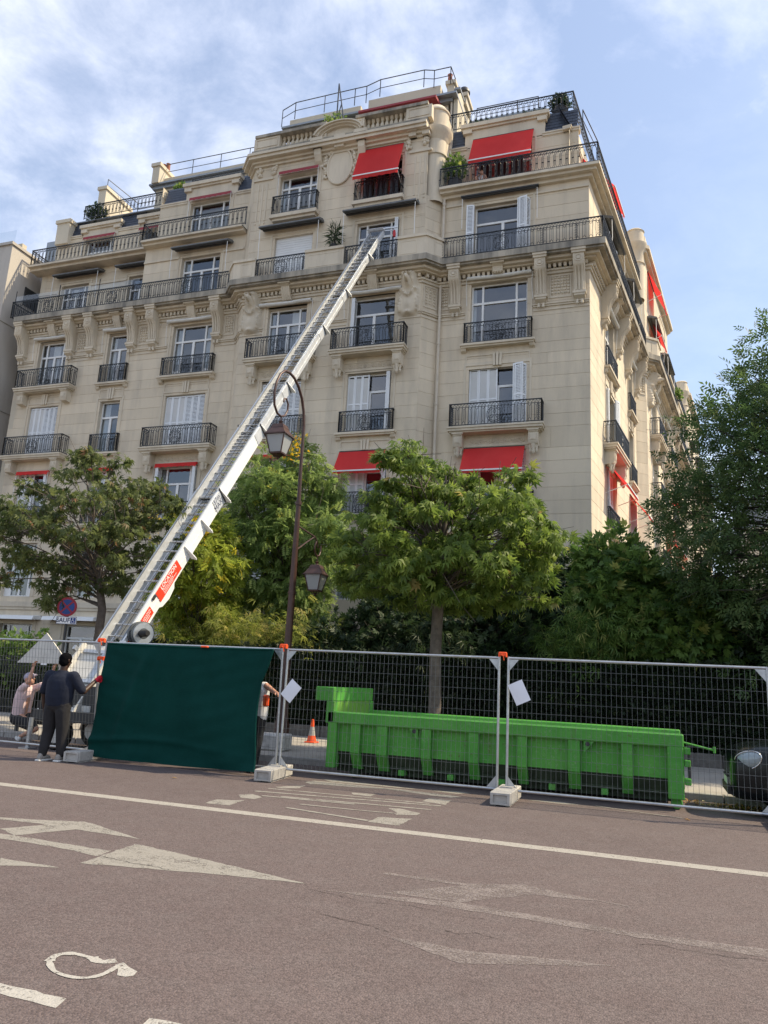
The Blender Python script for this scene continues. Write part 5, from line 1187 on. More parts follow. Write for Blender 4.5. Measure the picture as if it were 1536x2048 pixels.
# clipped hedge on its low wall
H = anchor('clipped_hedge',(-4,20.4,.4)); tag(H,'long clipped dark green hedge above the low wall','hedge')
def hedge_part(x0,x1,top,n):
    r = np.random.default_rng(int(abs(x0)*10)); P = []; D = []
    u = r.uniform(x0,x1,n); v = r.random(n); wob = .10*np.sin(u*1.7)+.06*np.sin(u*4.3+1)
    f = v < .80
    z = np.where(f, .35+(top-.35)*r.random(n), top+.04*r.normal(0,1,n)+wob*.6); y = np.where(f, 20.12+.07*np.abs(r.normal(0,1,n))+wob*.35+.10*np.sin(z*5+u*2)*.5, 20.15+1.05*r.random(n))
    P = np.stack([u,y,z],1); D = np.stack([r.normal(0,.6,n),np.where(f,-1.0,-.2),np.where(f,.35,1.0)],1)
    foliage('foliage',P,D,T_SPRIG,.07,.14,'leaf_hedge',H,jit=.5,r=r)
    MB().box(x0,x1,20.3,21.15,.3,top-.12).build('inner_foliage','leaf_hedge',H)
hedge_part(-16,-5.5,2.42,17000); hedge_part(-5.5,3.2,2.36,17000); hedge_part(3.2,9,2.7,6000)
hedge_part(-30,-16,1.2,7000)
LW = anchor('low_wall',(-4,20,.12)); tag(LW,'low rough stone wall under the hedge','wall')
r = random.Random(5); x = -16.0
while x < 9:
    l = r.uniform(.5,.95)
    for k in range(1): MB().bevbox(x+.006,x+l-.006,19.92+r.uniform(-.012,.012),20.25,.10,.42+r.uniform(-.02,.015),.02).build('stone','low_wall',LW)
    x += l
GF = anchor('garden_railing',(-20,20,.12)); tag(GF,'black iron garden railing at the left behind the site fence','railing')
m = MB(); 
for k in range(120): m.bar((-30+k*.12,20.0,.12),(-30+k*.12,20.0,1.9),.022)
for z in (.3,1.75): m.bar((-30,20.0,z),(-15.8,20.0,z),.05,.03)
m.build('bars','iron',GF)
# potted and terrace plants on the building
def terrace_plant(label, loc, rad, n, seed, pot=(.35,.4), mat='leaf_dark', tpl=T_SPRIG, size=(.10,.18)):
    A = anchor('terrace_plant',loc); tag(A,label,'plant','plants on the balconies and roof terraces'); r = np.random.default_rng(seed)
    if pot: MB().lathe([(0,0),(pot[0]*.75,0),(pot[0],pot[1]),(pot[0]*1.06,pot[1]),(pot[0]*1.06,pot[1]+.04),(pot[0]*.8,pot[1]+.03)],loc,12).build('pot','pot',A,True)
    ph = pot[1] if pot else 0; c = np.array([loc[0],loc[1],loc[2]+ph+rad[2]*.9]); m = MB(); u = in_ellipsoid(n,.1,r); P = c+u*np.array(rad)
    for k in range(14): m.tube([(loc[0],loc[1],loc[2]+ph*.8),tuple(c+in_ellipsoid(1,.5,r)[0]*np.array(rad)*.9)],[.015,.006],4)
    m.build('stems','bark_dark',A); foliage('leaves',P,u+np.array([0,0,.3]),tpl,*size,mat,A,r=r)
terrace_plant('round clipped bush at the left end of the upper terrace',(-28.7,30.35,25.75),(.75,.45,.55),420,51,None)
terrace_plant('small bright green bush on the upper left terrace',(-22.7,29.6,25.72),(.45,.35,.4),220,52,None,'leaf_shrub')
terrace_plant('pale olive shrub behind the roof balustrade',(-13.95,28.9,25.9),(.85,.5,1.0),620,53,(.3,.3),'leaf_robinia')
terrace_plant('bushy shrub in a dark tub at the right corner of the roof terrace',(-3.4,29.55,25.95),(.45,.38,.40),420,54,(.34,.5))
terrace_plant('loose shrub at the left of the right-hand roof terrace',(-7.0,29.6,26.0),(.8,.35,.4),380,55,None)
terrace_plant('clipped grey-green hedge box on the right-hand roof terrace',(-4.6,29.6,26.0),(.85,.3,.35),380,56,None)
terrace_plant('leafy potted plant on the fifth floor balcony beside the red awning',(-7.6,27.95,22.16),(.5,.35,.75),420,57,(.3,.4),'leaf_shrub')
terrace_plant('spiky pot plant on the parapet between the two central windows',(-12.55,26.95,19.58),(.18,.14,.5),140,58,(.16,.15),'leaf_dark',T_BLADE,(.3,.5))
terrace_plant('trailing plant on the side balcony near the bay',(*sp(21.0,1.0),19.6),(.35,.3,.45),200,59,(.2,.2),'leaf_shrub')
# dry leaves by the kerb in front of the car
P = np.stack([rng.normal(1.05,.42,260),13.85+rng.normal(0,.12,260),.012+.02*rng.random(260)],1); P[:,1] += -(P[:,0]-1.0)*.35
lo = foliage('dry_leaves',P,rng.normal(0,1,(260,3))*np.array([1,1,.1]),T_ONE,.05,.10,'leaf_dry',upb=3); stuff(lo); lo['label'] = 'drift of dry brown leaves at the kerb beside the black car'; lo['category'] = 'leaves'
for x, y, lb in ((.3,12.0,'pale dry leaf on the road below the right end of the skip'),(-7.2,10.9,'dry leaf on the road in front of the green netting')):
    o = foliage('dry_leaf',np.array([[x,y,.012]]),np.array([[1,.3,0]]),T_ONE,.09,.13,'leaf_dry',upb=4,jit=.2); tag(o,lb,'leaf','fallen leaves scattered on the road')
# ------------------------------------------------------------ site fence
PW, PH = 3.68, 1.98
fm = MB()
for x in (.02, PW-.02): fm.tube([(x,0,-.02),(x,0,PH+.02)],.021,8)
for z in (.03, PH): fm.tube([(.02,0,z),(PW-.02,0,z)],.019,8)
FRAME = fm.mesh('frame', True, 50); FRAME.materials.append(MATS['galvanised'])
wm = MB(); nv = 50; wr = .0040
for k in range(1,nv): x = .02+(PW-.04)*k/nv; wm.box(x-wr/2,x+wr/2,-wr/2,wr/2,.03,PH)
for k in range(1,12): z = .03+(PH-.03)*k/12; wm.box(.02,PW-.02,wr/2,wr*1.5,z-wr/2,z+wr/2)
WIRE = wm.mesh('wire_mesh'); WIRE.materials.append(MATS['wire'])
gs = []
for x, s in ((.04,1),(PW-.04,-1)):
    for z, t in ((.05,1),(PH-.02,-1)): g_ = MB().prism([(x,z),(x+s*.14,z),(x,z+t*.17)],'y',-.004,.004).mesh('gusset'); g_.materials.append(MATS['galvanised']); gs.append(g_)
def fence_panel(x, y, tilt, rz, label):
    A = empty('site_fence_panel', (x,y,.12), (tilt,0,rz)); tag(A,label,'fence','wire mesh site fence panels along the road')
    for me in [FRAME, WIRE]+gs:
        o = bpy.data.objects.new(me.name, me); COL.objects.link(o); o.parent = A
    return A
fence_panel(-13.46,12.32,radians(5.5),radians(-1.5),'leftmost wire mesh fence panel, held upright by the man in navy')
fence_panel(-9.70,12.14,radians(2.0),radians(.3),'wire mesh fence panel covered by the dark green netting')
fence_panel(-5.98,12.14,0,radians(.6),'wire mesh fence panel in front of the left half of the skip')
fence_panel(-2.19,12.16,0,radians(.8),'wire mesh fence panel in front of the right half of the skip')
fence_panel(1.60,12.22,0,radians(1),'wire mesh fence panel cut off by the right picture edge')
ft = MB(); hw = .15
ft.bevbox(-hw,hw,-.60,.42,.02,.19,.012).box(-hw+.02,-hw+.08,-.56,.38,0,.03).box(hw-.08,hw-.02,-.56,.38,0,.03)
ft.box(-hw+.01,hw-.01,-.63,-.6,.02,.045).box(-hw+.01,hw-.01,-.63,-.6,.155,.18).box(-hw+.01,-hw+.05,-.63,-.6,.045,.155).box(hw-.05,hw-.01,-.63,-.6,.045,.155)
for y in (-.3,.02,.3): ft.box(-hw-.004,hw+.004,y-.02,y+.02,.03,.18)
ft.box(-.09,.09,-.08,.08,.18,.21)
FOOT = ft.mesh('concrete_block'); FOOT.materials.append(MATS['concrete'])
for x, y, rz, lb in ((-9.7,12.05,8,'concrete fence foot beside the feet of the man in navy'),(-5.98,12.08,7,'concrete fence foot at the right end of the green netting'),(-2.15,12.1,1,'concrete fence foot below the middle of the skip'),(1.60,12.15,0,'concrete fence foot cut by the right picture edge'),(-13.4,12.3,0,'concrete fence foot beyond the left picture edge')):
    o = bpy.data.objects.new('concrete_block', FOOT); COL.objects.link(o); o.location = (x,y,0); o.rotation_euler = (0,0,radians(rz)); tag(o,lb,'fence foot','concrete feet under the fence')
def clip(x,y,z,lb,rz=0):
    o = MB().bevbox(-.06,.06,-.03,.03,-.02,.04,.008).box(-.064,-.045,-.036,.036,-.035,.025).box(.045,.064,-.036,.036,-.035,.025).tube([(-.02,-.04,.0),(.02,-.06,-.02),(.03,-.05,-.09)],.008,5).build('fence_clip','orange_plastic',loc=(x,y,z),rot=(0,0,rz)); tag(o,lb,'clip','orange clips joining the fence panels')
clip(-9.7,11.95,2.13,'orange clip at the top left corner of the green netting',.2); clip(-9.72,12.02,1.80,'lower orange clip on the post left of the green netting',.1)
clip(-6.03,12.1,2.15,'orange clip on the fence top beside the lamp post'); clip(-2.26,12.15,2.15,'orange clip on the fence top above the middle of the skip'); clip(1.56,12.2,2.15,'orange clip at the right end of the fence')
# notices tied to the wires
def notice(cx, cz, ang, lb, wd=.235, h=.33):
    A = anchor('paper_notice',(cx,12.1,cz)); tag(A,lb,'notice','paper notices hung on the fence'); m = MB(); c, s = cos(ang), sin(ang)
    def f(i,j): x = (i-.5)*wd; z = (j-.5)*h; return (cx+x*c-z*s, 12.085-.012*sin(i*3.1)-.01*sin(j*2), cz+x*s+z*c)
    m.hf(f,5,6); m.build('sheet','paper',A,True); t_ = MB(); t_.tube([f(.9,.98),(f(.9,.98)[0],12.13,f(.9,.98)[2]+.02)],.004,4); t_.build('tie','black_rubber',A)
notice(-5.82,1.415,radians(-38),'white paper notice hanging askew beside the lamp post'); notice(-1.985,1.585,radians(25),'white paper notice hanging askew right of the middle fence post')
o = MB().box(-.12,.12,-.004,.004,-.1,.1).build('paper_notice','paper',loc=(-18.25,19.9,1.75)); tag(o,'small white notice on the garden railing at the left edge','notice','paper notices hung on the fence')
# green netting
def net(i,j):
    x0 = -9.70+.13*j+.02*sin(j*6); x1 = -6.30-.07*sin(pi*min(1,j*1.15))+.16*max(0,j-.72)/.28
    x = x0+(x1-x0)*i; z = .085+1.985*j - .035*sin(pi*i)*(1-j)**2 - .015*sin(pi*i)*j
    fold = .05*sin(i*9+j*3)*(1-j)*.9 + .10*math.exp(-((i-.13-.16*j)/.035)**2)*(1-j)*j*3 + .05*math.exp(-((i-.27-.10*j)/.03)**2)*(1-j)*j*3 + .014*sin(j*13+i*2+2*sin(i*3))*(.2+.8*(1-j)) + .004*sin(j*46+5*sin(i*4))*abs(sin(i*5+1)) + .06*math.exp(-((i-.02)/.05)**2)*(1-j)**2 + .05*math.exp(-((j-.14-.05*sin(i*4))/.025)**2)*(1-i)
    edge = .04*math.exp(-((1-i)/.03)**2)
    hem = .03*math.exp(-(j/.05)**2)*sin(i*14)
    return (x, 12.03-.06*j-fold-edge-hem-.04*(1-j), z)
A = anchor('fence_netting',(-8,12.05,.1)); tag(A,'large dark green debris netting sheet hung over the fence','netting')
MB().hf(net,110,60).build('sheet','green_tarp',A,True,60)
MB().tube([(net(i/40,1.0)[0],net(i/40,1.0)[1],net(i/40,1.0)[2]+.01) for i in range(41)],.016,6).tube([(net(1.0,i/30)[0],net(1.0,i/30)[1],net(1.0,i/30)[2]) for i in range(31)],.02,6).build('hem','green_tarp',A,True)
MB().bevbox(-7.55,-7.42,11.9,11.97,2.07,2.10,.008).build('tie','orange_plastic',A)

# ------------------------------------------------------------ waste skip
SK = anchor('waste_skip',(-2.5,13.8,0)); tag(SK,'long bright green steel roll-off waste skip behind the fence','skip')
X0, X1, Y0, Y1, ZT = -5.45, .36, 12.85, 14.85, 1.10
g = 'green_paint'
MB().prism([(Y0+.10,.92),(Y0+.10,.44),(Y0+.15,.44),(Y0+.15,.92)],'x',X0+.1,X1-.1).build('side_panel',g,SK); MB().prism([(Y0+.10,.44),(Y0+.24,.22),(Y0+.30,.22),(Y0+.15,.44)],'x',X0+.1,X1-.1).build('lower_panel','grime_shade',SK)  # lower panel: grime, with the shade of its downward face put into the colour
MB().prism([(Y1-.06,.92),(Y1-.06,.46),(Y1-.22,.22),(Y1-.30,.22),(Y1-.14,.48),(Y1-.14,.92)],'x',X0+.1,X1-.1).build('side_panel',g,SK)
MB().box(X0+.1,X1-.1,Y0+.22,Y1-.22,.20,.26).build('floor','grime_shade',SK)
for y in (Y0,Y1-.16):
    MB().bevbox(X0+.0,X1,y-.02,y+.16,.90,ZT,.018).build('top_rail',g,SK,True)
for a, b in ((-5.43,-5.28),(-4.99,-4.83),(-4.52,-4.34),(-3.73,-3.57),(-2.93,-2.77),(-2.13,-1.98),(-1.34,-1.16),(-.54,-.38),(.12,.33)):
    big = a in (-5.43,.12)
    m = MB(); yb = Y0-.02
    if big: m.bevbox(a,b+.02,yb,yb+.2,.16,.92,.012)
    else: m.prism([(yb+.02,.905),(yb+.02,.44),(yb+.20,.16),(yb+.30,.16),(yb+.14,.44),(yb+.14,.905)],'x',a,b)
    m.build('rib',g,SK)
    m = MB(); m.prism([(Y1-.0,.905),(Y1-.0,.44),(Y1-.18,.16),(Y1-.28,.16),(Y1-.12,.44),(Y1-.12,.905)],'x',a,b); m.build('rib',g,SK)
for x, s in ((-3.80,-1),(-1.10,1)): 
    MB().prism([(x,.905),(x+s*.16,.905),(x,.72)],'y',Y0+.0,Y0+.02).build('gusset_plate',g,SK); MB().lathe([(.0,0),(.035,0),(.035,.01)],(0,0,0),10).build('lug','dark_metal',SK,loc=(x+s*.06,Y0-.005,.86),rot=(radians(90),0,0))
# raised front bulkhead
MB().box(X0,X0+.08,Y0+.05,Y1-.05,.3,1.28).build('bulkhead','green_paint',SK)
MB().bevbox(X0-.25,X0+.10,Y0-.02,Y1,1.27,1.51,.012).build('bulkhead_beam',g,SK,True)
MB().bevbox(X0-.03,X0+.12,Y0-.02,Y0+.14,.9,1.27,.01).bevbox(X0-.03,X0+.12,Y1-.14,Y1,.9,1.27,.01).build('bulkhead_post',g,SK)
MB().box(X0+.08,X0+.095,Y0+.15,Y1-.15,.6,1.27).build('bulkhead_face','green_sunlit',SK)
MB().box(X0-.05,X0-.002,Y0+.3,Y1-.3,.62,.74).build('stiffener',g,SK)
# doors, hinges and latch at the right end
MB().box(X1-.06,X1,Y0+.16,Y1-.16,.3,.98).build('rear_door',g,SK)
for z in (.42,.68,.86): MB().bevbox(X1,X1+.09,Y0+.0,Y0+.12,z-.05,z+.05,.01).build('hinge',g,SK)
MB().tube([(X1+.07,Y0+.06,.38),(X1+.07,Y0+.06,.95)],.022,8).build('hinge_pin','dark_metal',SK,True)
MB().tube([(X1,Y0+.05,.98),(X1+.42,Y0-.0,.90)],.016,6).tube([(X1+.42,Y0,.86),(X1+.42,Y0,.95)],.02,6).build('latch_bar',g,SK,True)
for y in (Y0+.38,Y1-.38): MB().box(X0+.1,X1-.05,y-.05,y+.05,.09,.2).build('skid','grime_shade',SK)
for x in (-4.1,-3.25,-2.4,-1.6,-.8): MB().box(x-.05,x+.05,Y0+.12,Y0+.42,.12,.205).build('cross_member',g,SK)
for x in (X1-.12,X0+.5):
    for y in (Y0+.22,Y1-.22): MB().lathe([(0,-.07),(.075,-.07),(.085,-.05),(.085,.05),(.075,.07),(0,.07)],(0,0,0),16).build('roller','grime_shade' if x < 0 else g,SK,True,loc=(x,y,.088),rot=(radians(90),0,0))
m = MB(); rr = random.Random(9)
for k in range(60):
    x = rr.uniform(X0+.3,X1-.3); y = rr.uniform(Y0+.35,Y1-.3); s = rr.uniform(.06,.22); m.bar((x,y,.6+rr.uniform(0,.12)),(x+s*rr.uniform(-2,2),y+s,.66+rr.uniform(0,.25)),s*.5,s*.25)
m.box(X0+.12,X1-.12,Y0+.2,Y1-.2,.3,.62); stuff(m.build('rubble','pale_block',SK))

# ------------------------------------------------------------ street lamp
LP = anchor('street_lamp',(-7.8,15.85,.12)); tag(LP,'tall brown street lamp with scrolled arm and two hanging lanterns','street lamp')
LX, LY = -7.8, 15.85
MB().lathe([(.17,0),(.17,.5),(.14,.6),(.12,.9),(.105,1.0)],(LX,LY,.12),12).tube([(LX,LY,1.0),(LX,LY,3.6),(LX,LY-.02,5.6)],[.098,.078,.055],12).tube([(LX,LY-.02,5.6),(LX,LY-.05,6.5),(LX,LY-.06,7.5)],[.05,.042,.038],10).tube([(LX,LY-.02,5.58),(LX,LY-.02,5.66)],.075,12).tube([(LX,LY,3.5),(LX,LY,3.56)],.095,12).build('post','lamp_brown',LP,True)
arc = [(15.79,7.5),(15.72,7.85),(15.58,8.12),(15.36,8.33),(15.10,8.45),(14.85,8.48),(14.62,8.43),(14.42,8.27),(14.27,8.02),(14.21,7.75),(14.26,7.48),(14.42,7.34),(14.62,7.33),(14.80,7.42),(14.90,7.58),(14.90,7.73),(14.80,7.82),(14.70,7.79),(14.68,7.70)]
MB().tube([(LX,y,z) for y,z in arc],[.036-.0009*k for k in range(len(arc))],8).build('arm','lamp_brown',LP,True,80)
def lantern(x,y,zt,s,parent):
    """four-sided lantern hung at zt (top of finial)"""
    b = MB(); b.tube([(x,y,zt+.14*s),(x,y,zt)],.014,6); b.lathe([(0,.02),(.05,0),(.03,-.05),(.06,-.08),(.05,-.12)],(x,y,zt),8)
    def sq(h0,z0,h1,z1): 
        v = [(x-h0,y-h0,z0),(x+h0,y-h0,z0),(x+h0,y+h0,z0),(x-h0,y+h0,z0),(x-h1,y-h1,z1),(x+h1,y-h1,z1),(x+h1,y+h1,z1),(x-h1,y+h1,z1)]; b.add(v,[(0,3,2,1),(4,5,6,7),(0,1,5,4),(1,2,6,5),(2,3,7,6),(3,0,4,7)])
    z = zt-.10*s; sq(.17*s,z-.10*s,.13*s,z); sq(.265*s,z-.26*s,.165*s,z-.10*s); sq(.285*s,z-.29*s,.285*s,z-.26*s)
    zg = z-.29*s; zb = zg-.42*s
    for sx in (-1,1):
        for sy in (-1,1): b.bar((x+sx*.245*s,y+sy*.245*s,zg),(x+sx*.15*s,y+sy*.15*s,zb),.024*s)
    sq(.16*s,zb-.035*s,.165*s,zb)
    for sx, sy in ((1,0),(-1,0),(0,1),(0,-1)): b.tube([(x+sx*.14*s,y+sy*.14*s,zb-.03*s),(x+sx*.10*s,y+sy*.10*s,zb-.09*s),(x,y,zb-.10*s)],.010,5)
    b.lathe([(0,-.04),(.03,-.02),(.02,.02),(0,.03)],(x,y,zb-.12*s),6)
    o = b.build('lantern','lamp_brown',parent,True,30)
    for ax in range(4):
        c, s2 = cos(ax*pi/2), sin(ax*pi/2)
        def R(px,py,pz): return (x+px*c-py*s2, y+px*s2+py*c, pz)
        MB().quad(R(-.235*s,-.24*s,zg),R(.235*s,-.24*s,zg),R(.145*s,-.148*s,zb),R(-.145*s,-.148*s,zb)).build('lantern_pane','lantern_glass',o)
lantern(LX,14.62,7.22,.92,LP)
MB().tube([(LX,LY,5.1),(LX,16.4,5.06),(LX,16.85,5.03)],.02,6).tube([(LX,LY,4.5),(LX,16.4,4.8),(LX,16.85,5.03)],.018,6).tube([(LX,16.85,5.03),(LX,17.0,4.95),(LX,17.1,4.8)],.02,6).build('bracket_arm','lamp_brown',LP,True)
MB().tube([(LX,16.98,4.93),(LX,16.90,4.80),(LX,16.93,4.66),(LX,17.05,4.58),(LX,17.19,4.62),(LX,17.27,4.74),(LX,17.26,4.88)],.02,6).build('scroll','lamp_brown',LP,True,80)
lantern(LX,17.1,4.45,.86,LP)
BK = MB(); bmv = BK.bevbox(-.33,.33,-.26,.26,0,.34,.03); o = BK.build('stone_block','pale_block',loc=(-7.75,15.42,.12),rot=(0,0,radians(6))); tag(o,'rough pale stone block at the foot of the street lamp','block')
# traffic cone
C_ = anchor('traffic_cone',(-8.02,18.0,.12)); tag(C_,'orange traffic cone standing on the pavement left of the skip','cone')
MB().bevbox(-8.16,-7.88,17.86,18.14,.12,.15,.01).lathe([(.12,.15),(.082,.29)],(-8.02,18.0,0),16).lathe([(.052,.50),(.028,.67),(0,.68)],(-8.02,18.0,0),16).build('cone_body','orange_cone',C_,True,40)
MB().lathe([(.082,.29),(.052,.50)],(-8.02,18.0,0),16).build('reflective_band','concrete',C_,True)
# striped bollard
B_ = anchor('bollard',(-14.0,14.7,.12)); tag(B_,'thin grey bollard with red and white bands at the left edge','bollard')
MB().tube([(-14.0,14.7,.12),(-14.0,14.7,.42)],.05,10).build('foot','dark_metal',B_,True)
for k in range(7): MB().lathe([(.048,.42+k*.075),(.048,.42+(k+1)*.075-.002)],(-14.0,14.7,0),12).build('band','red_stripe' if k % 2 == 0 else 'white_paint',B_,True)
MB().lathe([(.048,.943),(.03,.97),(0,.975)],(-14.0,14.7,0),12).build('cap','dark_metal',B_,True)
# no stopping sign
S_ = anchor('no_stopping_sign',(-13.82,15.6,.12)); tag(S_,'round no-stopping sign with a SAUF disabled plate below','sign')
MB().tube([(-13.82,15.63,.12),(-13.82,15.63,3.28)],.03,8).build('pole','dark_metal',S_,True)
SR = Matrix.Translation((-13.82,15.57,3.08)) @ Matrix.Rotation(radians(24),4,'Z') @ Matrix.Rotation(radians(90),4,'X')
def disc(r0,r1,z0,z1,name,mat,n=28):
    m = MB(); m.lathe([(r0,z0),(r0,z1),(r1,z1),(r1,z0)] if r0 else [(0,z1),(r1,z1),(r1,z0),(0,z0)],(0,0,0),n); o = m.build(name,mat,S_,True,40); o.data.transform(SR); return o
disc(0,.24,-.02,.0,'plate','red_sign'); disc(0,.185,.0,.004,'blue_field','blue_sign')
m = MB()
for a in (45,135): c, s = cos(radians(a)), sin(radians(a)); q = .019; m.quad((-.185*c-q*s,-.185*s+q*c,.0065+a*1e-6),(-.185*c+q*s,-.185*s-q*c,.0065+a*1e-6),(.185*c+q*s,.185*s-q*c,.0065+a*1e-6),(.185*c-q*s,.185*s+q*c,.0065+a*1e-6))
o = m.build('cross','red_sign',S_); o.data.transform(SR)
SP = Matrix.Translation((-13.78,15.57,2.745)) @ Matrix.Rotation(radians(14),4,'Z') @ Matrix.Rotation(radians(90),4,'X')
o = MB().bevbox(-.26,.26,-.09,.09,-.02,0,.006).build('sauf_plate','text_white',S_); o.data.transform(SP)
for a in ((-.262,.262,-.092,-.082),(-.262,.262,.082,.092),(-.262,-.252,-.082,.082),(.252,.262,-.082,.082)):
    o = MB().box(a[0],a[1],a[2],a[3],0,.003).build('plate_border','text_dark',S_); o.data.transform(SP)
text_mesh('SAUF',.155,'lettering','text_dark',S_,ANCH[S_.name] @ SP @ Matrix.Translation((-.085,0,.004)),True)
o = MB().box(.105,.235,-.07,.07,0,.003).build('wheelchair_field','blue_sign',S_); o.data.transform(SP)
m = MB(); z = .006; n = 14
m.lathe([(0,z),(.012,z)],(.165,.05,0),10); m.tube([(.165,.035,z),(.165,.0,z),(.195,.0,z),(.205,-.04,z),(.218,-.04,z)],.0055,4); m.tube([(.155,.02,z)]+[(.168+.034*cos(a),-.025+.034*sin(a),z) for a in np.linspace(radians(130),radians(345),9)],.0045,4); m.bar((.165,.018,z),(.188,.018,z),.008)
o = m.build('wheelchair_symbol','text_white',S_); o.data.transform(SP)

# ------------------------------------------------------------ furniture lift
P0 = np.array([-11.4,14.2,2.1]); TT = np.array([-10.6,26.8,20.1]); dL = TT-P0; LL = float(np.linalg.norm(dL)); dL /= LL
wL = np.array([1.,0,0]); wL -= dL*wL.dot(dL); wL /= np.linalg.norm(wL); nL = np.cross(wL,dL); ML = np.stack([wL,nL,dL])
def TL(a): return P0+np.asarray(a,float)@ML
TL.flip = False
LD = anchor('furniture_lift',(-11.0,13.9,0)); tag(LD,'long telescopic aluminium furniture lift leaning up to a fourth-floor window','lift')
ends = [5.31,8.22,10.45,14.0,16.66,19.66,LL]; starts = [-1.7]+[e-1.2 for e in ends[:-1]]
for k,(c0,c1) in enumerate(zip(starts,ends)):
    hw = .365-.008*k; dp = .40-.035*k; b0 = -.012*k; mat = 'ladder_white' if k < 2 else 'aluminium'; th = .035
    sec = None
    for s in (-1,1):
        m = MB(TL); x = s*hw
        prof = [(x,b0),(x-s*.07,b0),(x-s*.07,b0-.03),(x-s*th,b0-.05),(x-s*th,b0-dp+.05),(x-s*.07,b0-dp+.03),(x-s*.07,b0-dp),(x,b0-dp)]
        m.prism(prof,'z',c0,c1)
        m.box(x+s*.001,x+s*.010,b0-dp*.62,b0-dp*.58,c0,c1) if s > 0 else m.box(x-.010,x-.001,b0-dp*.62,b0-dp*.58,c0,c1)
        m.build('rail',mat if s > 0 else 'aluminium',LD)
        MB(TL).box(x-s*.062-.012,x-s*.062+.012,b0+.0,b0+.02,c0,c1).build('guide_strip','zinc',LD)
    m = MB(TL); n = int((c1-c0-.2)/.34); zb = b0-dp*.55
    for j in range(n+1):
        c = c0+.12+j*.34; m.bar((-hw+th,zb,c),(hw-th,zb,c),.035,.035)
        if k >= 1: m.bar((-hw+th,zb-.02,c),(hw-th,zb-.02,c+.34 if j % 2 else c-.34),.02,.02)
    m.build('rungs','rung_metal',LD)
    if k < 6:
        c = c1; m = MB(TL); m.box(-hw-.02,hw+.02,b0-dp-.03,b0-dp+.0,c-.1,c); m.build('end_plate','aluminium',LD)
        MB(TL).prism([(hw+.0,c-.02),(hw+.0,c-.5),(hw+.012,c-.5),(hw+.012,c-.02)],'y',b0-dp,b0-.02).build('end_flange','aluminium',LD)
        m = MB(TL)
        for s in (-1,1): m.box(s*(hw+.012)-.012,s*(hw+.012)+.012,b0-dp-.05,b0+.04,c-.05,c+.0)
        m.box(-hw,hw,b0-dp*.9,b0-dp*.75,c-.05,c); m.build('end_collar','dark_metal',LD)
for c in (3.17,4.14,5.31,8.22,10.45,14.0,16.66,19.66):
    k = sum(e <= c-.01 for e in ends); hw = .365-.008*k; dp = .40-.035*k
    MB(TL).prism([(hw+.005,-.03),(hw+.03,-.02),(hw+.16,-dp-.02),(hw+.15,-dp-.09),(hw+.005,-dp-.05)],'z',c-.012,c+.012).build('guide_fin','ladder_white',LD)
# hoist cables, head pulley, landing bar
MB(TL).tube([(-.06,-.12,-1.5),(-.05,-.14,LL)],.006,4).tube([(.07,-.12,-1.5),(.05,-.14,LL)],.006,4).build('hoist_cable','dark_metal',LD)
MB(TL).bar((-.36,-.05,LL),(.36,-.05,LL),.07).bar((-.36,.06,LL-.1),(.36,.06,LL-.1),.05).build('head_bar','aluminium',LD)
MB(TL).lathe([(0,-.04),(.12,-.04),(.09,0),(.12,.04),(0,.04)],(0,0,0),14).build('head_pulley','dark_metal',LD)
LD.children[-1].data.transform(Matrix(((1,0,0,0),(0,1,0,0),(0,0,1,0),(0,0,0,1))))
MB().bar((-10.3,26.85,20.12),(-9.75,27.0,20.2),.05).bar((-10.3,26.85,20.02),(-9.9,27.0,20.08),.035).build('landing_arm','aluminium',LD)
MB().lathe([(0,0),(.06,.02),(.07,.12),(.05,.3),(0,.34)],(-9.85,26.95,19.72),8).build('warning_lamp','red_stripe',LD,True)
# stickers and print on the right-hand rail
def side_sheet(c0,c1,b0,b1,mat,name,x=.369):
    return MB(TL).quad((x,b0,c0),(x,b0,c1),(x,b1,c1),(x,b1,c0)).build(name,mat,LD)
def side_text(txt,size,c,b,mat,bold=False,x=.3725):
    o = TL(np.array([[x,b,c]]))[0]; M = Matrix(((dL[0],nL[0],wL[0],o[0]),(dL[1],nL[1],wL[1],o[1]),(dL[2],nL[2],wL[2],o[2]),(0,0,0,1)))
    return text_mesh(txt,size,'lettering',mat,LD,ANCH[LD.name] @ M,bold)
XS = .379
side_sheet(1.62,2.72,-.34,-.04,'sticker_red','sticker',XS); side_text('LOCATION',.15,2.22,-.115,'text_white',True,XS+.003); side_text('Monte meuble',.085,2.10,-.205,'text_white',False,XS+.003)
side_sheet(1.85,2.5,-.262,-.25,'text_white','sticker_line',XS+.003); side_sheet(1.85,2.3,-.30,-.288,'text_white','sticker_line',XS+.003)
side_sheet(.86,1.28,-.32,-.10,'sticker_red','sticker',XS); side_text('LOCATION',.066,1.07,-.16,'text_white',True,XS+.003); side_sheet(.92,1.22,-.22,-.205,'text_white','sticker_line',XS+.003); side_sheet(.92,1.15,-.27,-.255,'text_white','sticker_line',XS+.003)
side_sheet(.08,.50,-.22,-.10,'sticker_red','sticker',XS); side_sheet(.13,.45,-.17,-.15,'text_white','sticker_line',XS+.003)
side_text('37m',.20,5.0,-.10,'text_dark',False,XS); side_text('MAXI',.20,5.0,-.27,'text_dark',False,XS)
MB(TL).prism([(-.40,1.5),(-.40,2.3),(-.50,2.2),(-.54,1.9),(-.48,1.6)],'x',.20,.36).build('pivot_plate','ladder_white',LD)
MB(TL).box(.375,.40,-.10,-.03,1.45,1.58).build('latch','dark_metal',LD)
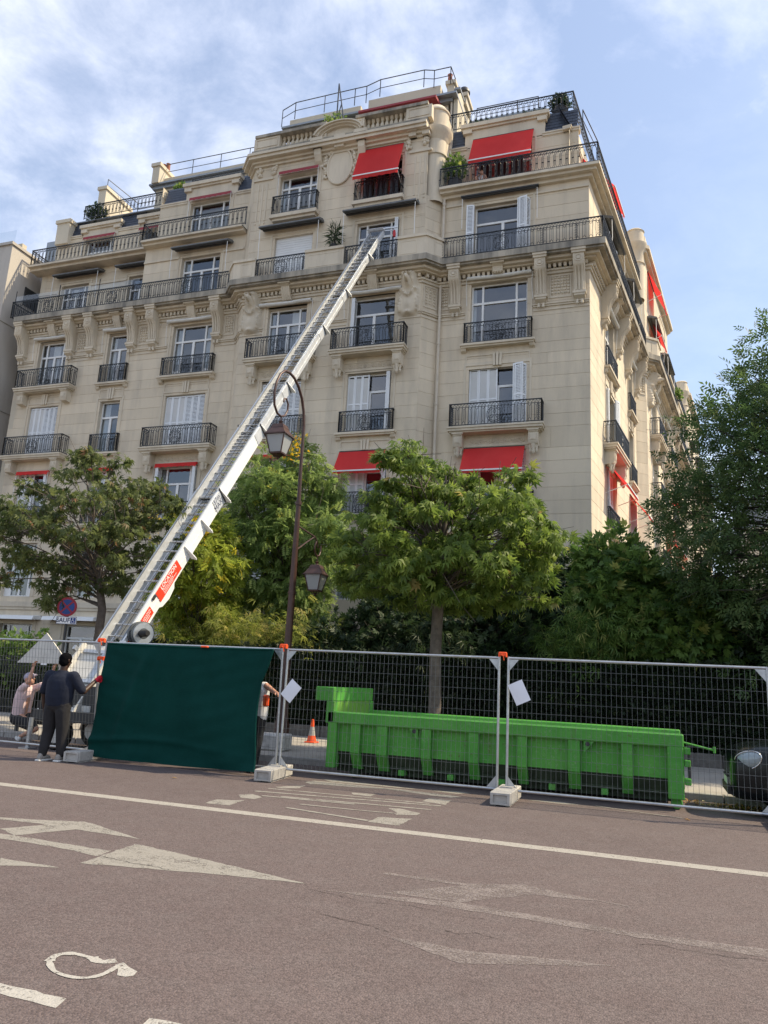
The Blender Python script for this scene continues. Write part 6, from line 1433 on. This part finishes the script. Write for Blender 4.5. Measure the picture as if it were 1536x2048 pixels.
# winch drum
MB().lathe([(0,-.30),(.10,-.30),(.10,-.18),(.17,-.18),(.17,-.14),(.27,-.13),(.27,-.05),(.22,-.04),(.22,.04),(.27,.05),(.27,.10),(.2,.12),(0,.12)],(0,0,0),22).build('winch_drum','winch_grey',LD,True,35,loc=Vector((-10.78,14.55,2.42)),rot=(radians(90),0,radians(62)))
MB().lathe([(.12,.122),(.235,.122),(.245,.10)],(0,0,0),26).build('drum_ring','galvanised',LD,True,35,loc=Vector((-10.78,14.55,2.42)),rot=(radians(90),0,radians(62)))
MB().lathe([(0,.0),(.075,0),(.075,.30),(.05,.34),(0,.34)],(0,0,0),14).build('winch_motor','black_rubber',LD,True,35,loc=Vector((-10.72,14.45,2.42)),rot=(radians(90),0,radians(62)))
# platform resting at the foot, turntable and trailer hidden behind the netting
MB(TL).box(-.42,.42,.05,.09,-2.0,-.05).box(-.46,-.42,.05,.22,-2.0,-.05).box(.42,.46,.05,.22,-2.0,-.05).build('carriage_tray','board',LD)
for c in (-.25,-1.0): MB(TL).box(-.36,.40,.09,.15,c-.04,c+.04).build('tray_bar','galvanised',LD)
MB(TL).box(-.5,-.44,.0,.32,-.35,-.25).build('tray_post','galvanised',LD)
MB().box(-11.9,-7.6,12.85,14.2,.55,.75).build('trailer_chassis','dark_metal',LD); MB().box(-11.95,-11.75,13.0,14.1,.45,.9).build('tail_board','black_rubber',LD)
MB().box(-11.97,-11.95,13.1,13.2,.62,.8).build('tail_lamp','red_reflector',LD); MB().box(-11.97,-11.95,13.85,13.95,.62,.8).build('tail_lamp','red_reflector',LD)
MB().box(-11.6,-10.3,13.2,14.2,.75,1.25).build('turntable','dark_metal',LD); MB().lathe([(.55,0),(.55,.12),(.4,.14)],(-11.0,13.7,.75),24).build('slew_ring','galvanised',LD,True)
for y in (12.98,14.07):
    for x in (-11.3,-8.6):
        wh = MB().lathe([(.18,-.10),(.29,-.10),(.315,-.06),(.315,.06),(.29,.10),(.18,.10)],(0,0,0),20).build('wheel','black_rubber',LD,True,loc=Vector((x,y,.315)),rot=(radians(90),0,0))
        MB().lathe([(0,-.105),(.18,-.105),(.18,.105),(0,.105)],(0,0,0),16).build('rim','galvanised',wh,True)
MB().bar((-11.2,13.6,1.2),(-11.1,14.1,2.1),.2).bar((-10.7,13.6,1.2),(-10.95,14.2,2.2),.14).build('lift_ram','galvanised',LD)
for x in (-11.8,-7.8): MB().tube([(x,12.75,0.02),(x,12.75,.6)],.045,8).box(x-.12,x+.12,12.63,12.87,0,.03).build('outrigger','galvanised',LD)

# ------------------------------------------------------------ parked car (front half in view at the right edge)
CR = anchor('parked_car',(2.6,13.55,0)); tag(CR,'black hatchback nose at the right edge with a large rounded headlamp','car')
XF, YC, HW = .98, 13.62, .82
st = [(0.0,.28,.74,.56,.66),(.05,.23,.88,.70,.78),(.15,.21,.97,.78,.85),(.34,.20,1.03,.81,.90),(.62,.19,1.06,.82,.93),(.95,.19,1.08,.82,.95),(1.15,.19,1.10,.82,.96),(1.75,.19,1.40,.82,.98),(2.3,.19,1.46,.82,1.0),(3.0,.19,1.44,.82,1.0),(3.4,.22,1.30,.80,.98),(3.62,.28,.98,.74,.90),(3.7,.36,.80,.62,.76)]
def ringpts(x,zb,zt,hw,zs):
    roof = zt-zs; pts = []
    for s in (1,-1):
        half = [(0,zb),(hw*.80,zb),(hw*.96,zb+.10),(hw,(zb+zs)/2),(hw*.985,zs-.06),(hw*.93,zs),(hw*(.86 if roof < .25 else .80),zs+roof*.55),(hw*(.62 if roof < .25 else .66),zs+roof*.93),(0,zt)]
        pts += [(XF+x,YC-s*y,z) for y,z in (half if s == 1 else half[::-1][1:-1])]
    return pts
m = MB(); n = None
for r_ in st:
    p = ringpts(*r_); n = len(p); m.v += p
for i in range(len(st)-1):
    for k in range(n): m.f.append((i*n+k,i*n+(k+1)%n,(i+1)*n+(k+1)%n,(i+1)*n+k))
m.f += [tuple(range(n))[::-1],tuple(range((len(st)-1)*n,len(st)*n))]
cb = m.build('body','car_black',CR,True,50); sb = cb.modifiers.new('sub','SUBSURF'); sb.levels = 2; sb.render_levels = 2
for s in (-1,1):
    hl = MB(); hl.hf(lambda i,j: (.19*cos(pi*(j-.5))*cos(2*pi*i)*(1+.18*sin(2*pi*i)), .07*sin(pi*(j-.5)), .115*cos(pi*(j-.5))*sin(2*pi*i)),25,13)
    hl.build('headlamp','lens_glass',CR,True,80,loc=Vector((XF+(.27 if s < 0 else .30),YC+s*(.745 if s < 0 else .6),.80)),rot=(0,radians(-14),radians(s*30)))
    bz = MB(); bz.tube([(.195*cos(2*pi*k/28)*(1+.18*sin(2*pi*k/28)),0,.12*sin(2*pi*k/28)) for k in range(28)],.010,6,True); bz.build('headlamp_bezel','chrome',CR,True,80,loc=Vector((XF+(.255 if s < 0 else .30),YC+s*(.76 if s < 0 else .6),.80)),rot=(0,radians(-14),radians(s*30)))
    MB().lathe([(0,.012),(.05,.01),(.055,-.02)],(0,0,0),14).build('fog_lamp','lens_glass',CR,True,loc=Vector((XF+.06,YC+s*.5,.42)),rot=(0,radians(-90),0))
for k in range(4): MB().bar((XF-.005+.012*k,YC-.36,.52+.05*k),(XF-.005+.012*k,YC+.36,.52+.05*k),.018).build('grille_bar','car_trim',CR)
MB().box(XF-.02,XF+.2,YC-.55,YC+.55,.28,.40).build('bumper_insert','car_trim',CR); MB().box(XF-.01,XF+.0,YC-.26,YC+.26,.40,.50).build('number_plate','text_white',CR)
for x in (XF+.78,XF+3.0):
    for y in (YC-.74,YC+.74):
        wh = MB().lathe([(.19,-.09),(.28,-.095),(.30,-.06),(.30,.06),(.28,.095),(.19,.09)],(0,0,0),24).build('wheel','black_rubber',CR,True,loc=Vector((x,y,.30)),rot=(radians(90),0,0)); MB().lathe([(0,-.08),(.19,-.097),(.19,.097),(0,.08)],(0,0,0),16).build('rim','galvanised',wh,True)
MB().quad((XF+1.2,YC-.62,1.07),(XF+1.2,YC+.62,1.07),(XF+1.72,YC+.52,1.39),(XF+1.72,YC-.52,1.39)).build('windscreen','glass',CR)

# ------------------------------------------------------------ people
def blob(name, chains, mat, parent, voxel=.011, smooth=6, lofts=()):
    bm = bmesh.new()
    for rings in lofts:       # closed loft through elliptical rings (x, y, z, rx, ry)
        vs_ = [[bm.verts.new((x+rx*cos(2*pi*k/24), y+ry*sin(2*pi*k/24), z)) for k in range(24)] for x, y, z, rx, ry in rings]
        for a_, b_ in zip(vs_, vs_[1:]):
            for k in range(24): bm.faces.new((a_[k], a_[(k+1)%24], b_[(k+1)%24], b_[k]))
        bm.faces.new(vs_[0][::-1]); bm.faces.new(vs_[-1])
    for ch in chains:
        for i, (p, r) in enumerate(ch):
            bmesh.ops.create_icosphere(bm, subdivisions=2, radius=r, matrix=Matrix.Translation(p))
            if i:
                q, r0 = ch[i-1]; d = Vector(p)-Vector(q); ln = d.length
                if ln > 1e-4: bmesh.ops.create_cone(bm, cap_ends=True, segments=14, radius1=r0, radius2=r, depth=ln, matrix=Matrix.Translation((Vector(p)+Vector(q))/2) @ d.to_track_quat('Z','Y').to_matrix().to_4x4())
    me = bpy.data.meshes.new('tmp'); bm.to_mesh(me); bm.free(); tmp = bpy.data.objects.new('tmp',me); COL.objects.link(tmp)
    rm = tmp.modifiers.new('r','REMESH'); rm.mode = 'VOXEL'; rm.voxel_size = voxel
    sm = tmp.modifiers.new('s','SMOOTH'); sm.factor = .5; sm.iterations = smooth
    out = bpy.data.meshes.new_from_object(tmp.evaluated_get(bpy.context.evaluated_depsgraph_get())); bpy.data.objects.remove(tmp); out.name = name
    out.materials.clear(); out.materials.append(MATS[mat]); out.polygons.foreach_set('use_smooth',[True]*len(out.polygons))
    o = bpy.data.objects.new(name,out); COL.objects.link(o); o.parent = parent; return o
def hand(w, d, up, side, curl=.5, s=1.0):
    """palm and five fingers from wrist w along d; side = thumb side"""
    w = Vector(w); d = Vector(d).normalized(); up = Vector(up); up = (up-d*up.dot(d)).normalized(); sd_ = Vector(side); sd_ = (sd_-d*sd_.dot(d)-up*sd_.dot(up)).normalized()
    ch = [[(w,.026*s),(w+d*.05*s+sd_*.012,.026*s),(w+d*.085*s,.024*s)],[(w+d*.03*s-sd_*.018,.022*s),(w+d*.085*s-sd_*.022,.019*s)]]
    for k,(off,ln) in enumerate(((.030,.070),(.011,.08),(-.009,.074),(-.028,.058))):
        b = w+d*.088*s+sd_*off*s; m1 = b+(d*cos(curl)-up*sin(curl))*ln*.5*s; m2 = m1+(d*cos(curl*2.2)-up*sin(curl*2.2))*ln*.5*s; ch.append([(b,.0105*s),(m1,.0098*s),(m2,.0082*s)])
    t0 = w+d*.025*s+sd_*.028*s; ch.append([(t0,.014*s),(t0+(d*.6+sd_*.8)*.035*s,.012*s),(t0+(d*1.0+sd_*.5-up*.4)*.062*s,.0095*s)])
    return ch
def head(c, fwd, s=1.0, up=(0,0,1)):
    c = Vector(c); f = Vector(fwd).normalized(); u = Vector(up); u = (u-f*u.dot(f)).normalized(); r = f.cross(u)
    ch = [[(c+u*.035*s-f*.012*s,.098*s),(c+u*.03*s+f*.018*s,.088*s)],[(c-u*.045*s+f*.03*s,.066*s),(c-u*.085*s+f*.045*s,.042*s)],
          [(c+u*.005*s+f*.10*s,.012*s),(c-u*.030*s+f*.118*s,.017*s)],[(c-u*.062*s+f*.082*s-r*.018*s,.013*s),(c-u*.062*s+f*.082*s+r*.018*s,.013*s)]]
    for q in (-1,1):
        ch.append([(c+r*q*.098*s-u*.005*s,.016*s),(c+r*q*.102*s+u*.025*s-f*.008*s,.017*s)]); ch.append([(c+u*.035*s+f*.090*s+r*q*.02*s,.014*s),(c+u*.038*s+f*.078*s+r*q*.05*s,.013*s)])
    return ch
V_ = Vector
def sh(P, chains): return [[(tuple(V_(p)+V_(P)) if False else tuple(p), r) for p, r in ch] for ch in chains]
def eyes(parent, c, fwd, s=1.0):
    c = V_(c); f = V_(fwd).normalized(); r = f.cross(V_((0,0,1))).normalized()
    for q in (-1,1):
        p = c+V_((0,0,.012*s))+f*.083*s+r*q*.033*s; o = MB().lathe([(0,-.011),(.009,-.006),(.011,0),(.009,.006),(0,.011)],tuple(p),8).build('eye','hair_black',parent,True)
# man in navy standing with his back to the road
M1 = empty('person',(-10.0,11.40,0)); tag(M1,'person in navy T-shirt seen from behind, gripping the fence with a red glove','person')
hd = V_((.02,.0,1.715))
rs, re_, rw = (.26,-.01,1.46), (.40,.12,1.20), (.405,.43,1.42); ls, le, lw = (-.27,-.01,1.46), (-.365,.0,1.15), (-.36,.06,.90)
legL = [((-.11,0,.92),.115),((-.135,.0,.50),.075),((-.14,-.06,.10),.05)]; legR = [((.11,0,.92),.115),((.125,.03,.50),.075),((.13,.06,.10),.05)]
body = head(hd,(.25,1,.02))+[[((0,.0,1.50),.072),((.01,.0,1.62),.066)],[((-.12,0,1.40),.12),((.12,0,1.40),.12)],[((0,0,1.0),.16),((0,0,1.35),.16)],[(rs,.07),(re_,.05),(rw,.034)],[(ls,.07),(le,.05),(lw,.036)],legL,legR,[((-.11,0,.92),.12),((.11,0,.92),.12)]]
body += hand(rw,(0.0,1,.5),(0,0,1),(0,-.2,1),.7) + hand(lw,(.02,.1,-1),(0,-1,0),(0,1,0),.5)
blob('body',body,'skin_dark',M1,.009)
eyes(M1,hd,(.25,1,.02))
blob('hair',[[(hd+V_((0,-.018,.045)),.107),(hd+V_((0,.015,.05)),.102)],[(hd+V_((0,-.04,-.01)),.092)]],'hair_black',M1,.010,4)
blob('shirt',[[((-.10,0,1.45),.085),((-.19,-.005,1.445),.095),(ls,.095),((-.325,.0,1.28),.088),((-.352,.0,1.19),.086)],[((.10,0,1.45),.085),((.19,-.005,1.445),.095),(rs,.095),((.335,.05,1.31),.087),((.378,.09,1.23),.080)]],'navy_cloth',M1,.012,9,
  [[(0,-.01,.93,.245,.165),(0,-.01,.97,.25,.17),(0,-.015,1.10,.268,.185),(0,-.015,1.24,.275,.185),(0,-.015,1.36,.27,.172),(0,-.01,1.44,.245,.145),(0,-.005,1.50,.16,.105),(.0,0,1.535,.095,.085),(.0,0,1.555,.085,.08)]])
blob('trousers',[[((-.14,0,.98),.125),((-.125,-.02,.86),.13),((-.14,.0,.50),.105),((-.145,-.05,.22),.085),((-.15,-.06,.13),.075)],[((.14,0,.98),.125),((.125,-.02,.86),.13),((.13,.03,.50),.105),((.135,.05,.22),.085),((.135,.06,.13),.075)],[((-.1,-.02,.95),.14),((.1,-.02,.95),.14)]],'charcoal_cloth',M1,.011,5)
for x, y in ((-.145,-.06),(.135,.06)): blob('shoe',[[((x,y-.06,.055),.05),((x,y+.06,.055),.05),((x,y+.15,.045),.043)],[((x,y-.05,.09),.045),((x,y-.02,.12),.045)]],'shoe_grey',M1,.010,4); MB().bevbox(x-.055,x+.055,y-.115,y+.2,0,.028,.008).build('sole','shoe_white',M1)
blob('glove',[[(p,r+.007) for p, r in ch] for ch in hand(rw,(0.0,1,.5),(0,0,1),(0,-.2,1),.7)]+[[(rw,.040),(V_(rw)+V_((0,-.03,-.02)),.040)]],'red_glove',M1,.008,2)
# crouching helper in a pale pink shirt, reaching up to the board
M2 = empty('person',(-13.0,14.0,0)); tag(M2,'person in pale pink shirt, black shorts and lilac cap, crouching and holding up a board','person')
hd = V_((-.17,.0,1.30)); hip = V_((-.27,0,.52)); shd = V_((-.22,0,1.10)); kn = V_((.30,-.12,.28)); an = V_((-.06,-.14,.10)); kn2 = V_((.34,.14,.48)); an2 = V_((.46,.16,.10))
h1, h2 = (-.06,-.06,1.58), (.40,.06,1.56)
e1, e2 = (-.04,-.16,1.26), (.16,.14,1.24)
body = head(hd,(1,.15,.45))+[[(shd,.07),(hd-V_((.02,0,.07)),.06)],[(hip,.13),(shd-V_((0,0,.06)),.13)],[((-.2,-.15,1.09),.06),(e1,.045),(h1,.03)],[((-.2,.15,1.09),.06),(e2,.045),(h2,.03)],[(hip+V_((0,-.09,0)),.1),(kn,.068),(an,.042)],[(hip+V_((0,.09,0)),.1),(kn2,.068),(an2,.042)]]
body += hand(h1,(.15,.1,1),(-1,0,.0),(0,-1,0),.5)+hand(h2,(.15,.1,1),(-1,0,0),(0,-1,0),.5)
blob('body',body,'skin_light',M2,.009); eyes(M2,hd,(1,.15,.45))
blob('shirt',[[(hip+V_((-.02,0,.03)),.15),((-.27,0,.85),.155),((-.22,0,1.05),.14)],[(hip+V_((0,-.08,.02)),.135),((-.26,-.09,.85),.14),((-.22,-.1,1.07),.12)],[(hip+V_((0,.08,.02)),.135),((-.26,.09,.85),.14),((-.22,.1,1.07),.12)],[((-.2,-.15,1.09),.09),((-.11,-.16,1.17),.078)],[((-.2,.15,1.09),.09),((-.02,.15,1.16),.078),((.05,.15,1.19),.074)]],'pink_cloth',M2,.011,6)
blob('shorts',[[(hip+V_((-.02,-.09,-.06)),.145),(kn-V_((.06,0,-.02)),.10)],[(hip+V_((-.02,.09,-.06)),.145),(kn2-V_((.06,0,-.01)),.10)],[(hip+V_((-.03,-.08,-.04)),.15),(hip+V_((-.03,.08,-.04)),.15)]],'black_cloth',M2,.011,5)
for a, d in ((an,V_((-.5,0,-.7))),(an2,V_((1,0,-.15)))): blob('shoe',[[(a-V_((0,0,.03)),.048),(a+d*.07-V_((0,0,.03)),.046),(a+d*.15-V_((0,0,.035)) if d.x > 0 else a+V_((-.10,0,-.04)),.040)]],'shoe_white',M2,.009,3)
blob('cap',[[(hd+V_((-.03,0,.05)),.110),(hd+V_((.0,0,.07)),.100)],[(hd+V_((.08,0,.10)),.035),(hd+V_((.15,.03,.11)),.022)],[(hd+V_((.08,-.05,.09)),.03),(hd+V_((.13,-.03,.10)),.02)]],'lilac_cloth',M2,.010,4)
# board held up
o = MB().prism([(-13.62,1.66),(-12.30,1.68),(-12.42,1.90),(-12.90,2.34)],'y',14.02,14.05).build('board','board'); tag(o,'pale four-sided panel held up behind the fence','board')
o = MB().box(-12.55,-11.98,14.12,14.14,1.60,1.86).box(-12.5,-12.46,14.1,14.14,.9,1.6).box(-12.08,-12.04,14.1,14.14,.9,1.6).build('board_trestle','board'); tag(o,'pale panel on thin legs right of the held board','board')
# worker mostly behind the netting
M3 = empty('person',(-6.62,12.55,0)); tag(M3,'person in a white sleeveless top reaching out from behind the green netting','person')
hd = V_((-.10,.05,1.78-.06)); rs, re_, rw = (.10,-.03,1.47), (.26,-.10,1.40), (.45,-.30,1.36); ls, le, lw = (-.26,.0,1.45), (-.33,-.05,1.16), (-.2,-.2,1.0)
body = head(hd,(.6,-1,.0))+[[((-.09,.02,1.5),.06),((-.1,.03,1.62),.058)],[((-.2,0,1.38),.10),((.02,0,1.38),.10)],[((-.09,0,1.0),.13),((-.09,0,1.32),.14)],[(rs,.055),(re_,.042),(rw,.03)],[(ls,.06),(le,.045),(lw,.03)],[((-.18,0,.92),.1),((-.18,0,.5),.07),((-.17,0,.1),.045)],[((0,0,.92),.1),((.0,-.02,.5),.07),((-.02,-.04,.1),.045)]]+hand(rw,(1,-.8,-.1),(0,0,1),(0,-1,.3),.6)+hand(lw,(.6,-.6,-.3),(0,0,1),(0,-1,.3),.6)
blob('body',body,'skin_light',M3,.009); eyes(M3,hd,(.6,-1,0))
blob('hair',[[(hd+V_((-.01,.02,.045)),.105)],[(hd+V_((-.02,.04,-.0)),.09)]],'hair_black',M3,.010,4)
blob('vest_top',[[((-.19,0,.95),.125),((-.19,0,1.36),.125)],[((.02,0,.95),.125),((.02,0,1.36),.125)],[((-.18,0,1.45),.07),((.06,0,1.47),.07)]],'white_cloth',M3,.011,6)
blob('trousers',[[((-.18,0,.95),.13),((-.18,0,.5),.095),((-.17,0,.12),.075)],[((.0,0,.95),.13),((.0,-.02,.5),.095),((-.02,-.04,.12),.075)]],'black_cloth',M3,.011,5)
for x, y in ((-.17,0),(-.02,-.04)): blob('shoe',[[((x,y+.05,.05),.046),((x+.03,y-.06,.05),.046),((x+.06,y-.15,.042),.04)]],'shoe_grey',M3,.010,4)
o = MB().bevbox(-.05,.05,-.04,.04,-.1,.1,.02).build('work_gloves','orange_cone',loc=(-6.44,12.40,1.22)); tag(o,'orange gloves tucked at the belt of the person behind the netting','gloves')
# resident on the fifth floor balcony
M4 = empty('person',(-6.45,27.95,22.14)); tag(M4,'person in white sitting low behind the fifth floor balcony railing, hands raised to the face','person')
hd = V_((.0,.0,.62)); body = head(hd,(.3,-1,-.1))+[[((0,0,.18),.12),((0,0,.42),.12)],[((0,0,.46),.06),((0,0,.56),.055)],[((-.17,0,.44),.05),((-.24,-.12,.28),.04),((-.06,-.18,.50),.03)],[((.17,0,.44),.05),((.24,-.12,.28),.04),((.08,-.18,.50),.03)],[((-.1,0,.12),.1),((-.18,-.24,.30),.07),((-.12,-.22,.04),.045)],[((.1,0,.12),.1),((.2,-.24,.30),.07),((.14,-.22,.04),.045)]]+hand((-.06,-.18,.50),(.2,0,1),(0,1,0),(1,0,0),.6)+hand((.08,-.18,.50),(-.2,0,1),(0,1,0),(-1,0,0),.6)
blob('body',body,'skin_light',M4,.011); eyes(M4,hd,(.3,-1,-.1))
blob('hair',[[(hd+V_((0,.02,.045)),.106)],[(hd+V_((0,.05,-.05)),.09)]],'hair_black',M4,.012,4)
blob('shirt',[[((-.07,0,.12),.13),((-.07,0,.42),.125)],[((.07,0,.12),.13),((.07,0,.42),.125)]],'white_cloth',M4,.012,5)
